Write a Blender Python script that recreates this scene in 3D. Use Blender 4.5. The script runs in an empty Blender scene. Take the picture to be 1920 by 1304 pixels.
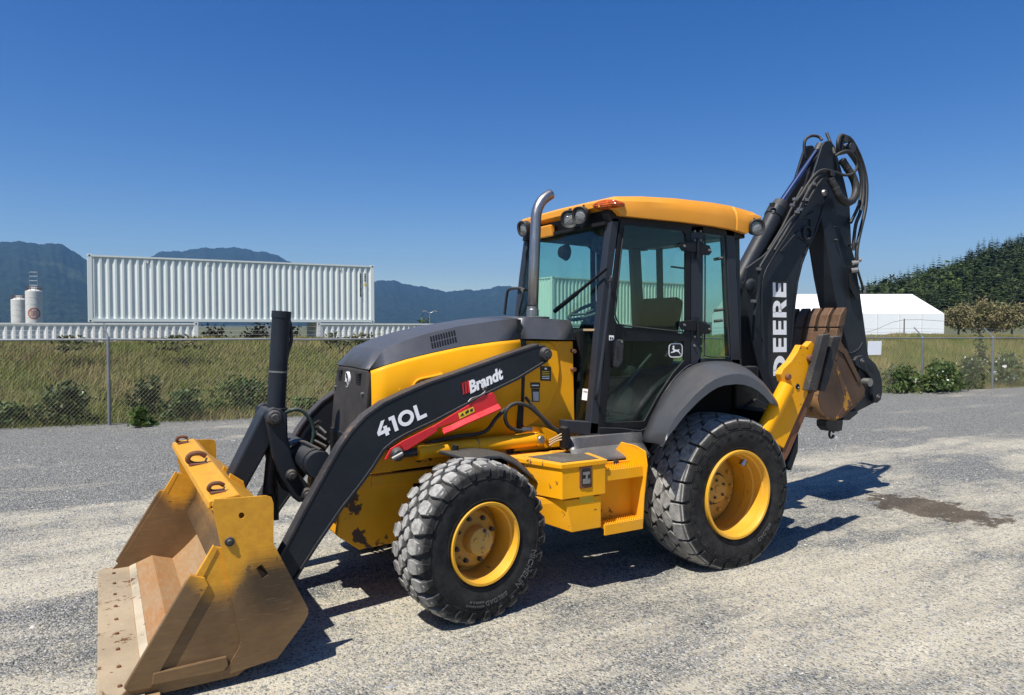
import bpy, bmesh, math, random
import numpy as np
from mathutils import Vector, Matrix, geometry

random.seed(7)
rng = np.random.default_rng(11)
scene = bpy.context.scene
COL = scene.collection
rad = math.radians

# ------------------------------------------------------------------ camera
# world: the machine stands along X (front towards -X), its left side faces -Y, rear axle over X = 0
CAM_LOC = Vector((-4.245, -4.915, 1.85))
FPX = 1335.0
YAW = rad(30.0)
PITCH = math.atan(40 / 1335)
C_R = Vector((math.cos(YAW), -math.sin(YAW), 0))
C_F = Vector((math.sin(YAW) * math.cos(PITCH), math.cos(YAW) * math.cos(PITCH), -math.sin(PITCH)))
C_U = C_R.cross(C_F)
cam_data = bpy.data.cameras.new('camera')
cam = bpy.data.objects.new('camera', cam_data)
COL.objects.link(cam)
mw = Matrix((C_R, C_U, -C_F)).transposed().to_4x4()
mw.translation = CAM_LOC
cam.matrix_world = mw
cam_data.sensor_width = 36.0
cam_data.sensor_fit = 'HORIZONTAL'
cam_data.lens = FPX / 1920 * 36
cam_data.clip_start = 0.05
cam_data.clip_end = 60000
scene.camera = cam

# ------------------------------------------------------------------ light
TO_SUN = Vector((-0.53, -0.24, 1.0)).normalized()
SUN_EL = math.asin(TO_SUN.z)
SUN_ROT = math.atan2(TO_SUN.x, TO_SUN.y)
world = bpy.data.worlds.new('World')
scene.world = world
world.use_nodes = True
wn = world.node_tree.nodes
wl = world.node_tree.links
wn.clear()
w_out = wn.new('ShaderNodeOutputWorld')
w_bg = wn.new('ShaderNodeBackground')
w_sky = wn.new('ShaderNodeTexSky')
w_sky.sky_type = 'NISHITA'
w_sky.sun_disc = False
w_sky.sun_elevation = SUN_EL
w_sky.sun_rotation = SUN_ROT
w_sky.altitude = 0
w_sky.air_density = 1.0
w_sky.dust_density = 0.35
w_sky.ozone_density = 2.2
w_hsv = wn.new('ShaderNodeHueSaturation')
w_hsv.inputs['Saturation'].default_value = 1.42
w_hsv.inputs['Hue'].default_value = 0.515
w_hsv.inputs['Value'].default_value = 1.0
wl.new(w_sky.outputs[0], w_hsv.inputs['Color'])
wl.new(w_hsv.outputs[0], w_bg.inputs[0])
w_bg.inputs[1].default_value = 0.085
wl.new(w_bg.outputs[0], w_out.inputs[0])

sun_data = bpy.data.lights.new('sun', 'SUN')
sun_data.energy = 5.0
sun_data.angle = rad(0.53)
sun_data.color = (1.0, 0.955, 0.88)
sun = bpy.data.objects.new('sun', sun_data)
sun.rotation_euler = (-TO_SUN).to_track_quat('-Z', 'Y').to_euler()
sun.location = (0, 0, 30)
COL.objects.link(sun)

scene.view_settings.view_transform = 'Standard'
scene.view_settings.look = 'None'
scene.view_settings.exposure = 0.4
scene.view_settings.gamma = 1.0

# ------------------------------------------------------------------ helpers: points
def P(px, py, y):
    """point of the plane Y = y that the photograph shows at pixel (px, py)"""
    d = C_F + C_R * ((px - 960) / FPX) + C_U * ((652 - py) / FPX)
    return CAM_LOC + d * ((y - CAM_LOC.y) / d.y)

def PZ(px, py, z=0.0):
    d = C_F + C_R * ((px - 960) / FPX) + C_U * ((652 - py) / FPX)
    return CAM_LOC + d * ((z - CAM_LOC.z) / d.z)

def PX(px, py, x):
    d = C_F + C_R * ((px - 960) / FPX) + C_U * ((652 - py) / FPX)
    return CAM_LOC + d * ((x - CAM_LOC.x) / d.x)

def PD(px, py, t):
    return CAM_LOC + (C_F + C_R * ((px - 960) / FPX) + C_U * ((652 - py) / FPX)) * t

def XZ(pts, y):
    return [((v := P(a, b, y)).x, v.z) for a, b in pts]

def smooth_path(pts, n=6):
    pts = [Vector(p) for p in pts]
    if len(pts) < 3:
        return pts
    out = []
    for i in range(len(pts) - 1):
        p0 = pts[max(i - 1, 0)]; p1 = pts[i]; p2 = pts[i + 1]; p3 = pts[min(i + 2, len(pts) - 1)]
        for k in range(n):
            t = k / n
            out.append(0.5 * ((2 * p1) + (p2 - p0) * t + (2 * p0 - 5 * p1 + 4 * p2 - p3) * t * t
                              + (3 * p1 - p0 - 3 * p2 + p3) * t ** 3))
    out.append(pts[-1])
    return out

# ------------------------------------------------------------------ helpers: objects
def tag(o, label=None, cat=None, group=None, kind=None):
    if label: o['label'] = label
    if cat: o['category'] = cat
    if group: o['group'] = group
    if kind: o['kind'] = kind
    return o

def empty(name, loc=(0, 0, 0), rz=0.0):
    o = bpy.data.objects.new(name, None)
    o.location = loc
    o.rotation_euler = (0, 0, rz)
    o.empty_display_size = 0.3
    COL.objects.link(o)
    return o

def link(name, me, mat, parent=None, smooth=False, bevel=0.0, sharp=35, loc=None):
    if mat is not None:
        for m in (mat if isinstance(mat, (list, tuple)) else [mat]):
            me.materials.append(m)
    if smooth:
        me.polygons.foreach_set('use_smooth', [True] * len(me.polygons))
        me.set_sharp_from_angle(angle=rad(sharp))
    o = bpy.data.objects.new(name, me)
    COL.objects.link(o)
    if parent is not None:
        o.parent = parent
    if loc is not None:
        o.location = loc
    if bevel > 0:
        b = o.modifiers.new('bevel', 'BEVEL')
        b.width = bevel
        b.segments = 2
        b.limit_method = 'ANGLE'
        b.angle_limit = rad(40)
    return o

def pydata(name, verts, faces, mat, parent=None, smooth=False, bevel=0.0, sharp=35, loc=None, fix=True):
    me = bpy.data.meshes.new(name)
    me.from_pydata([tuple(v) for v in verts], [], [tuple(f) for f in faces])
    if fix:
        bm = bmesh.new(); bm.from_mesh(me)
        bmesh.ops.recalc_face_normals(bm, faces=bm.faces)
        bm.to_mesh(me); bm.free()
    me.update()
    return link(name, me, mat, parent, smooth, bevel, sharp, loc)

class MB:
    """collects shapes into one mesh"""
    def __init__(s):
        s.v = []; s.f = []
    def add(s, v, f):
        b = len(s.v)
        s.v += [Vector(p) for p in v]
        s.f += [tuple(i + b for i in q) for q in f]
        return s
    def box(s, x0, x1, y0, y1, z0, z1):
        v = [(x, y, z) for x in (x0, x1) for y in (y0, y1) for z in (z0, z1)]
        return s.add(v, [(0, 1, 3, 2), (4, 6, 7, 5), (0, 4, 5, 1), (2, 3, 7, 6), (0, 2, 6, 4), (1, 5, 7, 3)])
    def obox(s, c, ax, ay, az):
        c, ax, ay, az = Vector(c), Vector(ax), Vector(ay), Vector(az)
        v = [c + ax * i + ay * j + az * k for i in (-1, 1) for j in (-1, 1) for k in (-1, 1)]
        return s.add(v, [(0, 1, 3, 2), (4, 6, 7, 5), (0, 4, 5, 1), (2, 3, 7, 6), (0, 2, 6, 4), (1, 5, 7, 3)])
    def bar(s, p0, p1, w, h, up=(0, 0, 1)):
        p0, p1 = Vector(p0), Vector(p1)
        d = (p1 - p0)
        a = d.normalized()
        sd = a.cross(Vector(up))
        if sd.length < 1e-4:
            sd = a.cross(Vector((1, 0, 0)))
        sd.normalize()
        u = sd.cross(a)
        return s.obox((p0 + p1) / 2, d / 2, sd * w / 2, u * h / 2)
    def prism(s, xz, y0, y1):
        """polygon in X,Z extruded along Y"""
        n = len(xz)
        v = [(x, y0, z) for x, z in xz] + [(x, y1, z) for x, z in xz]
        f = [tuple(range(n)), tuple(range(2 * n - 1, n - 1, -1))]
        f += [(i, (i + 1) % n, n + (i + 1) % n, n + i) for i in range(n)]
        return s.add(v, f)
    def holed(s, outer, holes, y0, y1):
        loops = [outer] + holes
        vecs = [[Vector((x, z, 0)) for x, z in lp] for lp in loops]
        tris = geometry.tessellate_polygon(vecs)
        flat = [p for lp in loops for p in lp]
        n = len(flat)
        v = [(x, y0, z) for x, z in flat] + [(x, y1, z) for x, z in flat]
        f = [tuple(t) for t in tris] + [tuple(i + n for i in reversed(t)) for t in tris]
        b = 0
        for lp in loops:
            m = len(lp)
            f += [(b + i, b + (i + 1) % m, n + b + (i + 1) % m, n + b + i) for i in range(m)]
            b += m
        return s.add(v, f)
    def tube(s, pts, r, seg=8, smooth=0, caps=True):
        if smooth:
            pts = smooth_path(pts, smooth)
        pts = [Vector(p) for p in pts]
        n = len(pts)
        rs = r if isinstance(r, (list, tuple)) else [r] * n
        if len(rs) != n:
            rs = [rs[0] + (rs[-1] - rs[0]) * i / (n - 1) for i in range(n)]
        tang = [(pts[min(i + 1, n - 1)] - pts[max(i - 1, 0)]).normalized() for i in range(n)]
        ref = Vector((0, 0, 1)) if abs(tang[0].z) < 0.9 else Vector((1, 0, 0))
        nrm = tang[0].cross(ref).normalized()
        v = []; f = []
        for i in range(n):
            nrm = (nrm - tang[i] * nrm.dot(tang[i])).normalized()
            b = tang[i].cross(nrm)
            for k in range(seg):
                a = 2 * math.pi * k / seg
                v.append(pts[i] + (nrm * math.cos(a) + b * math.sin(a)) * rs[i])
        for i in range(n - 1):
            for k in range(seg):
                k2 = (k + 1) % seg
                f.append((i * seg + k, i * seg + k2, (i + 1) * seg + k2, (i + 1) * seg + k))
        if caps:
            f.append(tuple(range(seg - 1, -1, -1)))
            f.append(tuple((n - 1) * seg + k for k in range(seg)))
        return s.add(v, f)
    def cyl(s, p0, p1, r, seg=20):
        return s.tube([p0, p1], r, seg)
    def lathe(s, prof, c=(0, 0, 0), seg=48, axis='Y', close=False):
        """prof: list of (offset along axis, radius)"""
        c = Vector(c); v = []; f = []
        m = len(prof)
        for k in range(seg):
            a = 2 * math.pi * k / seg
            for t, r in prof:
                if axis == 'Y':
                    v.append(c + Vector((r * math.cos(a), t, r * math.sin(a))))
                elif axis == 'X':
                    v.append(c + Vector((t, r * math.cos(a), r * math.sin(a))))
                else:
                    v.append(c + Vector((r * math.cos(a), r * math.sin(a), t)))
        for k in range(seg):
            k2 = (k + 1) % seg
            for i in range(m - 1 + (1 if close else 0)):
                j = (i + 1) % m
                f.append((k * m + i, k * m + j, k2 * m + j, k2 * m + i))
        return s.add(v, f)
    def grid(s, rows, close_u=False):
        """rows: list of equally long point lists"""
        m = len(rows[0]); v = [p for r in rows for p in r]
        f = [(i * m + j, i * m + (j + 1) % m, (i + 1) * m + (j + 1) % m, (i + 1) * m + j)
             for i in range(len(rows) - 1) for j in range(m if close_u else m - 1)]
        return s.add(v, f)
    def build(s, name, mat, parent=None, smooth=False, bevel=0.0, sharp=35, loc=None):
        return pydata(name, s.v, s.f, mat, parent, smooth, bevel, sharp, loc)

def plate(name, pxs, y0, y1, mat, parent, bevel=0.004, holes=(), yref=None):
    yr = y0 if yref is None else yref
    m = MB()
    if holes:
        m.holed(XZ(pxs, yr), [XZ(h, yr) for h in holes], y0, y1)
    else:
        m.prism(XZ(pxs, yr), y0, y1)
    return m.build(name, mat, parent, bevel=bevel)

def hose(name, pts, r, mat, parent, seg=8, n=6):
    return MB().tube(pts, r, seg, n).build(name, mat, parent, smooth=True, sharp=60)

def np_mesh(name, verts, faces, mat, colors=None, parent=None, smooth=False, loc=None):
    """fast mesh from numpy arrays; faces all of one size"""
    me = bpy.data.meshes.new(name)
    n = len(verts); m, k = faces.shape
    me.vertices.add(n)
    me.vertices.foreach_set('co', np.asarray(verts, dtype=np.float32).ravel())
    me.loops.add(m * k)
    me.loops.foreach_set('vertex_index', faces.astype(np.int32).ravel())
    me.polygons.add(m)
    me.polygons.foreach_set('loop_start', np.arange(0, m * k, k, dtype=np.int32))
    me.polygons.foreach_set('loop_total', np.full(m, k, dtype=np.int32))
    if smooth:
        me.polygons.foreach_set('use_smooth', [True] * m)
    me.update(calc_edges=True)
    me.validate()
    if colors is not None:
        at = me.color_attributes.new('Col', 'FLOAT_COLOR', 'POINT')
        c4 = np.ones((n, 4), dtype=np.float32); c4[:, :3] = colors
        at.data.foreach_set('color', c4.ravel())
    return link(name, me, mat, parent, loc=loc)

# ------------------------------------------------------------------ helpers: lettering
def glyphs(text, bold=0.0, shear=0.0):
    cu = bpy.data.curves.new('lettering', 'FONT')
    cu.body = text; cu.size = 1.0; cu.offset = bold; cu.shear = shear
    cu.resolution_u = 4
    ob = bpy.data.objects.new('lettering', cu)
    COL.objects.link(ob)
    dg = bpy.context.evaluated_depsgraph_get()
    me = ob.evaluated_get(dg).to_mesh()
    v = [x.co.copy() for x in me.vertices]
    f = [tuple(p.vertices) for p in me.polygons]
    bpy.data.objects.remove(ob); bpy.data.curves.remove(cu)
    return v, f

def lettering(name, v, f, org, du, dv, mat, parent, thick=0.0015, nrm=(0, -1, 0)):
    """fits flat glyphs to the parallelogram org, du, dv and gives them a little thickness"""
    xs = [p[0] for p in v]; ys = [p[1] for p in v]
    x0, x1, y0, y1 = min(xs), max(xs), min(ys), max(ys)
    org, du, dv, nr = Vector(org), Vector(du), Vector(dv), Vector(nrm)
    q = [org + du * ((p[0] - x0) / (x1 - x0)) + dv * ((p[1] - y0) / (y1 - y0)) for p in v]
    n = len(q)
    vv = q + [p + nr * thick for p in q]
    ff = [tuple(i + n for i in t) for t in f]
    cnt = {}
    for t in f:
        for i in range(len(t)):
            e = (t[i], t[(i + 1) % len(t)])
            cnt[e] = cnt.get(e, 0) + 1
    for a, b in cnt:
        if (b, a) not in cnt:
            ff.append((a, b, b + n, a + n))
    return pydata(name, vv, ff, mat, parent, fix=False)

def poly_letters(strokes):
    """strokes: list of polygons; returns verts, faces"""
    v = []; f = []
    for s in strokes:
        b = len(v)
        v += [Vector((x, y, 0)) for x, y in s]
        for t in geometry.tessellate_polygon([[Vector((x, y, 0)) for x, y in s]]):
            f.append(tuple(b + i for i in t))
    return v, f

# ------------------------------------------------------------------ helpers: materials
def nodes_of(name):
    m = bpy.data.materials.new(name)
    m.use_nodes = True
    nt = m.node_tree
    bs = nt.nodes['Principled BSDF']
    return m, nt, nt.nodes, nt.links, bs

def noise(N, L, vec, scale, detail=4, rough=0.55, dist=0.0):
    n = N.new('ShaderNodeTexNoise')
    n.inputs['Scale'].default_value = scale
    n.inputs['Detail'].default_value = detail
    n.inputs['Roughness'].default_value = rough
    n.inputs['Distortion'].default_value = dist
    if vec is not None:
        L.new(vec, n.inputs['Vector'])
    return n.outputs['Fac']

def mrange(N, L, val, a, b, c=0.0, d=1.0, smooth=False):
    n = N.new('ShaderNodeMapRange')
    n.inputs['From Min'].default_value = a; n.inputs['From Max'].default_value = b
    n.inputs['To Min'].default_value = c; n.inputs['To Max'].default_value = d
    if smooth: n.interpolation_type = 'SMOOTHSTEP'
    L.new(val, n.inputs['Value'])
    return n.outputs[0]

def mixc(N, L, fac, a, b, blend='MIX'):
    n = N.new('ShaderNodeMix'); n.data_type = 'RGBA'; n.blend_type = blend
    for i, x in ((6, a), (7, b)):
        if isinstance(x, (tuple, list)):
            n.inputs[i].default_value = (*x[:3], 1)
        else:
            L.new(x, n.inputs[i])
    if isinstance(fac, (int, float)):
        n.inputs[0].default_value = fac
    else:
        L.new(fac, n.inputs[0])
    return n.outputs[2]

def mth(N, L, op, a, b=None, clamp=False):
    n = N.new('ShaderNodeMath'); n.operation = op; n.use_clamp = clamp
    for i, x in enumerate((a, b)):
        if x is None: continue
        if isinstance(x, (int, float)):
            n.inputs[i].default_value = x
        else:
            L.new(x, n.inputs[i])
    return n.outputs[0]

def bump(N, L, bs, h, strength=0.3, dist=0.01):
    b = N.new('ShaderNodeBump')
    b.inputs['Strength'].default_value = strength
    b.inputs['Distance'].default_value = dist
    L.new(h, b.inputs['Height'])
    L.new(b.outputs[0], bs.inputs['Normal'])

DUST = (0.36, 0.32, 0.25)

def paint(name, col, rough=0.4, metal=0.0, var=0.12, dust=0.25, dustcol=DUST, chip=0.0,
          chipcol=(0.10, 0.05, 0.03), bmp=0.0, bscale=60, coat=0.0, topdust=0.3, scratch=0.0, spec=0.5, cs=16):
    m, nt, N, L, bs = nodes_of(name)
    tc = N.new('ShaderNodeTexCoord').outputs['Object']
    c = mixc(N, L, mrange(N, L, noise(N, L, tc, 2.2, 5), 0.3, 0.7), tuple(x * (1 - var) for x in col),
             tuple(min(1, x * (1 + var)) for x in col))
    big = mrange(N, L, noise(N, L, tc, 3.5, 6, 0.65), 0.42, 0.75)
    fine = mrange(N, L, noise(N, L, tc, 60, 4, 0.6), 0.35, 0.7)
    geo = N.new('ShaderNodeNewGeometry')
    sx = N.new('ShaderNodeSeparateXYZ'); L.new(geo.outputs['Normal'], sx.inputs[0])
    up = mrange(N, L, sx.outputs[2], 0.35, 0.95, 0, topdust)
    df = mth(N, L, 'ADD', mth(N, L, 'MULTIPLY', mth(N, L, 'MULTIPLY', big, fine), dust), mth(N, L, 'MULTIPLY', up, mrange(N, L, fine, 0, 1, 0.5, 1)), True)
    c = mixc(N, L, df, c, dustcol)
    if scratch:
        mp = N.new('ShaderNodeMapping'); mp.inputs['Scale'].default_value = (6, 6, 90)
        mp.inputs['Rotation'].default_value = (0.4, 0.5, 0.3)
        L.new(tc, mp.inputs[0])
        sc = mrange(N, L, noise(N, L, mp.outputs[0], 3, 3), 0.68, 0.74, 0, scratch)
        c = mixc(N, L, sc, c, tuple(min(1, x * 1.6 + 0.06) for x in col))
    if chip:
        cn = noise(N, L, tc, cs, 8, 0.66 if cs < 12 else 0.72)
        c2 = noise(N, L, tc, 2.6, 2)
        cf = mrange(N, L, mth(N, L, 'ADD', cn, mth(N, L, 'MULTIPLY', c2, 0.45)), 0.93 - chip, 0.95 - chip)
        c = mixc(N, L, cf, c, chipcol)
    L.new(c, bs.inputs['Base Color'])
    r = mth(N, L, 'ADD', mrange(N, L, df, 0, 0.6, rough, min(1, rough + 0.4)), mrange(N, L, noise(N, L, tc, 9, 4), 0.3, 0.7, -0.06, 0.08), True)
    L.new(r, bs.inputs['Roughness'])
    bs.inputs['Metallic'].default_value = metal
    bs.inputs['Specular IOR Level'].default_value = spec
    if coat:
        bs.inputs['Coat Weight'].default_value = coat
        bs.inputs['Coat Roughness'].default_value = 0.12
    if bmp:
        bump(N, L, bs, noise(N, L, tc, bscale, 5, 0.6), bmp, 0.004)
    return m
# ================================================================== materials
YEL = (0.86, 0.385, 0.003)
yellow = paint('yellow_paint', YEL, rough=0.44, var=0.11, dust=0.16, topdust=0.14, spec=0.25, dustcol=(0.46, 0.34, 0.17))
yellow_worn = paint('chipped_yellow_paint', (0.74, 0.33, 0.008), rough=0.5, var=0.14, dust=0.3, spec=0.25, topdust=0.25, chip=0.135, cs=5.5, chipcol=(0.075, 0.045, 0.03), scratch=0.35)
yellow_roof = paint('roof_plastic', (0.80, 0.32, 0.022), rough=0.55, var=0.05, dust=0.15, topdust=0.1, bmp=0.15, bscale=220)
charcoal = paint('charcoal_paint', (0.0135, 0.0175, 0.0245), rough=0.46, var=0.18, dust=0.05, topdust=0.20, scratch=0.10, spec=0.28)
black_paint = paint('black_paint', (0.008, 0.009, 0.011), rough=0.45, var=0.2, dust=0.04, topdust=0.15, spec=0.3)
grey_paint = paint('grey_hood_paint', (0.084, 0.088, 0.098), rough=0.38, metal=0.25, var=0.10, dust=0.10, topdust=0.10, scratch=0.12)
dark_steel = paint('dark_cast_steel', (0.022, 0.023, 0.026), rough=0.5, var=0.25, dust=0.15, topdust=0.25, bmp=0.2, bscale=40, scratch=0.2)
red_paint = paint('red_paint', (0.62, 0.012, 0.022), rough=0.38, var=0.06, dust=0.10, topdust=0.1, coat=0.1)
yellow_dirty = paint('dusty_yellow_paint', (0.82, 0.36, 0.004), rough=0.5, var=0.12, dust=0.42, topdust=0.22, spec=0.22, dustcol=(0.42, 0.32, 0.19), chip=0.045, scratch=0.22)
charcoal_worn = paint('worn_charcoal_edge', (0.020, 0.023, 0.029), rough=0.55, var=0.3, dust=0.45, topdust=0.25, dustcol=(0.20, 0.15, 0.11), chip=0.05, cs=7, chipcol=(0.15, 0.095, 0.06))
rubber = paint('hose_rubber', (0.014, 0.015, 0.016), rough=0.6, var=0.3, dust=0.25, topdust=0.2)
pad_rubber = paint('pad_rubber', (0.018, 0.018, 0.019), rough=0.75, var=0.4, dust=0.3, topdust=0.25, bmp=0.6, bscale=50)
plastic = paint('black_plastic', (0.018, 0.019, 0.021), rough=0.55, var=0.15, dust=0.15, topdust=0.2)
bolt_metal = paint('bolt_metal', (0.28, 0.27, 0.26), rough=0.4, metal=0.8, var=0.3, dust=0.3, topdust=0.2)
zinc = paint('galvanised_steel', (0.27, 0.28, 0.285), rough=0.45, metal=0.6, var=0.15, dust=0.1, topdust=0.1)
rust = paint('rusty_steel', (0.16, 0.062, 0.030), rough=0.75, metal=0.2, var=0.45, dust=0.35, topdust=0.1, bmp=0.5, bscale=70)
tooth_mat = paint('worn_tooth_steel', (0.125, 0.066, 0.034), rough=0.6, metal=0.35, var=0.4, dust=0.6, topdust=0.15, dustcol=(0.30, 0.21, 0.13), bmp=0.5, bscale=45)
white_decal = paint('white_decal', (0.92, 0.92, 0.92), rough=0.4, var=0.02, dust=0.08, topdust=0)
black_decal = paint('black_decal', (0.010, 0.010, 0.011), rough=0.35, var=0.1, dust=0.05, topdust=0)
red_decal = paint('red_decal', (0.62, 0.015, 0.02), rough=0.4, var=0.03, dust=0.05, topdust=0)
yellow_decal = paint('yellow_decal', (0.75, 0.55, 0.03), rough=0.45, var=0.05, dust=0.1, topdust=0)
grip_mat = paint('grip_strip', (0.030, 0.030, 0.030), rough=0.95, var=0.5, dust=0.7, topdust=0.25, bmp=1.0, bscale=160)
trim_mat = paint('tan_seal', (0.45, 0.33, 0.18), rough=0.6, var=0.1)

def simple(name, col, rough=0.5, metal=0.0, **kw):
    m, nt, N, L, bs = nodes_of(name)
    bs.inputs['Base Color'].default_value = (*col, 1)
    bs.inputs['Roughness'].default_value = rough
    bs.inputs['Metallic'].default_value = metal
    for k, v in kw.items():
        bs.inputs[k.replace('_', ' ')].default_value = v
    return m

chrome_rod = simple('chrome_rod', (0.30, 0.33, 0.42), 0.22, 1.0)
def m_amber():
    m, nt, N, L, bs = nodes_of('amber_lens')
    tc = N.new('ShaderNodeTexCoord').outputs['Object']
    s_ = N.new('ShaderNodeSeparateXYZ'); L.new(tc, s_.inputs[0])
    w = mth(N, L, 'SINE', mth(N, L, 'MULTIPLY', s_.outputs[2], 420))
    c = mixc(N, L, mrange(N, L, noise(N, L, tc, 30, 3), 0.35, 0.65), (0.30, 0.045, 0.003), (0.66, 0.12, 0.006))
    L.new(c, bs.inputs['Base Color']); bs.inputs['Roughness'].default_value = 0.14
    bs.inputs['Coat Weight'].default_value = 0.5
    bump(N, L, bs, w, 0.5, 0.004)
    return m
amber = m_amber()

def m_stack():
    m, nt, N, L, bs = nodes_of('stainless_stack')
    tc = N.new('ShaderNodeTexCoord').outputs['Object']
    mp = N.new('ShaderNodeMapping'); mp.inputs['Scale'].default_value = (40, 40, 2); L.new(tc, mp.inputs[0])
    n = noise(N, L, mp.outputs[0], 4, 5)
    c = mixc(N, L, mrange(N, L, n, 0.3, 0.7), (0.24, 0.24, 0.245), (0.42, 0.41, 0.40))
    c = mixc(N, L, mrange(N, L, noise(N, L, tc, 5, 4), 0.5, 0.75, 0, 0.5), c, (0.30, 0.24, 0.19))
    L.new(c, bs.inputs['Base Color'])
    bs.inputs['Metallic'].default_value = 0.95
    L.new(mrange(N, L, n, 0.2, 0.8, 0.28, 0.5), bs.inputs['Roughness'])
    return m
stack_mat = m_stack()

def m_lens():
    m, nt, N, L, bs = nodes_of('lamp_lens')
    tc = N.new('ShaderNodeTexCoord').outputs['Object']
    v = N.new('ShaderNodeTexVoronoi'); v.inputs['Scale'].default_value = 90; L.new(tc, v.inputs['Vector'])
    bs.inputs['Base Color'].default_value = (0.30, 0.31, 0.31, 1)
    bs.inputs['Roughness'].default_value = 0.2
    bs.inputs['Metallic'].default_value = 0.3
    bump(N, L, bs, v.outputs['Distance'], 0.6, 0.01)
    return m
lens_mat = m_lens()

def m_glass(name, tint, gloss=1.0):
    m = bpy.data.materials.new(name); m.use_nodes = True
    nt = m.node_tree; N, L = nt.nodes, nt.links
    N.clear()
    out = N.new('ShaderNodeOutputMaterial')
    tr = N.new('ShaderNodeBsdfTransparent'); tr.inputs[0].default_value = (*tint, 1)
    gl = N.new('ShaderNodeBsdfGlossy'); gl.inputs['Roughness'].default_value = 0.015
    gl.inputs[0].default_value = (0.9, 0.95, 0.95, 1)
    df = N.new('ShaderNodeBsdfDiffuse'); df.inputs[0].default_value = (*DUST, 1)
    tc = N.new('ShaderNodeTexCoord').outputs['Object']
    fr = N.new('ShaderNodeFresnel')
    gg = N.new('ShaderNodeNewGeometry')
    L.new(mrange(N, L, gg.outputs['Backfacing'], 0, 1, 1.5, 1 / 1.5), fr.inputs[0])
    mx = N.new('ShaderNodeMixShader'); mx2 = N.new('ShaderNodeMixShader')
    L.new(mth(N, L, 'MULTIPLY', fr.outputs[0], 0.62 * gloss), mx.inputs[0])
    L.new(tr.outputs[0], mx.inputs[1]); L.new(gl.outputs[0], mx.inputs[2])
    L.new(mrange(N, L, noise(N, L, tc, 5, 6, 0.7), 0.45, 0.8, 0.001, 0.022), mx2.inputs[0])
    L.new(mx.outputs[0], mx2.inputs[1]); L.new(df.outputs[0], mx2.inputs[2])
    L.new(mx2.outputs[0], out.inputs[0])
    return m
glass = m_glass('tinted_glass', (0.80, 0.925, 0.88))

def m_tyre(name, r0, r1):
    m, nt, N, L, bs = nodes_of(name)
    tc = N.new('ShaderNodeTexCoord').outputs['Object']
    s = N.new('ShaderNodeSeparateXYZ'); L.new(tc, s.inputs[0])
    rr = mth(N, L, 'SQRT', mth(N, L, 'ADD', mth(N, L, 'MULTIPLY', s.outputs[0], s.outputs[0]), mth(N, L, 'MULTIPLY', s.outputs[2], s.outputs[2])))
    top = mrange(N, L, rr, r0, r1)
    n1 = noise(N, L, tc, 14, 6, 0.65)
    n2 = noise(N, L, tc, 90, 4, 0.6)
    f = mth(N, L, 'MULTIPLY', top, mrange(N, L, mth(N, L, 'ADD', n1, mth(N, L, 'MULTIPLY', n2, 0.4)), 0.45, 0.85, 0.65, 1.0))
    side = mixc(N, L, mrange(N, L, n1, 0.35, 0.75), (0.011, 0.011, 0.012), (0.040, 0.039, 0.037))
    c = mixc(N, L, f, side, mixc(N, L, n2, (0.25, 0.245, 0.23), (0.48, 0.47, 0.44)))
    L.new(c, bs.inputs['Base Color'])
    bs.inputs['Roughness'].default_value = 0.82
    bs.inputs['Specular IOR Level'].default_value = 0.25
    bump(N, L, bs, n2, 0.25, 0.004)
    return m

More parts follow.
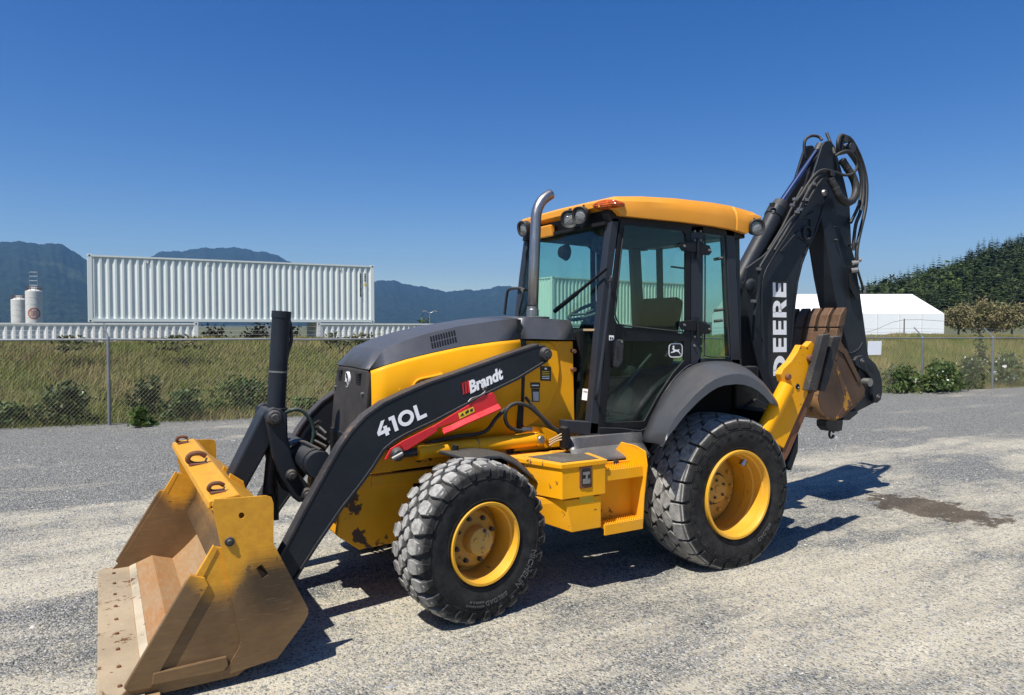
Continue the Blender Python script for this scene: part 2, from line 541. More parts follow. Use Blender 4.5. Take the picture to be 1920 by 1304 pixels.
def m_bucket():
    """yellow paint rubbed through to brown steel where the load slides"""
    m, nt, N, L, bs = nodes_of('worn_bucket_steel')
    tc = N.new('ShaderNodeTexCoord').outputs['Object']
    s = N.new('ShaderNodeSeparateXYZ'); L.new(tc, s.inputs[0])
    n1 = noise(N, L, tc, 2.5, 6, 0.65)
    n2 = noise(N, L, tc, 22, 6, 0.7)
    mp = N.new('ShaderNodeMapping'); mp.inputs['Scale'].default_value = (3, 3, 40); mp.inputs['Rotation'].default_value = (0, 0.35, 0); L.new(tc, mp.inputs[0])
    st = noise(N, L, mp.outputs[0], 3, 5)
    brown = mixc(N, L, mrange(N, L, n1, 0.3, 0.7), (0.150, 0.085, 0.036), (0.250, 0.155, 0.070))
    brown = mixc(N, L, mrange(N, L, st, 0.35, 0.75, 0, 0.6), brown, (0.125, 0.082, 0.048))
    # soot-dark rubbed patch on the upper plate
    dv = N.new('ShaderNodeCombineXYZ')
    L.new(mth(N, L, 'MULTIPLY', mth(N, L, 'ADD', s.outputs[0], 3.46), 5.2), dv.inputs[0])
    L.new(mth(N, L, 'MULTIPLY', mth(N, L, 'SUBTRACT', s.outputs[2], 0.54), 4.6), dv.inputs[1])
    dl = N.new('ShaderNodeVectorMath'); dl.operation = 'LENGTH'; L.new(dv.outputs[0], dl.inputs[0])
    dk = mrange(N, L, mth(N, L, 'ADD', dl.outputs['Value'], mth(N, L, 'MULTIPLY', mth(N, L, 'SUBTRACT', n2, 0.5), 0.7)), 0.55, 1.25, 0.85, 0.0)
    brown = mixc(N, L, dk, brown, (0.055, 0.037, 0.021))
    brown = mixc(N, L, mrange(N, L, n2, 0.62, 0.72, 0, 0.6), brown, (0.15, 0.055, 0.022))
    h = mth(N, L, 'ADD', mth(N, L, 'ADD', s.outputs[2], mth(N, L, 'MULTIPLY', mth(N, L, 'SUBTRACT', n1, 0.5), 0.10)), mth(N, L, 'MULTIPLY', mth(N, L, 'SUBTRACT', st, 0.5), 0.10))
    lx_ = mth(N, L, 'MULTIPLY', mrange(N, L, s.outputs[0], -3.60, -3.70, 0.0, 0.15), mrange(N, L, s.outputs[0], -3.90, -3.79, 0.0, 1.0))
    h = mth(N, L, 'ADD', h, lx_)
    yf = mrange(N, L, h, 0.54, 0.72, 0, 1, True)
    yel = mixc(N, L, mrange(N, L, n2, 0.3, 0.7), (0.56, 0.25, 0.014), (0.72, 0.35, 0.02))
    yel = mixc(N, L, mrange(N, L, mth(N, L, 'ADD', n2, mth(N, L, 'MULTIPLY', mth(N, L, 'SUBTRACT', 0.95, yf), 0.14)), 0.655, 0.69, 0, 1), yel, (0.11, 0.055, 0.025))
    sm = N.new('ShaderNodeMapping'); sm.inputs['Scale'].default_value = (5, 5, 150); sm.inputs['Rotation'].default_value = (0, 0.5, 0); L.new(tc, sm.inputs[0])
    scr = mrange(N, L, noise(N, L, sm.outputs[0], 2.2, 4, 0.6), 0.60, 0.70, 0, 0.45)
    brown = mixc(N, L, scr, brown, (0.36, 0.27, 0.17))
    yel = mixc(N, L, mth(N, L, 'MULTIPLY', scr, 0.8), yel, (0.30, 0.17, 0.06))
    L.new(mixc(N, L, yf, brown, yel), bs.inputs['Base Color'])
    L.new(mrange(N, L, n2, 0.3, 0.7, 0.42, 0.62), bs.inputs['Roughness'])
    L.new(mrange(N, L, yf, 0, 1, 0.35, 0.0), bs.inputs['Metallic'])
    bump(N, L, bs, n2, 0.2, 0.004)
    return m
bucket_mat = m_bucket()

def m_floor_steel():
    m, nt, N, L, bs = nodes_of('rust_bloom_steel')
    tc = N.new('ShaderNodeTexCoord').outputs['Object']
    mp = N.new('ShaderNodeMapping'); mp.inputs['Scale'].default_value = (30, 4, 4); mp.inputs['Rotation'].default_value = (0, 0, 0.5); L.new(tc, mp.inputs[0])
    st = noise(N, L, mp.outputs[0], 2, 6, 0.6)
    n1 = noise(N, L, tc, 2.0, 5, 0.6); n2 = noise(N, L, tc, 30, 6, 0.7)
    c = mixc(N, L, mrange(N, L, n1, 0.3, 0.7), (0.38, 0.185, 0.062), (0.36, 0.25, 0.135))
    c = mixc(N, L, mrange(N, L, st, 0.45, 0.7, 0, 0.55), c, (0.42, 0.32, 0.21))
    c = mixc(N, L, mrange(N, L, n2, 0.64, 0.70, 0, 0.8), c, (0.14, 0.07, 0.035))
    L.new(c, bs.inputs['Base Color'])
    bs.inputs['Roughness'].default_value = 0.6
    bs.inputs['Metallic'].default_value = 0.25
    bump(N, L, bs, n2, 0.2, 0.004)
    return m
floor_steel = m_floor_steel()

def m_grille():
    m, nt, N, L, bs = nodes_of('grille_mesh')
    tc = N.new('ShaderNodeTexCoord').outputs['Object']
    s = N.new('ShaderNodeSeparateXYZ'); L.new(tc, s.inputs[0])
    w1 = mth(N, L, 'SINE', mth(N, L, 'MULTIPLY', mth(N, L, 'ADD', s.outputs[1], s.outputs[2]), 420))
    w2 = mth(N, L, 'SINE', mth(N, L, 'MULTIPLY', mth(N, L, 'SUBTRACT', s.outputs[1], s.outputs[2]), 420))
    hole = mrange(N, L, mth(N, L, 'MULTIPLY', w1, w2), 0.1, 0.5)
    n1 = noise(N, L, tc, 6, 6, 0.65)
    c = mixc(N, L, mrange(N, L, n1, 0.35, 0.7), (0.022, 0.020, 0.019), (0.064, 0.053, 0.042))
    c = mixc(N, L, hole, c, (0.012, 0.012, 0.012))
    L.new(c, bs.inputs['Base Color'])
    bs.inputs['Roughness'].default_value = 0.75
    bump(N, L, bs, hole, -0.4, 0.004)
    return m
grille_mat = m_grille()

# ---- ground
def m_yard():
    m, nt, N, L, bs = nodes_of('gravel_ground')
    tc = N.new('ShaderNodeTexCoord').outputs['Object']
    s = N.new('ShaderNodeSeparateXYZ'); L.new(tc, s.inputs[0])
    mp = N.new('ShaderNodeMapping'); mp.inputs['Scale'].default_value = (0.30, 0.95, 1); mp.inputs['Rotation'].default_value = (0, 0, rad(-16)); L.new(tc, mp.inputs[0])
    big = noise(N, L, mp.outputs[0], 0.9, 6, 0.62)
    mid = noise(N, L, tc, 3.2, 6, 0.62)
    fine = noise(N, L, tc, 30, 4, 0.65)
    # bare compacted fines where the machines drive, loose grey stone towards the fence
    fy = mth(N, L, 'ADD', s.outputs[1], mth(N, L, 'MULTIPLY', s.outputs[0], 0.18))
    strip = mrange(N, L, fy, 1.6, 4.6, 0.0, 0.36, True)
    near = mrange(N, L, fy, -3.4, -1.4, 0.10, 0.0, True)
    f = mth(N, L, 'ADD', mth(N, L, 'ADD', mth(N, L, 'MULTIPLY', mth(N, L, 'SUBTRACT', big, 0.14), 1.9), mth(N, L, 'MULTIPLY', mth(N, L, 'SUBTRACT', mid, 0.28), 0.62)), mth(N, L, 'ADD', strip, near))
    f = mth(N, L, 'ADD', f, mth(N, L, 'MULTIPLY', mth(N, L, 'SUBTRACT', fine, 0.5), 0.7))
    grav = mrange(N, L, f, 0.72, 1.02)
    # stones
    v1 = N.new('ShaderNodeTexVoronoi'); v1.inputs['Scale'].default_value = 88; L.new(tc, v1.inputs['Vector'])
    v2 = N.new('ShaderNodeTexVoronoi'); v2.inputs['Scale'].default_value = 140; L.new(tc, v2.inputs['Vector'])
    bw = N.new('ShaderNodeSeparateXYZ'); L.new(v1.outputs['Color'], bw.inputs[0])
    bw2 = N.new('ShaderNodeSeparateXYZ'); L.new(v2.outputs['Color'], bw2.inputs[0])
    r1 = N.new('ShaderNodeValToRGB'); cr = r1.color_ramp
    cr.elements[0].position = 0.0; cr.elements[0].color = (0.060, 0.066, 0.072, 1)
    cr.elements[1].position = 1.0; cr.elements[1].color = (0.56, 0.55, 0.51, 1)
    e = cr.elements.new(0.45); e.color = (0.145, 0.154, 0.150, 1)
    e = cr.elements.new(0.8); e.color = (0.27, 0.275, 0.265, 1)
    L.new(bw.outputs[0], r1.inputs[0])
    stone = mixc(N, L, mrange(N, L, v1.outputs['Distance'], 0.5, 0.9, 0, 0.42), r1.outputs[0], (0.05, 0.05, 0.05))
    sand = mixc(N, L, mrange(N, L, mid, 0.3, 0.7), (0.45, 0.405, 0.30), (0.60, 0.55, 0.425))
    tk = N.new('ShaderNodeMapping'); tk.inputs['Scale'].default_value = (0.25, 7.0, 1); tk.inputs['Rotation'].default_value = (0, 0, rad(-20)); L.new(tc, tk.inputs[0])
    trk = noise(N, L, tk.outputs[0], 1.3, 5, 0.6, 0.4)
    sand = mixc(N, L, mrange(N, L, trk, 0.42, 0.68, 0, 0.45), sand, (0.36, 0.325, 0.25))
    sand = mixc(N, L, mrange(N, L, bw2.outputs[0], 0.35, 1.0, 0.0, 0.60), sand, (0.30, 0.28, 0.23))
    sand = mixc(N, L, mrange(N, L, bw.outputs[1], 0.74, 0.80, 0, 0.8), sand, stone)
    c = mixc(N, L, mth(N, L, 'MULTIPLY', grav, mrange(N, L, bw.outputs[2], 0.0, 0.5, 0.35, 1.0)), sand, stone)
    # oil-dark wet patch behind the machine
    q = N.new('ShaderNodeMapping'); q.vector_type = 'POINT'
    q.inputs['Location'].default_value = (-3.06, 0.76, 0); L.new(tc, q.inputs[0])
    q2 = N.new('ShaderNodeMapping'); q2.inputs['Rotation'].default_value = (0, 0, rad(-6)); q2.inputs['Scale'].default_value = (1.75, 1.0, 1); L.new(q.outputs[0], q2.inputs[0])
    ln = N.new('ShaderNodeVectorMath'); ln.operation = 'LENGTH'; L.new(q2.outputs[0], ln.inputs[0])
    wn_ = mth(N, L, 'ADD', ln.outputs['Value'], mth(N, L, 'MULTIPLY', mth(N, L, 'SUBTRACT', noise(N, L, tc, 4.5, 7, 0.75), 0.5), 2.3))
    wet = mrange(N, L, wn_, 0.60, 0.72, 1.0, 0.0)
    c = mixc(N, L, mth(N, L, 'MULTIPLY', wet, 0.86), c, (0.075, 0.054, 0.036))
    L.new(c, bs.inputs['Base Color'])
    bs.inputs['Roughness'].default_value = 0.92
    bs.inputs['Specular IOR Level'].default_value = 0.2
    hgt = mth(N, L, 'ADD', mth(N, L, 'MULTIPLY', mth(N, L, 'SUBTRACT', 1.0, v1.outputs['Distance']), mrange(N, L, grav, 0, 1, 0.35, 1.0)), mth(N, L, 'ADD', mth(N, L, 'ADD', mth(N, L, 'MULTIPLY', mid, 1.2), mth(N, L, 'MULTIPLY', trk, 1.6)), mth(N, L, 'MULTIPLY', fine, 0.6)))
    bump(N, L, bs, hgt, 1.0, 0.016)
    return m
yard_mat = m_yard()

def m_attr(name, rough=0.8, mul=1.0, spec=0.2, trans=0.0):
    m, nt, N, L, bs = nodes_of(name)
    a = N.new('ShaderNodeVertexColor'); a.layer_name = 'Col'
    L.new(a.outputs[0], bs.inputs['Base Color'])
    bs.inputs['Roughness'].default_value = rough
    bs.inputs['Specular IOR Level'].default_value = spec
    if trans:
        out = N['Material Output']
        tl = N.new('ShaderNodeBsdfTranslucent'); L.new(a.outputs[0], tl.inputs[0])
        mx = N.new('ShaderNodeMixShader'); mx.inputs[0].default_value = trans
        L.new(bs.outputs[0], mx.inputs[1]); L.new(tl.outputs[0], mx.inputs[2])
        L.new(mx.outputs[0], out.inputs[0])
    return m
stone_mat = m_attr('loose_stone', 0.9)
grass_mat = m_attr('grass_blades', 0.7, trans=0.25)
leaf_mat = m_attr('leaves', 0.55, spec=0.35, trans=0.2)
conifer_mat = m_attr('conifer_needles', 0.8)

def m_bank():
    m, nt, N, L, bs = nodes_of('bank_turf')
    tc = N.new('ShaderNodeTexCoord').outputs['Object']
    a = noise(N, L, tc, 0.8, 5, 0.6); b = noise(N, L, tc, 12, 6, 0.7)
    c = mixc(N, L, mrange(N, L, a, 0.35, 0.65), (0.085, 0.095, 0.030), (0.150, 0.120, 0.055))
    c = mixc(N, L, mrange(N, L, b, 0.4, 0.7, 0, 0.6), c, (0.05, 0.055, 0.02))
    L.new(c, bs.inputs['Base Color'])
    bs.inputs['Roughness'].default_value = 0.95
    bump(N, L, bs, b, 0.8, 0.06)
    return m
bank_mat = m_bank()
land_mat = paint('far_land', (0.075, 0.085, 0.035), rough=0.95, var=0.3, dust=0.2, topdust=0.05)

def m_mountain():
    m, nt, N, L, bs = nodes_of('forested_mountain')
    tc = N.new('ShaderNodeTexCoord').outputs['Object']
    a = noise(N, L, tc, 0.0016, 8, 0.65); b = noise(N, L, tc, 0.012, 6, 0.7)
    c = mixc(N, L, mrange(N, L, b, 0.3, 0.7), (0.012, 0.022, 0.014), (0.040, 0.058, 0.030))
    c = mixc(N, L, mrange(N, L, a, 0.62, 0.66, 0, 0.5), c, (0.075, 0.10, 0.045))
    L.new(c, bs.inputs['Base Color'])
    bs.inputs['Roughness'].default_value = 0.95
    bs.inputs['Specular IOR Level'].default_value = 0.1
    bump(N, L, bs, b, 1.0, 60)
    return m
mountain_mat = m_mountain()

def m_container(name, col, stain=0.3):
    m, nt, N, L, bs = nodes_of(name)
    tc = N.new('ShaderNodeTexCoord').outputs['Object']
    mp = N.new('ShaderNodeMapping'); mp.inputs['Scale'].default_value = (5, 5, 0.5); L.new(tc, mp.inputs[0])
    st = noise(N, L, mp.outputs[0], 1.4, 6, 0.65)
    c = mixc(N, L, mrange(N, L, st, 0.45, 0.75, 0, stain), col, tuple(x * 0.72 for x in col))
    rs = noise(N, L, tc, 7, 7, 0.75)
    c = mixc(N, L, mrange(N, L, rs, 0.70, 0.74, 0, 0.8 * stain), c, (0.20, 0.09, 0.04))
    L.new(c, bs.inputs['Base Color'])
    bs.inputs['Roughness'].default_value = 0.5
    return m
cont_white = m_container('container_white', (0.68, 0.725, 0.70), 0.3)
cont_cream = m_container('container_cream', (0.66, 0.68, 0.60), 0.4)
cont_lower = m_container('container_lower', (0.72, 0.72, 0.68), 0.5)
tent_mat = paint('tent_fabric', (0.80, 0.82, 0.82), rough=0.6, var=0.02, dust=0.06, topdust=0.0)
silo_mat = paint('silo_white', (0.62, 0.62, 0.58), rough=0.6, var=0.1, dust=0.8, topdust=0.1, dustcol=(0.36, 0.28, 0.21))
sign_mat = simple('sign_white', (0.78, 0.80, 0.82), 0.5)
bark_mat = paint('bark', (0.09, 0.065, 0.045), rough=0.9, var=0.3, bmp=0.6, bscale=20)

# ================================================================== the place
F0 = Vector((-4.134, 10.303, 0)); FU = Vector((0.9837, -0.1798, 0)).normalized(); FN = Vector((-FU.y, FU.x, 0))

def fpt(s, n, z=0.0):
    p = F0 + FU * s + FN * n
    return Vector((p.x, p.y, z))

def sstep(x, a, b):
    t = np.clip((x - a) / (b - a), 0, 1)
    return t * t * (3 - 2 * t)

def wob(x, y, k, seed=0.0):
    return (np.sin(x * k + seed) * np.cos(y * k * 1.31 + seed * 1.7) + 0.5 * np.sin(x * k * 2.3 + y * k * 1.9 + seed * 2.1)
            + 0.25 * np.sin(x * k * 4.7 - y * k * 4.1 + seed * 0.6))

def yard_z(x, y):
    d = np.exp(-((x - 0.6) ** 2 / 6 + (y) ** 2 / 8))
    return -0.030 * sstep(x, -1.6, -0.2) * d * 1.15 + 0.010 * wob(x, y, 1.3) * 0.6

def grid_mesh(name, xs, ys, zf, mat):
    X_, Y_ = np.meshgrid(xs, ys)
    Z_ = zf(X_, Y_)
    v = np.stack([X_.ravel(), Y_.ravel(), Z_.ravel()], 1)
    nx, ny = len(xs), len(ys)
    i = np.arange((ny - 1) * nx).reshape(ny - 1, nx)[:, :-1].ravel()
    f = np.stack([i, i + 1, i + nx + 1, i + nx], 1)
    return np_mesh(name, v, f, mat, smooth=True)

# far land, one sheet to the horizon
gx = np.array([-30000, -8000, -2000, -400, -60, 0, 60, 400, 2000, 8000, 30000], dtype=float)
tag(grid_mesh('ground', gx, gx, lambda x, y: np.full_like(x, -0.62), land_mat), kind='structure')
# gravel yard up to the fence (sheared to follow the fence line)
us = np.linspace(-30, 42, 260); vs = np.concatenate([np.linspace(-24, -17, 12), np.linspace(-16.9, 0.25, 150)])
S_, V_ = np.meshgrid(us, vs)
yx = F0.x + FU.x * S_ + FN.x * V_; yy = F0.y + FU.y * S_ + FN.y * V_
yz = yard_z(yx, yy)
yi = np.arange((len(vs) - 1) * len(us)).reshape(len(vs) - 1, len(us))[:, :-1].ravel()
tag(np_mesh('gravel_yard', np.stack([yx.ravel(), yy.ravel(), yz.ravel()], 1),
            np.stack([yi, yi + 1, yi + len(us) + 1, yi + len(us)], 1), yard_mat, smooth=True), kind='structure')

def bank_h(s, n):
    top = 1.40 + 0.05 * np.sin(s * 0.7) + 0.03 * np.sin(s * 1.9 + 1)
    up = sstep(n, 0.1, 5.2)
    down = sstep(n, 8.5, 13.0)
    return -0.06 + (top + 0.06) * up * (1 - down) - 0.52 * down + 0.05 * wob(s, n, 1.1) * sstep(n, 0, 1)
us = np.linspace(-40, 60, 260); vs = np.linspace(-0.3, 16, 60)
S_, V_ = np.meshgrid(us, vs)
bx = F0.x + FU.x * S_ + FN.x * V_; by = F0.y + FU.y * S_ + FN.y * V_
bi = np.arange((len(vs) - 1) * len(us)).reshape(len(vs) - 1, len(us))[:, :-1].ravel()
tag(np_mesh('grass_bank', np.stack([bx.ravel(), by.ravel(), bank_h(S_, V_).ravel()], 1),
            np.stack([bi, bi + 1, bi + len(us) + 1, bi + len(us)], 1), bank_mat, smooth=True), kind='structure')

# grass blades on the bank
NB = 230000
gs = rng.uniform(-8, 34, NB); gn = 8.2 * rng.random(NB) ** 0.85 - 0.05
gz = bank_h(gs, gn)
gxp = F0.x + FU.x * gs + FN.x * gn; gyp = F0.y + FU.y * gs + FN.y * gn
patch = wob(gs, gn, 0.9, 2.0) + 0.8 * wob(gs, gn, 2.7, 5.0) + rng.normal(0, 0.55, NB)
hh = (0.08 + 0.15 * rng.random(NB)) * (1 + 0.25 * np.clip(patch, -1, 1))
hh *= np.where(gn > 4.4, 0.45, 1.0)
ang = rng.uniform(0, 2 * np.pi, NB)
wd = rng.uniform(0.006, 0.014, NB)
lean = rng.uniform(0.1, 0.75, NB) * hh
la = rng.normal(0.4, 0.9, NB)
b0 = np.stack([gxp - np.cos(ang) * wd, gyp - np.sin(ang) * wd, gz - 0.02], 1)
b1 = np.stack([gxp + np.cos(ang) * wd, gyp + np.sin(ang) * wd, gz - 0.02], 1)
b2 = np.stack([gxp + np.cos(la) * lean, gyp + np.sin(la) * lean, gz + hh], 1)
gv = np.stack([b0, b1, b2], 1).reshape(-1, 3)
green = np.array([0.150, 0.178, 0.032]); tan = np.array([0.38, 0.30, 0.145]); pink = np.array([0.30, 0.17, 0.12]); dgreen = np.array([0.085, 0.120, 0.024])
k = np.clip(0.24 + 0.26 * patch + 0.12 * (gn > 4.6), 0, 1)[:, None]
gc = green * (1 - k) + tan * k
sel = rng.random(NB)
gc = np.where((sel < 0.12)[:, None], dgreen, gc)
gc = np.where(((sel > 0.88) & (wob(gs, gn, 0.6, 9.0) > 0.4))[:, None], pink, gc)
gc = gc * rng.uniform(0.7, 1.25, NB)[:, None]
gcv = np.repeat(gc, 3, 0)
tag(np_mesh('bank_grass', gv, np.arange(NB * 3).reshape(-1, 3), grass_mat, gcv), 'long half dry grass covering the bank behind the chain link fence', 'grass', kind='stuff')

# loose stones in the yard
NS = 52000
dd = 2.3 + 11.0 * rng.random(NS) ** 1.5
aa = rng.uniform(-0.80, 0.80, NS)
sx_ = CAM_LOC.x + dd * (np.sin(YAW + aa)); sy_ = CAM_LOC.y + dd * (np.cos(YAW + aa))
cl = wob(sx_, sy_, 1.7, 3.0) + 0.7 * wob(sx_, sy_, 0.6, 1.0) + rng.normal(0, 0.7, NS)
keep = cl > 0.1
sx_, sy_, dd = sx_[keep], sy_[keep], dd[keep]
NS = len(sx_)
rs_ = (0.003 + 0.0068 * rng.random(NS) ** 2.5) * (1 + 0.06 * dd)
big_ = rng.random(NS) < 0.006
rs_ = np.where(big_, rs_ * 1.9, rs_)
base = np.array([[1, 0, 0], [0.3, 0.95, 0], [-0.8, 0.6, 0], [-0.8, -0.6, 0], [0.3, -0.95, 0], [0.1, 0.05, 0.75]])
rot = rng.uniform(0, 2 * np.pi, NS)
jit = rng.uniform(0.65, 1.25, (NS, 6, 1))
bv = base[None] * jit * rs_[:, None, None]
cx_, sn_ = np.cos(rot)[:, None], np.sin(rot)[:, None]
stretch = rng.uniform(0.7, 1.3, NS)[:, None]
px_ = bv[:, :, 0] * stretch; py_ = bv[:, :, 1]
vx = px_ * cx_ - py_ * sn_ + sx_[:, None]; vy = px_ * sn_ + py_ * cx_ + sy_[:, None]
vz = bv[:, :, 2] + yard_z(sx_, sy_)[:, None] - 0.001
sv = np.stack([vx, vy, vz], 2).reshape(-1, 3)
fb = np.array([[0, 1, 5], [1, 2, 5], [2, 3, 5], [3, 4, 5], [4, 0, 5]])
sf = (np.arange(NS) * 6)[:, None, None] + fb[None]
tone = rng.random(NS)
sc = np.where((tone < 0.55)[:, None], np.array([0.23, 0.24, 0.25]), np.where((tone < 0.85)[:, None], np.array([0.38, 0.365, 0.33]), np.array([0.14, 0.15, 0.165]))) * rng.uniform(0.75, 1.35, NS)[:, None]
tag(np_mesh('gravel', sv, sf.reshape(-1, 3), stone_mat, np.repeat(sc, 6, 0)), 'loose crushed stone strewn over the yard', 'gravel', kind='stuff')

# ------------------------------------------------------------------ fence
fence = empty('chain_link_fence', fpt(0, 0))
tag(fence, 'chain link fence with top rail and barbed wire arms along the gravel yard', 'fence')
def fl(p):
    return Vector(p) - fence.location
def rail_z(s):
    return 1.60 - 0.0042 * s
span = 20.25 / 7
posts = [-span * 2, -span, 0] + [span * i for i in range(1, 8)] + [20.25 + 2.78, 20.25 + 5.6, 20.25 + 8.4]
for s in posts:
    h = rail_z(s)
    lean = random.uniform(-0.012, 0.012)
    po = MB().tube([fl(fpt(s, 0, -0.25)), fl(fpt(s + lean, 0, h + 0.02))], 0.030, 12).build('post', zinc, fence, smooth=True)
    MB().tube([fl(fpt(s + lean, 0, h + 0.0)), fl(fpt(s + lean, 0, h + 0.06))], [0.038, 0.026], 12).build('post_cap', zinc, po, smooth=True)
    MB().bar(fl(fpt(s + lean, 0, h + 0.04)), fl(fpt(s + lean - 0.10, 0.20, h + 0.30)), 0.022, 0.03).build('barb_arm', zinc, po)
    for zb in (0.25, 0.75, 1.2):
        MB().lathe([(zb - 0.012, 0.033), (zb + 0.012, 0.033)], fl(fpt(s + lean * zb / h, 0, 0)), 12, 'Z').build('tension_band', zinc, po, smooth=True)
s0, s1 = posts[0] - 0.3, posts[-1] + 0.3
MB().tube([fl(fpt(s0 + (s1 - s0) * i / 40, 0, rail_z(s0 + (s1 - s0) * i / 40) + 0.006 * math.sin(i * 2.1))) for i in range(41)], 0.021, 10).build('top_rail', zinc, fence, smooth=True)
m = MB()
for kx in (0.25, 0.55, 0.9):
    pts = []
    for i, s in enumerate(posts):
        pts.append(fl(fpt(s - 0.10 * kx, 0.20 * kx, rail_z(s) + 0.04 + 0.26 * kx)))
        if i + 1 < len(posts):
            s2 = (s + posts[i + 1]) / 2
            pts.append(fl(fpt(s2 - 0.10 * kx, 0.20 * kx, rail_z(s2) + 0.015 + 0.26 * kx)))
    m.tube(pts, 0.0028, 4)
m.build('barbed_wire', zinc, fence)
wire = []
wf = []
pitch = 0.072; z0w, r_w = 0.02, 0.0019
nw = int((s1 - s0) / pitch)
W = []
for i in range(-22, nw + 1):
    for sg in (1, -1):
        sa = s0 + i * pitch
        H = rail_z(sa) - z0w
        dx = H * 0.92
        a, b = (sa, sa + dx) if sg == 1 else (sa + dx, sa)
        a2, b2 = max(min(a, s1), s0), max(min(b, s1), s0)
        if abs(a2 - b2) < 0.02: continue
        za = z0w + H * (a2 - a) / (b - a); zb = z0w + H * (b2 - a) / (b - a)
        W.append((a2, za, b2, zb, 0.003 * sg))
W = np.array(W)
n_ = len(W)
pa = np.stack([F0.x + FU.x * W[:, 0], F0.y + FU.y * W[:, 0], W[:, 1]], 1) - np.array(fence.location)
pb = np.stack([F0.x + FU.x * W[:, 2], F0.y + FU.y * W[:, 2], W[:, 3]], 1) - np.array(fence.location)
ax_ = (pb - pa) / np.linalg.norm(pb - pa, axis=1)[:, None]
nn = np.array(FN)[None]
bb = np.cross(ax_, nn)
off = nn * W[:, 4][:, None]
ring = []
for q in (pa, pb):
    for th in (0.5, 2.6, 4.7):
        ring.append(q + off + (bb * math.cos(th) + nn * math.sin(th)) * np.where(W[:, 4] > 0, r_w, 0.0009)[:, None])
wv = np.stack(ring, 1).reshape(-1, 3)
fbase = np.array([[0, 1, 4, 3], [1, 2, 5, 4], [2, 0, 3, 5]])
wfaces = ((np.arange(n_) * 6)[:, None, None] + fbase[None]).reshape(-1, 4)
wire_mat = simple('fence_wire', (0.40, 0.38, 0.29), 0.6, 0.0)
tag(np_mesh('wire_mesh', wv, wfaces, wire_mat, parent=fence), kind='stuff')

# white sign on the fence
a, b = PD(1627, 640, 21.2), PD(1658, 666, 21.2)
sg = empty('fence_sign', fpt(14.3, -0.04, 1.25))
s_c = PD(1640, 653, 19.45)
sg.location = s_c
MB().obox((0, 0, 0), FU * 0.24, FN * 0.004, Vector((0.01, 0, 0.19))).build('panel', sign_mat, sg, bevel=0.002)
m = MB()
for sx in (-0.2, 0.2):
    m.tube([FU * sx + Vector((0, 0, 0.17)) - FN * 0.006, FU * sx + Vector((0, 0, 0.19)) + FN * 0.05], 0.004, 6)
m.build('tie', zinc, sg)
tag(sg, 'blank white sign panel tied to the chain link fence', 'sign')

# ------------------------------------------------------------------ plants by the fence
def leafy(name, loc, rx, ry, h, n, size, cols, label, cat='shrub', group=None, stems=5, flower=0):
    t = empty(name, loc)
    tag(t, label, cat, group)
    m = MB()
    for i in range(stems):
        a = random.uniform(0, 6.28)
        e = Vector((math.cos(a) * rx * random.uniform(0.2, 0.8), math.sin(a) * ry * random.uniform(0.2, 0.8), h * random.uniform(0.6, 1.0)))
        m.tube([Vector((random.uniform(-.05, .05), random.uniform(-.05, .05), -0.05)), e * 0.5 + Vector((0, 0, 0.12 * h)), e], [0.010, 0.003], 5, 3)
    m.build('stem', bark_mat, t, smooth=True)
    nc = max(5, n // 26)
    cc = np.stack([rng.normal(0, 0.40, nc) * rx, rng.normal(0, 0.40, nc) * ry, h * (0.10 + 0.85 * rng.random(nc) ** 1.15)], 1)
    shrink = 1 - 0.55 * (cc[:, 2] / h) ** 2
    cc[:, 0] *= shrink; cc[:, 1] *= shrink
    ci = rng.integers(0, nc, n)
    pc = cc[ci] + rng.normal(0, 1, (n, 3)) * np.array([rx * 0.16, ry * 0.16, h * 0.075])
    pc[:, 2] = np.clip(pc[:, 2], 0.02, None)
    u = rng.normal(0, 1, (n, 3)); u /= np.linalg.norm(u, axis=1)[:, None]
    w = rng.normal(0, 1, (n, 3)); w[:, 2] *= 0.5
    w = np.cross(u, w); w /= np.linalg.norm(w, axis=1)[:, None]
    sz = size * rng.uniform(0.6, 1.3, n)[:, None]
    v = np.stack([pc - u * sz, pc + w * sz * 0.55, pc + u * sz, pc - w * sz * 0.55], 1).reshape(-1, 3)
    tone = rng.random(nc)[ci]
    col = np.array(cols[0])[None] * (1 - tone[:, None]) + np.array(cols[1])[None] * tone[:, None]
    col = col * rng.uniform(0.65, 1.3, n)[:, None]
    if flower:
        fm = (rng.random(n) < flower)[:, None]
        col = np.where(fm, np.array([0.75, 0.74, 0.68]), col)
    np_mesh('foliage', v, np.arange(n * 4).reshape(-1, 4), leaf_mat, np.repeat(col, 4, 0), parent=t)
    return t

BR = ((0.045, 0.080, 0.022), (0.110, 0.155, 0.042))
def bush_px(px, py, n, *a, **k):
    p = PZ(px, py)
    return leafy('bramble_shrub', (p.x, p.y, 0), *a, **k)
bush_px(125, 795, 0, 0.46, 0.40, 0.80, 1000, 0.050, ((0.030, 0.050, 0.018), (0.095, 0.13, 0.035)), 'dark bramble shrub left of the first fence post', flower=0.004)
bush_px(265, 800, 0, 0.26, 0.22, 0.42, 520, 0.050, ((0.06, 0.10, 0.02), (0.13, 0.18, 0.045)), 'small bright green bramble sprout in front of the fence right of the post')
bush_px(280, 784, 0, 0.40, 0.4, 0.80, 650, 0.050, ((0.030, 0.052, 0.018), (0.075, 0.105, 0.028)), 'dark bramble shrub behind the bright sprout at the fence')
bush_px(345, 786, 0, 0.55, 0.5, 0.55, 900, 0.050, BR, 'low bramble shrub midway between fence post and loader cylinder')
bush_px(450, 776, 0, 0.85, 0.5, 0.75, 1300, 0.050, BR, 'broad bramble shrub just left of the upright loader cylinder')
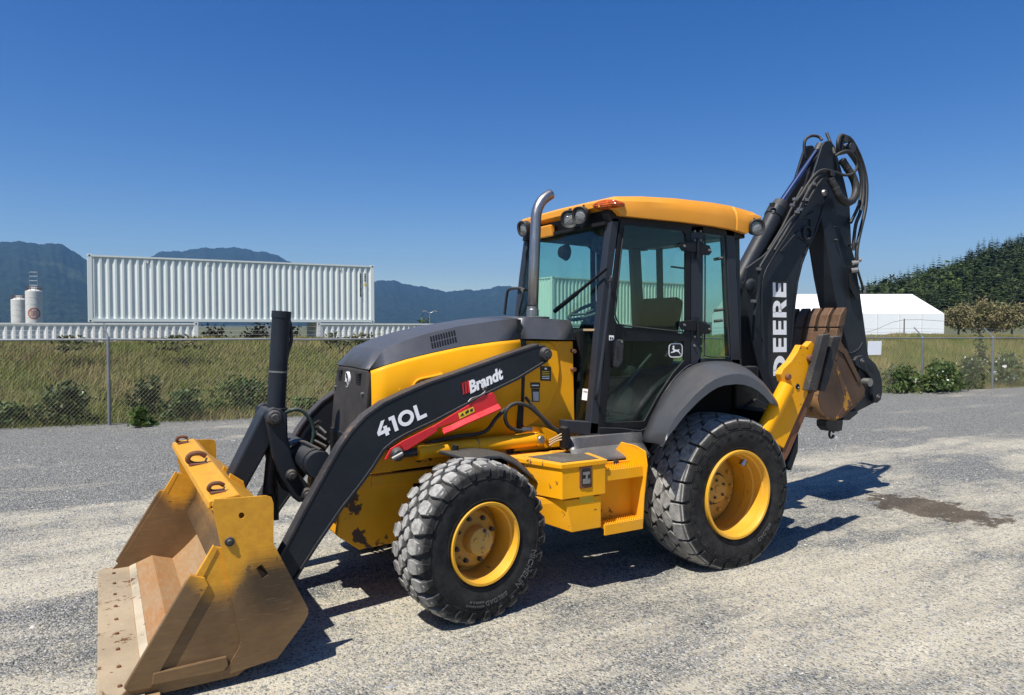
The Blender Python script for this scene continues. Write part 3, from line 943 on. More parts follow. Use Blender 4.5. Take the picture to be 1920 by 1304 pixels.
bush_px(20, 796, 0, 0.5, 0.4, 0.40, 700, 0.050, BR, 'low bramble shrub at the left edge of the picture')
bush_px(575, 772, 0, 0.5, 0.4, 0.30, 500, 0.050, BR, 'low weeds between loader cylinder and grille')
bush_px(1690, 736, 0, 0.85, 0.5, 0.75, 1500, 0.055, BR, 'bramble shrub beside the bent bucket link at the right fence', flower=0.01)
bush_px(1765, 735, 0, 0.95, 0.5, 0.80, 1900, 0.055, BR, 'bramble shrub between the two right fence posts', flower=0.015)
bush_px(1815, 729, 0, 0.55, 0.4, 0.95, 900, 0.055, BR, 'tall leafy bramble beside the rightmost fence post', flower=0.02)
bush_px(1835, 722, 0, 0.45, 0.4, 1.55, 520, 0.055, ((0.05, 0.075, 0.02), (0.12, 0.15, 0.05)), 'tall thin weed rising above the rail at the rightmost post', flower=0.05)
bush_px(1885, 724, 0, 0.9, 0.5, 1.0, 1200, 0.055, BR, 'white flowering bramble at the right edge of the picture', flower=0.06)
for i, (px, tt, lab) in enumerate(((700, 17.2, 'weed clump on the bank crest above the hood'), (330, 16.6, 'weed clump on the bank crest below the white container'), (640, 17.0, 'weed clump on the bank crest left of the hood'), (120, 16.0, 'weed clump on the bank crest near the silos'))):
    p = PD(px, 632, tt)
    leafy('weed_clump', (p.x, p.y, 1.30), 0.8, 0.5, 0.36, 260, 0.05, ((0.06, 0.08, 0.02), (0.17, 0.15, 0.06)), lab, 'weeds')

# ------------------------------------------------------------------ containers
def container(name, corner, ux, length, height, mat, label, group=None, marks=False, panel_dir=-1):
    """corner: lower near-left corner; ux: unit direction of the long side; depth goes away from the camera"""
    ux = Vector(ux).normalized(); uy = Vector((-ux.y, ux.x, 0)); W_ = 2.44
    t = empty(name, corner, math.atan2(ux.y, ux.x))
    tag(t, label, 'container', group)
    L_ = length; H_ = height
    n = int(round((L_ - 0.36) / 0.276)); pt = (L_ - 0.36) / n
    def wave(x0, cnt, pt, d):
        p = []
        for i in range(cnt):
            b = x0 + i * pt
            p += [(b, 0), (b + pt * 0.26, 0), (b + pt * 0.50, d), (b + pt * 0.76, d)]
        p.append((x0 + cnt * pt, 0))
        return p
    for yb, sgn in ((0.02, 1), (W_ - 0.02, -1)):
        prof = wave(0.18, n, pt, 0.055 * sgn)
        rows = [[Vector((x, yb + d, z)) for x, d in prof] for z in (0.14, H_ - 0.10)]
        MB().grid(rows).build('side_panel', mat, t)
    for xb, sgn in ((0.02, 1), (L_ - 0.02, -1)):
        cnt = 8
        prof = wave(0.18, cnt, (W_ - 0.36) / cnt, 0.045 * sgn)
        rows = [[Vector((xb + d, y, z)) for y, d in prof] for z in (0.14, H_ - 0.10)]
        MB().grid(rows).build('end_panel', mat, t)
    prof = wave(0.1, int(n * 0.8), (L_ - 0.2) / int(n * 0.8), 0.02)
    MB().grid([[Vector((x, y, H_ - 0.05 + d)) for x, d in prof] for y in (0.05, W_ - 0.05)]).build('roof', mat, t)
    for x in (0.0, L_ - 0.18):
        for y in (0.0, W_ - 0.16):
            MB().box(x, x + 0.18, y, y + 0.16, 0.12, H_ - 0.12).build('corner_post', mat, t, bevel=0.01)
            for z in (0.0, H_ - 0.119):
                c = MB().box(x - 0.004, x + 0.184, y - 0.004, y + 0.164, z, z + 0.119).build('corner_casting', mat, t, bevel=0.008)
                MB().lathe([(-0.0075, 0.001), (-0.0075, 0.035), (0.01, 0.035)], (x + 0.09, y, z + 0.06), 12).build('casting_hole', black_paint, c)
    for y in (0.0, W_ - 0.07):
        MB().box(0.18, L_ - 0.18, y, y + 0.07, H_ - 0.10, H_ - 0.03).build('top_rail', mat, t)
        MB().box(0.18, L_ - 0.18, y, y + 0.07, 0.02, 0.15).build('bottom_rail', mat, t)
    for x in (0.0, L_ - 0.07):
        MB().box(x, x + 0.07, 0.16, W_ - 0.16, H_ - 0.10, H_ - 0.02).build('end_rail', mat, t)
        MB().box(x, x + 0.07, 0.16, W_ - 0.16, 0.02, 0.15).build('end_rail', mat, t)
    MB().box(0.1, L_ - 0.1, 0.1, W_ - 0.1, 0.08, 0.14).build('floor', rust, t)
    if marks:
        random.seed(3)
        for col_x, zt, zn in ((L_ - 0.72, H_ - 0.42, 11), (L_ - 0.50, H_ - 0.42, 4)):
            z = zt
            for i in range(zn):
                MB().box(col_x, col_x + random.uniform(0.05, 0.085), 0.010, 0.0135, z - 0.075, z).build('marking', black_decal, t)
                z -= 0.105
        MB().box(L_ - 0.50, L_ - 0.39, 0.010, 0.0135, H_ - 1.02, H_ - 0.90).build('sticker', yellow_decal, t)
        for xx in (2.2, 4.6, 8.4, 10.5):
            MB().box(xx, xx + 0.07, 0.005, 0.0185, H_ - 0.30, H_ - 0.19).build('vent_hood', cont_lower, t)
    return t

# upper white container: left corner seen at (165, 603), right at (703, 605)
ca = PD(165, 603, 29.6); cb = PD(703, 605, 35.2)
cu_ = (cb - ca); cu_.z = 0; cu_.normalize()
container('shipping_container', (ca.x, ca.y, 2.02), cu_, 12.19, 2.83, cont_white, 'long white corrugated container raised on top of the lower container row', marks=True)
z_low = 2.015 - 2.59
pl = ca + cu_ * (12.19 * 0.345) + Vector((-cu_.y, cu_.x, 0)) * 0.0
container('shipping_container', (pl.x - cu_.x * 12.19, pl.y - cu_.y * 12.19, z_low), cu_, 12.19, 2.59, cont_lower, 'low white container under the left end of the raised white container')
pl2 = ca + cu_ * (12.19 * 0.77)
container('shipping_container', (pl2.x, pl2.y, z_low), cu_, 12.19, 2.59, cont_lower, 'low white container under the right end of the raised white container')
pl3 = ca - cu_ * (12.19 * 0.675)
container('shipping_container', (pl3.x - cu_.x * 12.19, pl3.y - cu_.y * 12.19, z_low), cu_, 12.19, 2.59, cont_lower, 'low white container at the far left edge below the silos')
# container seen through the cab glass
cc_ = PD(1035, 612, 41.0); cd_ = PD(1352, 613, 49.6)
cv_ = (cd_ - cc_); cv_.z = 0; cv_.normalize()
container('shipping_container', (cc_.x, cc_.y, 1.86), cv_, 12.19, 2.86, cont_cream, 'cream corrugated container seen through the cab glass')
container('shipping_container', (cc_.x, cc_.y, 1.855 - 2.46), cv_, 12.19, 2.46, cont_lower, 'lower container carrying the cream one behind the cab')

for q_, (fr_, nm_) in enumerate(((0.42, 'dry brown brush under the raised container, left clump'), (0.55, 'dry brown brush under the raised container, middle clump'), (0.68, 'dry brown brush under the raised container, right clump'))):
    bp_ = ca + cu_ * (12.19 * fr_) + Vector((-cu_.y, cu_.x, 0)) * 0.6
    leafy('brush_clump', (bp_.x, bp_.y, -0.6), 1.3, 0.6, 2.45, 900, 0.09, ((0.06, 0.035, 0.02), (0.16, 0.12, 0.06)), nm_, 'brush', stems=9)

# ------------------------------------------------------------------ silos
faded_red = paint('faded_red', (0.42, 0.13, 0.08), rough=0.7, var=0.2, dust=0.5)
def silo(px, d, r, ztop, label, mast=False, logo=False):
    p = PD(px, 612, d)
    t = empty('storage_silo', (p.x, p.y, -0.62))
    tag(t, label, 'silo')
    H = ztop + 0.62
    MB().lathe([(0, r), (H * 0.5, r), (H - 0.05, r), (H, r - 0.05), (H + 0.55, 0.35), (H + 0.6, 0.01)], (0, 0, 0), 32, 'Z').build('shell', silo_mat, t, smooth=True)
    m = MB()
    for k in range(10):
        a = k * 0.628
        c, s = math.cos(a) * (r - 0.1), math.sin(a) * (r - 0.1)
        m.tube([(c, s, H - 0.1), (c, s, H + 0.95)], 0.04, 5)
    m.lathe([(H + 0.95, r - 0.14), (H + 1.02, r - 0.06)], (0, 0, 0), 24, 'Z')
    m.lathe([(H + 0.5, r - 0.14), (H + 0.57, r - 0.06)], (0, 0, 0), 24, 'Z')
    m.build('railing', rust, t)
    MB().box(-0.6, 0.6, -0.6, 0.6, H + 0.3, H + 1.0).build('filter_house', silo_mat, t)
    m = MB()
    for k in range(7):
        m.lathe([(H * k / 7, r + 0.01), (H * k / 7 + 0.08, r + 0.03), (H * k / 7 + 0.16, r + 0.01)], (0, 0, 0), 32, 'Z')
    m.build('seam_ring', silo_mat, t, smooth=True)
    if mast:
        m = MB()
        for x in (-0.9, 0.9):
            m.tube([C_R * x + Vector((0, 0, H)), C_R * x + Vector((0, 0, H + 4.3))], 0.07, 6)
        for z in (1.3, 2.3, 3.3, 4.2):
            m.tube([C_R * -0.9 + Vector((0, 0, H + z)), C_R * 0.9 + Vector((0, 0, H + z))], 0.05, 6)
        m.build('ladder_mast', zinc, t)
    if logo:
        c = Vector((0, 0, H * 0.42 + 1.0)); Fv = Vector((p.x - CAM_LOC.x, p.y - CAM_LOC.y, 0)).normalized(); Rv = Vector((Fv.y, -Fv.x, 0))
        m = MB(); rows = []
        for rr in (0.95, 1.25):
            rows.append([])
            for k in range(29):
                a = 2 * math.pi * k / 28
                u = rr * math.cos(a); ph = u / r
                rows[-1].append(Rv * (math.sin(ph) * (r + 0.03)) - Fv * (math.cos(ph) * (r + 0.03)) + Vector((0, 0, c.z + rr * math.sin(a))))
        m.grid(rows); m.build('round_emblem', faded_red, t)
        m = MB()
        for zz in (-0.45, 0.0, 0.45):
            rows = [[], []]
            for k in range(9):
                u = -0.7 + 1.4 * k / 8; ph = u / r
                for q, dz in ((0, -0.12), (1, 0.12)):
                    rows[q].append(Rv * (math.sin(ph) * (r + 0.03)) - Fv * (math.cos(ph) * (r + 0.03)) + Vector((0, 0, c.z + zz + dz + 0.2 * math.sin(k * 1.9))))
            m.grid(rows)
        m.build('emblem_bar', faded_red, t)
    return t
silo(36.5, 160, 1.55, 7.8, 'shorter white storage silo at the far left')
silo(64.5, 158, 1.62, 9.6, 'taller white storage silo with red round emblem and ladder mast', True, True)

# ------------------------------------------------------------------ fabric building
def tent():
    d0 = 112.0
    r0 = PD(1769, 630, d0); l0 = PD(1395, 630, d0 * 1.00)
    ux = (r0 - l0); ux.z = 0; Lh = ux.length; ux.normalize(); uy = Vector((-ux.y, ux.x, 0))
    zb = -0.62; ze = 1.85 + 24 * d0 / FPX; dr = 9.0; zr = 1.85 + 60 * (d0 + dr) / FPX
    t = empty('fabric_building', (l0.x, l0.y, zb))
    tag(t, 'white fabric storage building with pitched roof beyond the right fence', 'building')
    def q(u, v, z):
        return ux * u + uy * v + Vector((0, 0, z - zb))
    nb = 9
    inset = 3.0
    for i in range(nb):
        a, b = Lh * i / nb, Lh * (i + 1) / nb
        MB().grid([[q(a, 0, zb), q(b, 0, zb)], [q(a, 0, ze), q(b, 0, ze)]]).build('wall_panel', tent_mat, t)
        rows = []
        for k in range(4):
            f = k / 3
            sag = 0.08 * math.sin(f * math.pi)
            rows.append([q(a, dr * f, ze + (zr - ze) * f), q((a + b) / 2, dr * f, ze + (zr - ze) * f - sag), q(b, dr * f, ze + (zr - ze) * f)])
        MB().grid(rows).build('roof_panel', tent_mat, t)
        MB().grid([[q(a, dr, zr), q(b, dr, zr)], [q(a, 2 * dr, ze), q(b, 2 * dr, ze)]]).build('roof_panel', tent_mat, t)
    g = MB()
    g.add([q(Lh, 0, zb), q(Lh, 2 * dr, zb), q(Lh, 2 * dr, ze), q(Lh, dr, zr), q(Lh, 0, ze)], [(0, 1, 2, 3, 4)])
    g.build('gable_wall', tent_mat, t)
    g = MB()
    g.add([q(0, 0, zb), q(0, 2 * dr, zb), q(0, 2 * dr, ze), q(0, dr, zr), q(0, 0, ze)], [(0, 1, 2, 3, 4)])
    g.build('gable_wall', tent_mat, t)
    for i in range(nb + 1):
        MB().tube([q(Lh * i / nb, -0.05, zb), q(Lh * i / nb, -0.05, ze)], 0.06, 6).build('wall_tube', silo_mat, t)
    for i in (3, 6):
        c = q(Lh * i / nb + 0.6, dr, zr)
        MB().lathe([(0, 0.35), (0.4, 0.35), (0.45, 0.75), (0.75, 0.75), (0.95, 0.1)], c, 12, 'Z').build('roof_vent', zinc, t, smooth=True)
tent()
# thin utility pole and cable run in front of it
up_ = PD(1695, 630, 60)
pole = empty('utility_pole', (up_.x, up_.y, -0.62)); tag(pole, 'thin dark pole with sagging cables before the white fabric building', 'pole')
MB().tube([(0, 0, 0), (0, 0, 3.1)], [0.06, 0.045], 8).build('shaft', bark_mat, pole, smooth=True)
MB().tube([C_R * -7 + Vector((0, 0, 1.7)), C_R * -3 + Vector((0, 0, 2.0)), Vector((0, 0, 3.0)), C_R * 6 + Vector((0, 0, 2.75)), C_R * 14 + Vector((0, 0, 2.8))], 0.014, 5, 4).build('cable', rubber, pole)

# ------------------------------------------------------------------ lamp post and small tree beyond the hood
lp = PD(806, 612, 75)
t = empty('lamp_post', (lp.x, lp.y, -0.62)); tag(t, 'distant lamp post with two lamp heads above the hood', 'lamp post')
MB().tube([(0, 0, 0), (0, 0, 3.9)], [0.09, 0.06], 8).build('pole', zinc, t, smooth=True)
for sx in (-1, 1):
    MB().tube([Vector((0, 0, 3.85)), C_R * 0.4 * sx + Vector((0, 0, 4.0))], 0.03, 6).build('lamp_arm', zinc, t)
    MB().obox(C_R * 0.55 * sx + Vector((0, 0, 4.03)), C_R * 0.2, C_F * 0.1, Vector((0, 0, 0.06))).build('lamp_head', zinc, t, bevel=0.01)
p = PD(797, 622, 60)
leafy('small_tree', (p.x, p.y, 0.2), 0.75, 0.7, 2.5, 420, 0.12, ((0.05, 0.085, 0.03), (0.13, 0.17, 0.06)), 'small pale green tree beside the distant lamp post', 'tree', stems=4)

# ------------------------------------------------------------------ mountains
def range_mesh(prof, d, depth, seed, name):
    xs = np.arange(prof[0][0], prof[-1][0] + 1, 4.0)
    pr = np.array(prof, dtype=float)
    ys = np.interp(xs, pr[:, 0], pr[:, 1])
    ys = ys + 1.5 * np.sin(xs * 0.09 + seed) + 0.9 * np.sin(xs * 0.23 + seed * 2) + 0.6 * np.sin(xs * 0.61)
    rows = 26
    V = []
    for j in range(rows):
        f = j / (rows - 1)
        dj = d - depth * (1 - f)
        prof_h = f ** 1.15
        for x, y in zip(xs, ys):
            top = (612 - y) * d / FPX
            e = np.sin(x * 0.045 + seed * 3 + f * 2.0) * 0.5 + np.sin(x * 0.11 - f * 4) * 0.3 + 0.35 * abs(np.sin(x * 0.19 + 3 * np.sin(f * 5 + x * 0.02))) + 0.2 * np.sin(x * 0.37 + f * 11)
            h = top * prof_h * (1 + 0.26 * e * (1 - f) * (f > 0)) 
            q = PD(x, 612, dj * (1 + 0.03 * e * (1 - f)))
            V.append((q.x, q.y, 1.85 + h if f > 0 else -2.0))
    nx = len(xs)
    i = np.arange((rows - 1) * nx).reshape(rows - 1, nx)[:, :-1].ravel()
    F_ = np.stack([i, i + 1, i + nx + 1, i + nx], 1)
    o = np_mesh(name, np.array(V), F_, mountain_mat, smooth=True)
    tag(o, kind='structure')
    return o
range_mesh([(-700, 470), (-400, 430), (-200, 440), (-40, 450), (0, 453), (60, 456), (115, 459), (140, 470), (165, 488), (210, 520), (300, 590), (340, 612)], 6200, 2600, 1.0, 'mountains')
range_mesh([(120, 600), (200, 530), (250, 495), (300, 475), (345, 470), (385, 467), (420, 464), (460, 468), (500, 473), (540, 489), (600, 510), (660, 522), (703, 527), (745, 528), (800, 541), (850, 547), (900, 543), (950, 537), (985, 540), (1040, 560), (1100, 580), (1200, 596), (1350, 604), (1600, 609), (2300, 610)], 8800, 3000, 2.0, 'mountains')

# ------------------------------------------------------------------ wooded hill on the right
hill_prof = [(1490, 606), (1560, 590), (1600, 575), (1640, 562), (1690, 545), (1730, 530), (1780, 512), (1830, 488), (1880, 468), (1930, 458), (2050, 450), (2300, 470), (2600, 560)]
HD = 560.0
def hill_pt(px, f):
    pr = np.array(hill_prof, dtype=float)
    y = np.interp(px, pr[:, 0], pr[:, 1])
    top = (612 - y) * HD / FPX
    dj = HD - 230 * (1 - f)
    q = PD(px, 612, dj)
    return q.x, q.y, -0.62 + (top + 2.4) * (f ** 0.85)
hx = np.linspace(1490, 2600, 90)
HV = [hill_pt(x, f) for f in np.linspace(0, 1, 14) for x in hx]
HV += [(PD(x, 612, HD + 200).x, PD(x, 612, HD + 200).y, -1.0) for x in hx]
nx = len(hx)
i = np.arange(14 * nx).reshape(14, nx)[:, :-1].ravel()
tag(np_mesh('hill', np.array(HV), np.stack([i, i + 1, i + nx + 1, i + nx], 1), land_mat, smooth=True), kind='structure')

def conifer_arrays(h, rbase, whorls=15, br=9):
    """layered drooping boughs as triangles"""
    V = []; Cc = []
    for k in range(whorls):
        f = k / (whorls - 1)
        z = h * (0.10 + 0.88 * f)
        R_ = rbase * (1 - f) ** 0.85 * rng.uniform(0.75, 1.2) + 0.15
        for b in range(br):
            a = rng.uniform(0, 6.283)
            r_ = R_ * rng.uniform(0.6, 1.15)
            wdt = 0.35 * r_ + 0.25
            tip = np.array([math.cos(a) * r_, math.sin(a) * r_, z - 0.22 * r_])
            sdv = np.array([-math.sin(a), math.cos(a), 0]) * wdt
            root = np.array([0, 0, z + 0.10 * r_ + 0.3])
            mid = np.array([math.cos(a), math.sin(a), 0]) * r_ * 0.55 + np.array([0, 0, z - 0.05 * r_])
            V += [root, mid + sdv, tip, root, tip, mid - sdv]
            c = np.array([0.024, 0.038, 0.013]) * rng.uniform(0.6, 1.7)
            if rng.random() < 0.12: c = c * np.array([1.6, 1.35, 0.9])
            Cc += [c] * 6
    return np.array(V), np.array(Cc)
protos = [conifer_arrays(1.0 * h, h * 0.17) for h in (24, 27, 22, 30, 25, 20)]
def round_arrays(h, r):
    nc = 16; n = 150
    u = rng.normal(0, 1, (nc, 3)); u /= np.linalg.norm(u, axis=1)[:, None]
    cc = u * np.array([r, r, h * 0.36]) * (rng.random(nc)[:, None] ** 0.4) + np.array([0, 0, h * 0.58])
    ci = rng.integers(0, nc, n)
    pc = cc[ci] + rng.normal(0, 1, (n, 3)) * r * 0.22
    V = (pc[:, None, :] + rng.normal(0, 1, (n, 3, 3)) * 0.85).reshape(-1, 3)
    tone = rng.uniform(0.6, 1.5, nc)[ci]
    return V, np.repeat(np.array([0.040, 0.056, 0.018])[None] * tone[:, None], 3, 0)
protos += [round_arrays(22, 5.5), round_arrays(20, 6.5), round_arrays(25, 6.0), round_arrays(18, 6.0)]
allV, allC = [], []
for _ in range(1150):
    px = rng.uniform(1555, 2080); f = rng.random() ** 0.8 * 0.97
    x, y, z = hill_pt(px, f)
    pk = rng.integers(0, len(protos))
    V, Cc = protos[pk]
    s = rng.uniform(0.42, 0.85) * ((0.70 if pk < 6 else 0.45) if f > 0.70 else 1.0); a = rng.uniform(0, 6.28)
    ca_, sa_ = math.cos(a), math.sin(a)
    wdn = rng.uniform(1.0, 1.5)
    Q = np.stack([(V[:, 0] * ca_ - V[:, 1] * sa_) * s * wdn + x, (V[:, 0] * sa_ + V[:, 1] * ca_) * s * wdn + y, V[:, 2] * s + z], 1)
    allV.append(Q); allC.append(Cc * rng.uniform(0.7, 1.4) * (np.array([1.5, 1.5, 1.0]) if rng.random() < 0.22 else 1.0))
allV = np.concatenate(allV); allC = np.concatenate(allC)
tag(np_mesh('hill_forest', allV, np.arange(len(allV)).reshape(-1, 3), conifer_mat, allC), 'dense dark conifer forest covering the right hill', 'forest', kind='stuff')
ORD = ['first', 'second', 'third', 'fourth', 'fifth', 'sixth', 'seventh', 'eighth', 'ninth', 'tenth', 'eleventh', 'twelfth', 'thirteenth', 'fourteenth', 'fifteenth', 'sixteenth', 'seventeenth', 'eighteenth', 'nineteenth', 'twentieth', 'twenty-first', 'twenty-second', 'twenty-third', 'twenty-fourth']
sky = [(1632, 545), (1645, 528), (1660, 531), (1687, 518), (1701, 506), (1718, 497), (1730, 494), (1741, 505), (1758, 509), (1776, 494), (1799, 479), (1815, 467), (1832, 452), (1842, 447), (1853, 453), (1867, 446), (1880, 450), (1895, 448), (1906, 441), (1917, 444)]
pme = []
for V, Cc in protos:
    me = bpy.data.meshes.new('boughs')
    me.from_pydata(V.tolist(), [], np.arange(len(V)).reshape(-1, 3).tolist())
    at = me.color_attributes.new('Col', 'FLOAT_COLOR', 'POINT')
    c4 = np.ones((len(V), 4), dtype=np.float32); c4[:, :3] = Cc
    at.data.foreach_set('color', c4.ravel()); me.materials.append(conifer_mat)
    zm = V[:, 2].max()
    pme.append((me, zm))
tr_me = MB().tube([(0, 0, -2), (0, 0, 12), (0, 0, 20)], [0.35, 0.08], 6)
trunk_mesh = None
pme = pme[:6]
for i, (px, py) in enumerate(sky):
    x, y, z = hill_pt(px, 0.985)
    zt = 1.85 + (612 - py) * HD / FPX
    me, zm = pme[i % len(pme)]
    t = empty('conifer_tree', (x, y, z - 1.0), random.uniform(0, 6))
    tag(t, 'dark conifer on the hill skyline, %s from the left' % ORD[i], 'tree', 'skyline conifers on the right hill')
    hgt = max(zt - z + 1.0, 6.0)
    s = hgt / zm
    cr = bpy.data.objects.new('crown', me); COL.objects.link(cr); cr.parent = t; cr.scale = (s * 1.9, s * 1.9, s)
    if trunk_mesh is None:
        tk = tr_me.build('trunk', bark_mat, t, smooth=True); trunk_mesh = tk.data
    else:
        tk = bpy.data.objects.new('trunk', trunk_mesh); COL.objects.link(tk); tk.parent = t
    tk.scale = (s, s, s)

# brownish broadleaf trees at the foot of the hill
def broadleaf(px, d, r, h, label, cols):
    p = PD(px, 612, d)
    t = empty('broadleaf_tree', (p.x, p.y, -0.62)); tag(t, label, 'tree', None)
    m = MB()
    m.tube([(0, 0, -0.3), (0.2, 0, h * 0.3), (0.1, 0.1, h * 0.6)], [0.3, 0.12], 8, 4)
    for k in range(6):
        a = k * 1.05 + random.random()
        m.tube([(0.1, 0, h * 0.3 + 0.1 * k), (math.cos(a) * r * 0.4, math.sin(a) * r * 0.4, h * 0.55), (math.cos(a) * r * 0.7, math.sin(a) * r * 0.7, h * 0.75)], [0.12, 0.03], 6, 3)
    m.build('trunk', bark_mat, t, smooth=True)
    n = 3600; nc = 60
    u = rng.normal(0, 1, (nc, 3)); u /= np.linalg.norm(u, axis=1)[:, None]
    cc = u * np.array([r, r, h * 0.42]) * (rng.random(nc)[:, None] ** 0.4) * 0.9 + np.array([0, 0, h * 0.50])
    ci = rng.integers(0, nc, n)
    pc = cc[ci] + rng.normal(0, 1, (n, 3)) * np.array([r * 0.15, r * 0.15, h * 0.06])
    pc[:, 2] = np.clip(pc[:, 2], 0.2, None)
    a_ = rng.normal(0, 1, (n, 3)); a_ /= np.linalg.norm(a_, axis=1)[:, None]
    b_ = np.cross(a_, rng.normal(0, 1, (n, 3))); b_ /= np.linalg.norm(b_, axis=1)[:, None]
    sz = 0.28 * rng.uniform(0.6, 1.3, n)[:, None]
    v = np.stack([pc - a_ * sz, pc + b_ * sz * 0.6, pc + a_ * sz, pc - b_ * sz * 0.6], 1).reshape(-1, 3)
    tone = rng.random(nc)[ci][:, None]
    col = (np.array(cols[0]) * (1 - tone) + np.array(cols[1]) * tone) * rng.uniform(0.7, 1.3, n)[:, None]
    np_mesh('crown', v, np.arange(n * 4).reshape(-1, 4), leaf_mat, np.repeat(col, 4, 0), parent=t)
OL = ((0.120, 0.122, 0.048), (0.290, 0.240, 0.115))
broadleaf(1797, 190, 3.6, 9.5, 'olive brown tree right behind the white fabric building', OL)
broadleaf(1836, 185, 4.9, 11.0, 'olive brown rounded tree second from the right edge', OL)
broadleaf(1897, 180, 5.4, 10.0, 'olive brown rounded tree at the right edge', OL)
broadleaf(1865, 215, 4.0, 7.5, 'small olive tree behind the two rounded trees', OL)
# ================================================================== the backhoe loader
BH = empty('backhoe_loader', (0, 0, 0))
tag(BH, 'yellow and charcoal backhoe loader parked on the gravel yard', 'backhoe loader')
PI = math.pi

def mirror_y(y0, y1):
    return -y1, -y0

# ------------------------------------------------------------------ wheels
def rot_pt(r, a, t):
    return Vector((r * math.cos(a), t, r * math.sin(a)))

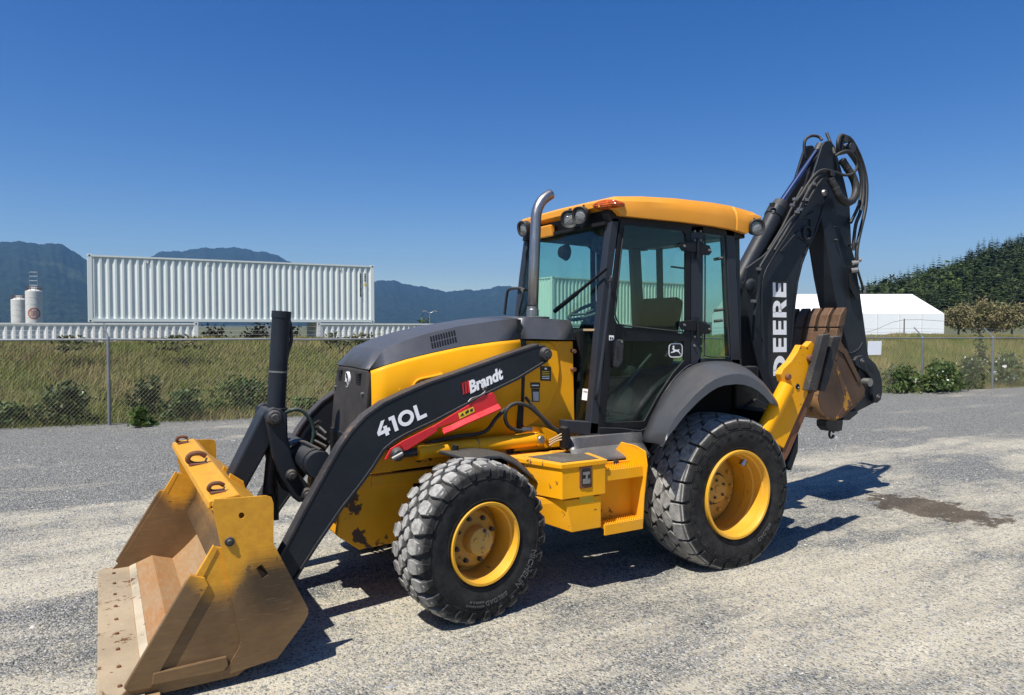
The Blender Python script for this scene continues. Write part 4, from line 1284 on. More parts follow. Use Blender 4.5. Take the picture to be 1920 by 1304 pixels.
def tyre_mesh(R, w, rbead, pitches, kind):
    """local wheel frame: axle along Y, outer side towards -Y"""
    m = MB(); m.tops = []
    hw = w / 2
    lug = 0.030 if kind == 'front' else 0.027
    rb = R - lug
    def crown(t):
        x = abs(t) / hw
        return rb - 0.10 * w * max(0, x - 0.55) ** 2 * 3.0 - 0.012 * x
    prof = [(-hw * 0.80, rbead), (-hw * 0.93, rbead + 0.018), (-hw * 1.0, rbead + (R - rbead) * 0.30), (-hw * 1.02, rbead + (R - rbead) * 0.48),
            (-hw * 0.98, rbead + (R - rbead) * 0.66), (-hw * 0.93, rbead + (R - rbead) * 0.78), (-hw * 0.86, crown(hw * 0.86)), (-hw * 0.6, crown(hw * 0.6)), (-hw * 0.3, crown(hw * 0.3)), (0, crown(0))]
    prof = prof + [(-t, r) for t, r in reversed(prof[:-1])]
    m.lathe(prof, (0, 0, 0), 72)
    # raised rings on the sidewall
    for rr, th in ((rbead + (R - rbead) * 0.62, 0.004), (rbead + 0.03, 0.004)):
        tt = -np.interp(rr, [p[1] for p in prof[:7]], [-p[0] for p in prof[:7]])
        m.lathe([(tt + 0.004, rr - 0.006), (tt - th, rr - 0.003), (tt - th, rr + 0.003), (tt + 0.004, rr + 0.006)], (0, 0, 0), 72)
    def block(a0, outline, top_drop, flare=1.12, lugh=None):
        outline = [(u + rng.uniform(-0.003, 0.003), t + rng.uniform(-0.002, 0.002)) for u, t in outline]
        """outline: list of (u along the rolling direction in m, t across)"""
        lh = lug if lugh is None else lugh
        uc = sum(p[0] for p in outline) / len(outline); tc_ = sum(p[1] for p in outline) / len(outline)
        n = len(outline)
        vs = []
        for lev, sc in ((-0.006, flare), (lh - 0.004, 1.0), (lh, 0.93)):
            for u, t in outline:
                uu = uc + (u - uc) * sc; tt = tc_ + (t - tc_) * sc
                r = crown(tt) + lev - top_drop(tt)
                vs.append(rot_pt(r, a0 + uu / R, tt))
        b = []
        for k in range(2):
            for i in range(n):
                b.append((k * n + i, k * n + (i + 1) % n, (k + 1) * n + (i + 1) % n, (k + 1) * n + i))
        b.append(tuple(2 * n + i for i in range(n)))
        m.tops += list(range(len(m.f) + n, len(m.f) + 2 * n + 1))
        m.add(vs, b)
    pit = 2 * PI * R / pitches
    z0 = lambda t: 0.0
    for k in range(pitches):
        a = 2 * PI * k / pitches
        j = rng.uniform(-0.06, 0.06) * pit
        if kind == 'front':
            hx_ = lambda u0, t0, a_, b_: [(u0 - a_, t0), (u0 - a_ * 0.5, t0 - b_), (u0 + a_ * 0.5, t0 - b_), (u0 + a_, t0), (u0 + a_ * 0.5, t0 + b_), (u0 - a_ * 0.5, t0 + b_)]
            block(a, hx_(0, -0.027, pit * 0.36, 0.024), z0)
            block(a, hx_(pit * 0.5, 0.027, pit * 0.36, 0.024), z0)
            for sd in (-1, 1):
                o = 0 if sd == 1 else pit * 0.5
                block(a, [(o - pit * 0.30, sd * 0.062), (o - pit * 0.02, sd * 0.052), (o + pit * 0.30, sd * 0.066), (o + pit * 0.40, sd * 0.10), (o + pit * 0.30, sd * 0.150), (o + pit * 0.02, sd * 0.158), (o - pit * 0.26, sd * 0.150), (o - pit * 0.38, sd * 0.10)], z0)
                # shoulder buttress running down the sidewall
                vs = []
                for (rr, tt, hu) in ((R - 0.012, 0.132, 0.26), (R - 0.045, 0.158, 0.20), (R - 0.085, 0.166, 0.11)):
                    for q in (-1, 1):
                        vs.append(rot_pt(rr, a + (o + q * pit * hu) / R, sd * (tt + 0.010)))
                        vs.append(rot_pt(rr - 0.03, a + (o + q * pit * (hu + 0.07)) / R, sd * (tt - 0.03)))
                m.add(vs, [(0, 2, 6, 4), (4, 6, 10, 8), (0, 1, 5, 4), (4, 5, 9, 8), (2, 6, 7, 3), (6, 10, 11, 7), (8, 10, 11, 9), (0, 2, 3, 1)])
        else:
            hx_ = lambda u0, t0, a_, b_: [(u0 - a_, t0), (u0 - a_ * 0.45, t0 - b_), (u0 + a_ * 0.45, t0 - b_), (u0 + a_, t0), (u0 + a_ * 0.45, t0 + b_), (u0 - a_ * 0.45, t0 + b_)]
            for i_, tq in enumerate((-0.085, -0.0, 0.085)):
                block(a, hx_(pit * 0.5 * (i_ % 2), tq, pit * 0.45, 0.049), z0)
            for sd in (-1, 1):
                o = pit * 0.5
                block(a, [(o - pit * 0.43, sd * 0.138), (o - pit * 0.0, sd * 0.118), (o + pit * 0.43, sd * 0.140), (o + pit * 0.45, sd * 0.19), (o + pit * 0.42, sd * 0.236), (o - pit * 0.42, sd * 0.236), (o - pit * 0.45, sd * 0.19)], z0, 1.06)
                vs = []
                for (rr, tt, hu) in ((R - 0.020, 0.210, 0.42), (R - 0.055, 0.232, 0.40), (R - 0.090, 0.240, 0.34)):
                    for q in (-1, 1):
                        vs.append(rot_pt(rr, a + (o + q * pit * hu) / R, sd * (tt + 0.012)))
                        vs.append(rot_pt(rr - 0.03, a + (o + q * pit * (hu + 0.05)) / R, sd * (tt - 0.03)))
                m.add(vs, [(0, 2, 6, 4), (4, 6, 10, 8), (0, 1, 5, 4), (4, 5, 9, 8), (2, 6, 7, 3), (6, 10, 11, 7), (8, 10, 11, 9), (0, 2, 3, 1)])
                # small tread ticks
                vs = []
                for rr, tt in ((R - 0.115, 0.2505), (R - 0.145, 0.2525)):
                    for q in (-1, 1):
                        for dp in (0.0, 0.012):
                            vs.append(rot_pt(rr, a + (q * 0.022) / R, sd * (tt + 0.006 - dp)))
                m.add(vs, [(0, 2, 6, 4), (0, 1, 3, 2), (4, 6, 7, 5), (0, 4, 5, 1), (2, 3, 7, 6)])
    return m, prof

def ring_text(text, r, a_start, h, tlat, mat, parent, name, adv=0.72):
    """letters running round the outer sidewall; reads clockwise seen from -Y with the tops outwards or inwards"""
    v_all, f_all = [], []
    a = a_start
    for ch in text:
        if ch == ' ':
            a -= h * 0.45 / r; continue
        v, f = glyphs(ch, 0.02)
        x0 = min(p.x for p in v); x1 = max(p.x for p in v)
        wch = (x1 - x0) * h / 0.72
        b = len(v_all)
        for lev in (0.0, -0.003):
            for p in v:
                aa = a - ((p.x - x0) * h / 0.72) / r
                rr = r - h / 2 + p.y * h / 0.72
                v_all.append(Vector((rr * math.cos(aa), tlat + lev, rr * math.sin(aa))))
        n = len(v)
        f_all += [tuple(b + n + i for i in t) for t in f]
        es = {}
        for t in f:
            for i in range(len(t)):
                es[(t[i], t[(i + 1) % len(t)])] = 1
        for e0, e1 in es:
            if (e1, e0) not in es:
                f_all.append((b + e0, b + e1, b + n + e1, b + n + e0))
        a -= (wch + h * 0.14) / r
    return pydata(name, v_all, f_all, mat, parent, fix=False)

tyre_front = m_tyre('front_tyre_rubber', 0.455, 0.56)
tyre_rear = m_tyre('rear_tyre_rubber', 0.555, 0.66)
tyre_letter = simple('tyre_lettering', (0.085, 0.084, 0.082), 0.7)
def m_tread():
    m, nt, N, L, bs = nodes_of('dusty_tread')
    tc = N.new('ShaderNodeTexCoord').outputs['Object']
    n1 = noise(N, L, tc, 18, 6, 0.7); n2 = noise(N, L, tc, 120, 4, 0.6)
    c = mixc(N, L, mrange(N, L, n1, 0.32, 0.68), (0.17, 0.165, 0.155), (0.46, 0.45, 0.42))
    c = mixc(N, L, mrange(N, L, n2, 0.55, 0.75, 0, 0.7), c, (0.07, 0.07, 0.068))
    L.new(c, bs.inputs['Base Color']); bs.inputs['Roughness'].default_value = 0.9
    bs.inputs['Specular IOR Level'].default_value = 0.2
    bump(N, L, bs, n1, 0.4, 0.01)
    return m
tread_dust = m_tread()
rim_mat = paint('rim_yellow', (0.72, 0.36, 0.015), rough=0.45, var=0.12, dust=0.45, topdust=0.1, chip=0.03, chipcol=(0.22, 0.10, 0.04))
hub_mat = paint('hub_yellow', (0.52, 0.28, 0.03), rough=0.6, var=0.2, dust=0.8, topdust=0.1, chip=0.05, chipcol=(0.12, 0.06, 0.03))

def front_wheel(loc, rz):
    R, w, rb = 0.512, 0.335, 0.252
    c = MB()
    c.lathe([(-0.110, 0.001), (-0.112, 0.075), (-0.108, 0.086), (-0.098, 0.090), (-0.030, 0.092), (-0.022, 0.110), (-0.018, 0.165), (-0.005, 0.180), (0.04, 0.200), (0.05, 0.222)], (0, 0, 0), 48)
    wh = c.build('front_wheel', hub_mat, BH, smooth=True, sharp=40)
    wh.location = loc; wh.rotation_euler = (0, 0, rz)
    MB().lathe([(-0.1655, 0.262), (-0.170, 0.258), (-0.168, 0.244), (-0.150, 0.238), (-0.120, 0.236), (-0.110, 0.226), (-0.03, 0.222), (0.05, 0.222), (0.14, 0.230), (0.155, 0.262), (0.12, 0.262), (-0.12, 0.262)], (0, 0, 0), 64, close=True).build('rim', rim_mat, wh, smooth=True, sharp=30)
    m, prof = tyre_mesh(R, w, rb, 26, 'front')
    ty = m.build('tyre', [tyre_front, tread_dust], wh, smooth=True, sharp=20)
    for i_ in m.tops: ty.data.polygons[i_].material_index = 1
    nut = None
    for k in range(8):
        a = 2 * PI * k / 8 + 0.3
        x, z = 0.142 * math.cos(a), 0.142 * math.sin(a)
        MB().lathe([(-0.046, 0.001), (-0.046, 0.013), (-0.018, 0.017), (-0.010, 0.017)], (x, 0, z), 6).build('wheel_nut', dark_steel, wh)
    for k in range(3):
        a = 2 * PI * k / 3 + 0.7
        MB().lathe([(-0.119, 0.001), (-0.119, 0.014), (-0.108, 0.015)], (0.05 * math.cos(a), 0, 0.05 * math.sin(a)), 12).build('hub_plug', hub_mat, wh, smooth=True)
    MB().lathe([(-0.122, 0.001), (-0.122, 0.012), (-0.108, 0.014)], (0.02, 0, 0.068), 6).build('drain_plug', dark_steel, wh)
    MB().tube([(0.10, -0.03, -0.20), (0.10, -0.06, -0.20)], 0.006, 8).build('valve', bolt_metal, wh)
    return wh

wf1 = front_wheel((-2.20, -0.857, 0.49), rad(8))
ring_text('MICHELIN', 0.395, rad(-16), 0.042, -0.1715, tyre_letter, wf1, 'tyre_lettering')
ring_text('BIBLOAD', 0.372, rad(-66), 0.028, -0.1710, tyre_letter, wf1, 'tyre_lettering')
ring_text('HARD SURFACE', 0.384, rad(-94), 0.013, -0.1710, tyre_letter, wf1, 'tyre_lettering')
ring_text('340/80 R 18', 0.360, rad(-94), 0.015, -0.1710, tyre_letter, wf1, 'tyre_lettering')

def copy_tree(o, parent):
    c = o.copy(); COL.objects.link(c); c.parent = parent
    for ch in list(o.children):
        d = ch.copy(); COL.objects.link(d); d.parent = c
    return c

wf2 = copy_tree(wf1, BH); wf2.location = (-2.20, 0.857, 0.49); wf2.rotation_euler = (0, 0, rad(188))

def rear_wheel(loc, rz):
    R, w, rb = 0.612, 0.50, 0.335
    c = MB()
    dp = 0.02
    c.lathe([(dp - 0.055, 0.001), (dp - 0.058, 0.030), (dp - 0.05, 0.034), (dp - 0.045, 0.095), (dp - 0.040, 0.112), (dp - 0.005, 0.116), (dp, 0.15), (dp + 0.01, 0.23), (dp + 0.03, 0.26), (dp + 0.06, 0.30)], (0, 0, 0), 56)
    wh = c.build('rear_wheel', hub_mat, BH, smooth=True, sharp=40)
    wh.location = loc; wh.rotation_euler = (0, 0, rz)
    MB().lathe([(-0.2545, 0.346), (-0.259, 0.342), (-0.257, 0.326), (-0.240, 0.319), (-0.215, 0.317), (-0.205, 0.306), (-0.13, 0.303), (-0.12, 0.296), (-0.04, 0.294), (-0.03, 0.300), (0.20, 0.305), (0.235, 0.346), (0.18, 0.346), (-0.18, 0.346)], (0, 0, 0), 72, close=True).build('rim', rim_mat, wh, smooth=True, sharp=28)
    m, prof = tyre_mesh(R, w, rb, 24, 'rear')
    ty = m.build('tyre', [tyre_rear, tread_dust], wh, smooth=True, sharp=20)
    for i_ in m.tops: ty.data.polygons[i_].material_index = 1
    for k in range(5):
        a = 2 * PI * k / 5 + 0.5
        MB().lathe([(dp - 0.060, 0.001), (dp - 0.060, 0.011), (dp - 0.040, 0.012)], (0.072 * math.cos(a), 0, 0.072 * math.sin(a)), 8).build('hub_bolt', dark_steel, wh)
    for k in range(10):
        a = 2 * PI * k / 10
        MB().lathe([(dp - 0.022, 0.001), (dp - 0.022, 0.013), (dp + 0.006, 0.017)], (0.190 * math.cos(a), 0, 0.190 * math.sin(a)), 6).build('wheel_nut', hub_mat, wh)
    return wh

wr1 = rear_wheel((0.017, -0.800, 0.545), 0)
ring_text('BIBLOAD', 0.445, rad(-38), 0.030, -0.2560, tyre_letter, wr1, 'tyre_lettering')
wr2 = copy_tree(wr1, BH); wr2.location = (0.017, 0.800, 0.545); wr2.rotation_euler = (0, 0, PI)
MB().tube([(-2.20, -0.75, 0.49), (-2.20, 0.75, 0.49)], 0.085, 16).build('front_axle', hub_mat, BH, smooth=True)
MB().box(-2.36, -2.05, -0.30, 0.30, 0.37, 0.60).build('axle_housing', dark_steel, BH, bevel=0.03)
MB().tube([(0.017, -0.8, 0.545), (0.017, 0.8, 0.545)], 0.13, 16).build('rear_axle', dark_steel, BH, smooth=True)

# ------------------------------------------------------------------ chassis
MB().prism([(-2.95, 0.50), (-2.80, 0.385), (-2.42, 0.40), (-2.42, 0.80), (-2.46, 0.86), (-2.80, 0.875), (-2.92, 0.80)], -0.42, 0.42).build('front_counterweight', yellow_worn, BH, bevel=0.012)
MB().prism([(-2.60, 0.72), (-2.55, 0.88), (-1.2, 0.90), (0.3, 0.80), (0.95, 0.75), (0.95, 0.45), (0.2, 0.42), (-1.6, 0.45), (-2.40, 0.62)], -0.36, 0.36).build('main_frame', black_paint, BH, bevel=0.01)
for sg in (-1, 1):
    MB().prism([(-2.72, 0.88), (-1.20, 0.93), (-1.05, 0.98), (-1.05, 1.10), (-2.72, 1.02)], min(sg * 0.40, sg * 0.44), max(sg * 0.40, sg * 0.44)).build('frame_rail', yellow_worn, BH, bevel=0.006)
    MB().prism([(-2.72, 0.865), (-2.2, 0.87), (-2.2, 0.78), (-2.72, 0.79)], min(sg * 0.39, sg * 0.43), max(sg * 0.39, sg * 0.43)).build('frame_flange', yellow_worn, BH, bevel=0.006)
MB().box(-2.6, -1.3, -0.33, 0.33, 0.85, 1.45).build('engine', black_paint, BH, bevel=0.02)

# ------------------------------------------------------------------ hood
hs = [(-2.715, .372, 1.560, .366, 1.566, 1.568), (-2.60, .392, 1.594, .330, 1.692, 1.700), (-2.45, .404, 1.634, .345, 1.752, 1.764), (-2.28, .414, 1.670, .355, 1.802, 1.816), (-2.05, .427, 1.712, .368, 1.850, 1.866), (-1.80, .441, 1.742, .382, 1.886, 1.904), (-1.60, .452, 1.757, .392, 1.906, 1.926)]
def hood_row(x, wb, zb, wr, zr, zc):
    return [Vector((x, -wb + 0.02, zb)), Vector((x, -wb, zb)), Vector((x, -wr, zr)), Vector((x, -wr * 0.5, zc - 0.004)), Vector((x, 0, zc)),
            Vector((x, wr * 0.5, zc - 0.004)), Vector((x, wr, zr)), Vector((x, wb, zb)), Vector((x, wb - 0.02, zb))]
m = MB(); rows = [hood_row(*h) for h in hs]; m.grid(rows)
hood = m.build('hood', grey_paint, BH, smooth=True, sharp=18)
sd = hood.modifiers.new('solid', 'SOLIDIFY'); sd.thickness = 0.012; sd.offset = -1
# yellow side panels
for sg in (-1, 1):
    m = MB(); rows = []
    for x, wb, zb, *_ in hs:
        xx = x if x > -2.7 else x + 0.012
        lo = 1.02
        rows.append([Vector((xx, sg * (wb - 0.002), zb - 0.003)), Vector((xx, sg * (wb + 0.010), zb - 0.03)), Vector((xx, sg * (wb + 0.020), zb - 0.20)), Vector((xx, sg * (wb + 0.012), (zb + lo) / 2 - 0.08)), Vector((xx, sg * (wb - 0.004), lo))])
    m.grid(rows)
    o = m.build('side_panel', yellow, BH, smooth=True, sharp=25)
    sdm = o.modifiers.new('solid', 'SOLIDIFY'); sdm.thickness = 0.012; sdm.offset = -1
    # access recess with a lip
    pr = [(-2.20, 1.44), (-2.175, 1.475), (-1.85, 1.545), (-1.86, 1.40), (-2.20, 1.36)]
    m = MB()
    m.tube([Vector((v.x, sg * (0.4475 + 0.052 * (v.x + 2.2)), v.z)) for v in (P(775, 735, -0.45), P(778, 721, -0.45), P(788, 712, -0.45), P(810, 707, -0.45), P(830, 702, -0.455))], 0.010, 8, 4)
    m.build('panel_lip', yellow, BH, smooth=True)
    m = MB().prism(XZ([(799, 716), (826, 705), (866, 693), (846, 712), (800, 728)], -0.466), sg * 0.440, sg * 0.4665)
    m.build('air_opening', black_paint, BH)
    for px, py in ((751, 732), (765.5, 728.5)):
        v = P(px, py, -0.425)
        MB().lathe([(-0.010 * 1, 0.001), (-0.010, 0.008), (0.006, 0.009)], (v.x, sg * 0.414, v.z), 12).build('rivet', yellow_worn, BH)
# louvre block in the hood side
vent = None
for r_ in range(2):
    for c_ in range(10):
        fx = c_ / 9
        px0 = 810.5 + 43 * fx; py0 = 644 - 11.5 * fx + (-8.0 if r_ == 0 else 4.5)
        v = P(px0, py0, -0.398)
        wb_, zb_, wr_, zr_ = [float(np.interp(v.x, [h[0] for h in hs], [h[q] for h in hs])) for q in (1, 2, 3, 4)]
        tz = (v.z - zb_) / (zr_ - zb_)
        yb = -(wb_ + (wr_ - wb_) * tz) - 0.001
        sl = Vector((0, wb_ - wr_, zr_ - zb_)).normalized()
        mm = MB().obox((v.x, yb, v.z), (0.0052, 0, 0.0006), Vector((0, sl.z, -sl.y)) * 0.004, sl * 0.018)
        o = mm.build('louvre_slot', black_paint, hood)
# seam cowl and rear cowl
m = MB()
rows = []
for x, wb, zb, wr, zr, zc in ((-1.588, .456, 1.757, .396, 1.908, 1.928), (-1.50, .462, 1.757, .402, 1.912, 1.930), (-1.30, .475, 1.750, .412, 1.905, 1.920), (-1.13, .485, 1.745, .42, 1.895, 1.905)):
    rows.append(hood_row(x, wb, zb, wr, zr, zc))
m.grid(rows)
cowl = m.build('cowl', grey_paint, BH, smooth=True, sharp=18)
sd = cowl.modifiers.new('solid', 'SOLIDIFY'); sd.thickness = 0.012; sd.offset = -1
MB().box(-1.60, -1.585, -0.44, 0.44, 1.60, 1.90).build('cowl_bulkhead', black_paint, BH)
# yellow loader towers and body behind the hood
for sg in (-1, 1):
    y0, y1 = sorted((sg * 0.375, sg * 0.435))
    MB().prism([(-1.61, 1.745), (-1.12, 1.735), (-1.10, 1.05), (-1.20, 0.95), (-1.72, 0.93), (-1.66, 1.30)], y0, y1).build('loader_tower', yellow_dirty, BH, bevel=0.006)
    ya, yb = sorted((sg * 0.436, sg * 0.452))
    MB().prism([(-1.545, 1.66), (-1.50, 1.71), (-1.42, 1.735), (-1.33, 1.725), (-1.27, 1.66), (-1.25, 1.52), (-1.27, 1.38), (-1.34, 1.25), (-1.45, 1.15), (-1.55, 1.10), (-1.60, 1.16), (-1.60, 1.45)], ya, yb).build('tower_boss', yellow, BH, bevel=0.008)
    ya, yb = sorted((sg * 0.40, sg * 0.462))
    MB().prism([(-1.598, 1.745), (-1.552, 1.745), (-1.585, 1.03), (-1.635, 1.03)], ya, yb).build('black_strip', black_paint, BH)
    ya, yb = sorted((sg * 0.44, sg * 0.47))
    MB().prism([(-1.66, 0.94), (-1.15, 0.94), (-1.18, 1.00), (-1.40, 1.10), (-1.53, 1.12), (-1.62, 1.05)], ya, yb).build('cylinder_bracket', yellow, BH, bevel=0.006)
    for z in (1.66, 1.52):
        MB().tube([(-1.13, sg * 0.42, z), (-1.13, sg * 0.475, z)], 0.016, 10).build('tower_bolt', rust, BH, smooth=True)
def sticker(name, pts, y, mat, thick=0.0015, parent=BH):
    return MB().prism(XZ(pts, y), y, y - thick).build(name, mat, parent)
st = sticker('warning_sticker', [(1013, 687), (1033, 688), (1033, 715), (1013, 714)], -0.4535, black_decal)
for i_ in range(5):
    sticker('sticker_line', [(1016, 696 + i_ * 3.3), (1030, 696.6 + i_ * 3.3), (1030, 697.9 + i_ * 3.3), (1016, 697.3 + i_ * 3.3)], -0.4556, yellow_decal if i_ < 3 else white_decal, parent=st)
sticker('sticker_line', [(1021, 690), (1025.5, 690.2), (1025.5, 693.4), (1021, 693.2)], -0.4556, white_decal, parent=st)
st = sticker('warning_sticker', [(994.5, 717.5), (1012.5, 717.5), (1012.5, 728), (994.5, 728)], -0.4535, black_decal)
sticker('sticker_line', [(997, 722), (1010, 722), (1010, 724), (997, 724)], -0.4556, white_decal, parent=st)
st = sticker('warning_sticker', [(996.5, 728.8), (1011.5, 728.8), (1011.5, 754), (997.5, 754)], -0.4535, black_decal)
sticker('sticker_line', [(999, 735), (1010, 735), (1010, 752), (1000, 752)], -0.4556, simple('label_grey', (0.45, 0.46, 0.48), 0.5), parent=st)

# ------------------------------------------------------------------ grille
m = MB()
rows = []
for z, xo, hw_ in ((1.560, -2.700, .352), (1.545, -2.722, .360), (1.40, -2.742, .365), (1.20, -2.760, .368), (1.02, -2.772, .366), (0.90, -2.775, .362)):
    rows.append([Vector((xo + 0.10, -hw_ - 0.004, z)), Vector((xo + 0.02, -hw_, z)), Vector((xo + 0.004, -hw_ + 0.02, z)), Vector((xo - 0.004, -hw_ * 0.45, z)), Vector((xo - 0.006, 0, z)), Vector((xo - 0.004, hw_ * 0.45, z)), Vector((xo + 0.004, hw_ - 0.02, z)), Vector((xo + 0.02, hw_, z)), Vector((xo + 0.10, hw_ + 0.004, z))])
m.grid(rows)
grille = m.build('grille', grille_mat, BH, smooth=True, sharp=30)
sd = grille.modifiers.new('solid', 'SOLIDIFY'); sd.thickness = 0.01; sd.offset = -1
for sg in (-1, 1):
    MB().prism([(-2.69, 1.555), (-2.60, 1.575), (-2.62, 0.95), (-2.765, 0.90)], *sorted((sg * 0.366, sg * 0.374))).build('grille_bezel', black_paint, BH)
    for i_ in range(5):
        z = 1.528 - i_ * 0.0175
        MB().box(-2.742 + i_ * 0.0012 - 0.002, -2.71, sg * 0.21 - 0.045, sg * 0.21 + 0.045, z - 0.0045, z + 0.0045).build('grille_slot', rust if i_ > 4 else black_paint, grille)
    MB().lathe([(-2.755, 0.001), (-2.755, 0.010), (-2.735, 0.011)], (0, sg * 0.315 - 0.01, 1.40), 10, 'X').build('grille_clip', bolt_metal, grille)
def oval(y, z, a, b, x0, x1, n=28):
    m = MB()
    v = [Vector((x0, y + a * math.cos(t * 2 * PI / n), z + b * math.sin(t * 2 * PI / n))) for t in range(n)] + [Vector((x1, y + a * math.cos(t * 2 * PI / n), z + b * math.sin(t * 2 * PI / n))) for t in range(n)]
    m.add(v, [tuple(range(n)), tuple(range(2 * n - 1, n - 1, -1))] + [(i, (i + 1) % n, n + (i + 1) % n, n + i) for i in range(n)])
    return m
oval(0.0, 1.475, 0.042, 0.055, -2.752, -2.735).build('emblem_rim', white_decal, grille)
oval(0.0, 1.475, 0.035, 0.048, -2.7545, -2.740).build('emblem_field', black_decal, grille)

DEER = [(0.14, 0.66), (0.20, 0.74), (0.24, 0.77), (0.14, 0.93), (0.20, 0.92), (0.245, 0.85), (0.24, 1.0), (0.295, 0.99), (0.285, 0.85), (0.35, 0.94), (0.39, 0.91), (0.315, 0.79), (0.39, 0.78), (0.32, 0.72), (0.37, 0.61), (0.50, 0.56), (0.66, 0.55), (0.76, 0.53), (0.80, 0.62), (0.86, 0.60), (0.82, 0.47), (0.84, 0.36), (0.96, 0.18), (1.0, 0.0), (0.93, 0.08),
        (0.82, 0.26), (0.74, 0.31), (0.60, 0.36), (0.46, 0.36), (0.40, 0.31), (0.26, 0.25), (0.12, 0.28), (0.03, 0.20), (0.0, 0.27), (0.13, 0.37), (0.25, 0.38), (0.26, 0.47), (0.27, 0.57), (0.21, 0.61), (0.15, 0.60)]
dv_, df_ = poly_letters([DEER])
lettering('emblem_deer', dv_, df_, (-2.7550, 0.026, 1.440), (0, -0.052, 0), (0, 0, 0.072), white_decal, grille, nrm=(-1, 0, 0))
# radiator hoses and lines in the dark gap in front of the far arm
for k in range(3):
    hose('coolant_line', [(-2.80, 0.36, 1.05 - 0.05 * k), (-2.86 - 0.02 * k, 0.44, 1.10 - 0.05 * k), (-2.90, 0.46, 0.98 - 0.04 * k), (-2.98, 0.44, 0.90 - 0.03 * k)], 0.012, dark_steel, BH)
MB().box(-2.78, -2.60, -0.34, 0.34, 0.86, 1.1).build('radiator_guard', black_paint, BH, bevel=0.01)

# ------------------------------------------------------------------ exhaust
ex = [P(998.6, 590, -0.27), P(1001.5, 500, -0.27), P(1005.0, 405, -0.27), P(1008.5, 391, -0.27), P(1015, 378.5, -0.27), P(1024, 370, -0.27), P(1033, 364.5, -0.27)]
pts = [ex[0], ex[1], ex[2]] + smooth_path(ex[2:], 4)[1:]
m = MB(); m.tube(pts, 0.041, 20, 0, caps=False)
o = m.build('exhaust_stack', stack_mat, BH, smooth=True, sharp=60)
sd = o.modifiers.new('solid', 'SOLIDIFY'); sd.thickness = 0.003; sd.offset = -1
b0 = P(998.6, 592, -0.27)
MB().lathe([(0, 0.047), (0.05, 0.047), (0.055, 0.043), (0.075, 0.043)], b0 - Vector((0, 0, 0.005)), 24, 'Z').build('stack_clamp', stack_mat, o, smooth=True)
MB().lathe([(-0.17, 0.11), (-0.10, 0.125), (-0.012, 0.13), (-0.008, 0.105), (-0.06, 0.055), (-0.06, 0.04)], b0, 28, 'Z').build('stack_collar', grey_paint, BH, smooth=True)

# ------------------------------------------------------------------ loader arms
ARM_U = [(1010, 648.5), (940, 672), (867, 698.5), (800, 722), (763, 738), (720.5, 758), (686.7, 782), (662.2, 808), (640.7, 838), (616.2, 880), (575, 955), (533.4, 1034), (505, 1086)]
ARM_L = [(530, 1123), (551.8, 1089.6), (594.7, 1022), (640.7, 954.6), (674.5, 911.7), (699, 878), (720.5, 844), (739, 828.8), (762, 815.6), (814.6, 791), (911, 740), (971, 711), (1026, 677)]
ARM_END = [(1031, 671), (1032.5, 662), (1029, 653), (1021, 648)]
AY = -0.552
poly = XZ(ARM_U[::-1], AY)[::-1] + XZ(ARM_L, AY) + XZ(ARM_END, AY)
for sg in (-1, 1):
    y0, y1 = sorted((sg * 0.462, sg * 0.552))
    arm = MB().prism(poly, y0, y1).build('loader_arm', charcoal, BH, bevel=0.006)
    # raised edge flanges
    for nm, edge in (('lower_flange', ARM_L), ('upper_flange', ARM_U)):
        pts = XZ(edge, AY)
        if nm == 'upper_flange': pts = pts[::-1]
        q = []
        for i in range(len(pts)):
            a = Vector(pts[max(i - 1, 0)]); b = Vector(pts[min(i + 1, len(pts) - 1)])
            d = (b - a).normalized(); nrm = Vector((-d.y, d.x))
            q.append((pts[i], nrm))
        m = MB()
        sgn = 1
        rows = []
        for (x, z), nn_ in q:
            o1 = nn_ * (-0.004); o2 = nn_ * (0.014)
            yo = sg * 0.5665 if nm == 'lower_flange' else sg * 0.5565
            yi = sg * 0.455
            rows.append([Vector((x + o1.x, yo, z + o1.y)), Vector((x + o1.x, yi, z + o1.y)), Vector((x + o2.x, yi, z + o2.y)), Vector((x + o2.x, yo, z + o2.y))])
        m.grid(rows, close_u=True)
        m.build(nm, charcoal_worn if nm == 'upper_flange' else charcoal, arm, bevel=0.003)
    c = P(1022, 664.5, AY)
    piv = MB().lathe([(-0.045, 0.001), (-0.045, 0.022), (-0.036, 0.024), (-0.034, 0.040), (-0.010, 0.050), (0.0, 0.052)], (0, 0, 0), 28)
    if sg == 1:
        piv.v = [Vector((p.x, -p.y, p.z)) for p in piv.v]
    piv.build('arm_pivot_pin', dark_steel, arm, smooth=True, sharp=40, loc=(c.x, sg * 0.552, c.z))
    if sg == -1: arm_near = arm
torq = P(600, 873, -0.47)
MB().tube([(torq.x, -0.46, torq.z), (torq.x, 0.46, torq.z)], 0.085, 28).build('cross_tube', charcoal, BH, smooth=True)
MB().tube([(torq.x, -0.39, torq.z), (torq.x, -0.34, torq.z)], 0.092, 28).build('tube_collar', charcoal, BH, smooth=True)

# lettering on the arm
def px_text(name, text, p0, p1, p3, y, mat, parent, bold=0.0, shear=0.0, thick=0.0015):
    """p0 start of baseline, p1 end of baseline, p3 top-left, all in photo pixels on plane y"""
    a, b, c = P(*p0, y), P(*p1, y), P(*p3, y)
    v, f = glyphs(text, bold, shear)
    return lettering(name, v, f, a, b - a, c - a, mat, parent, thick)

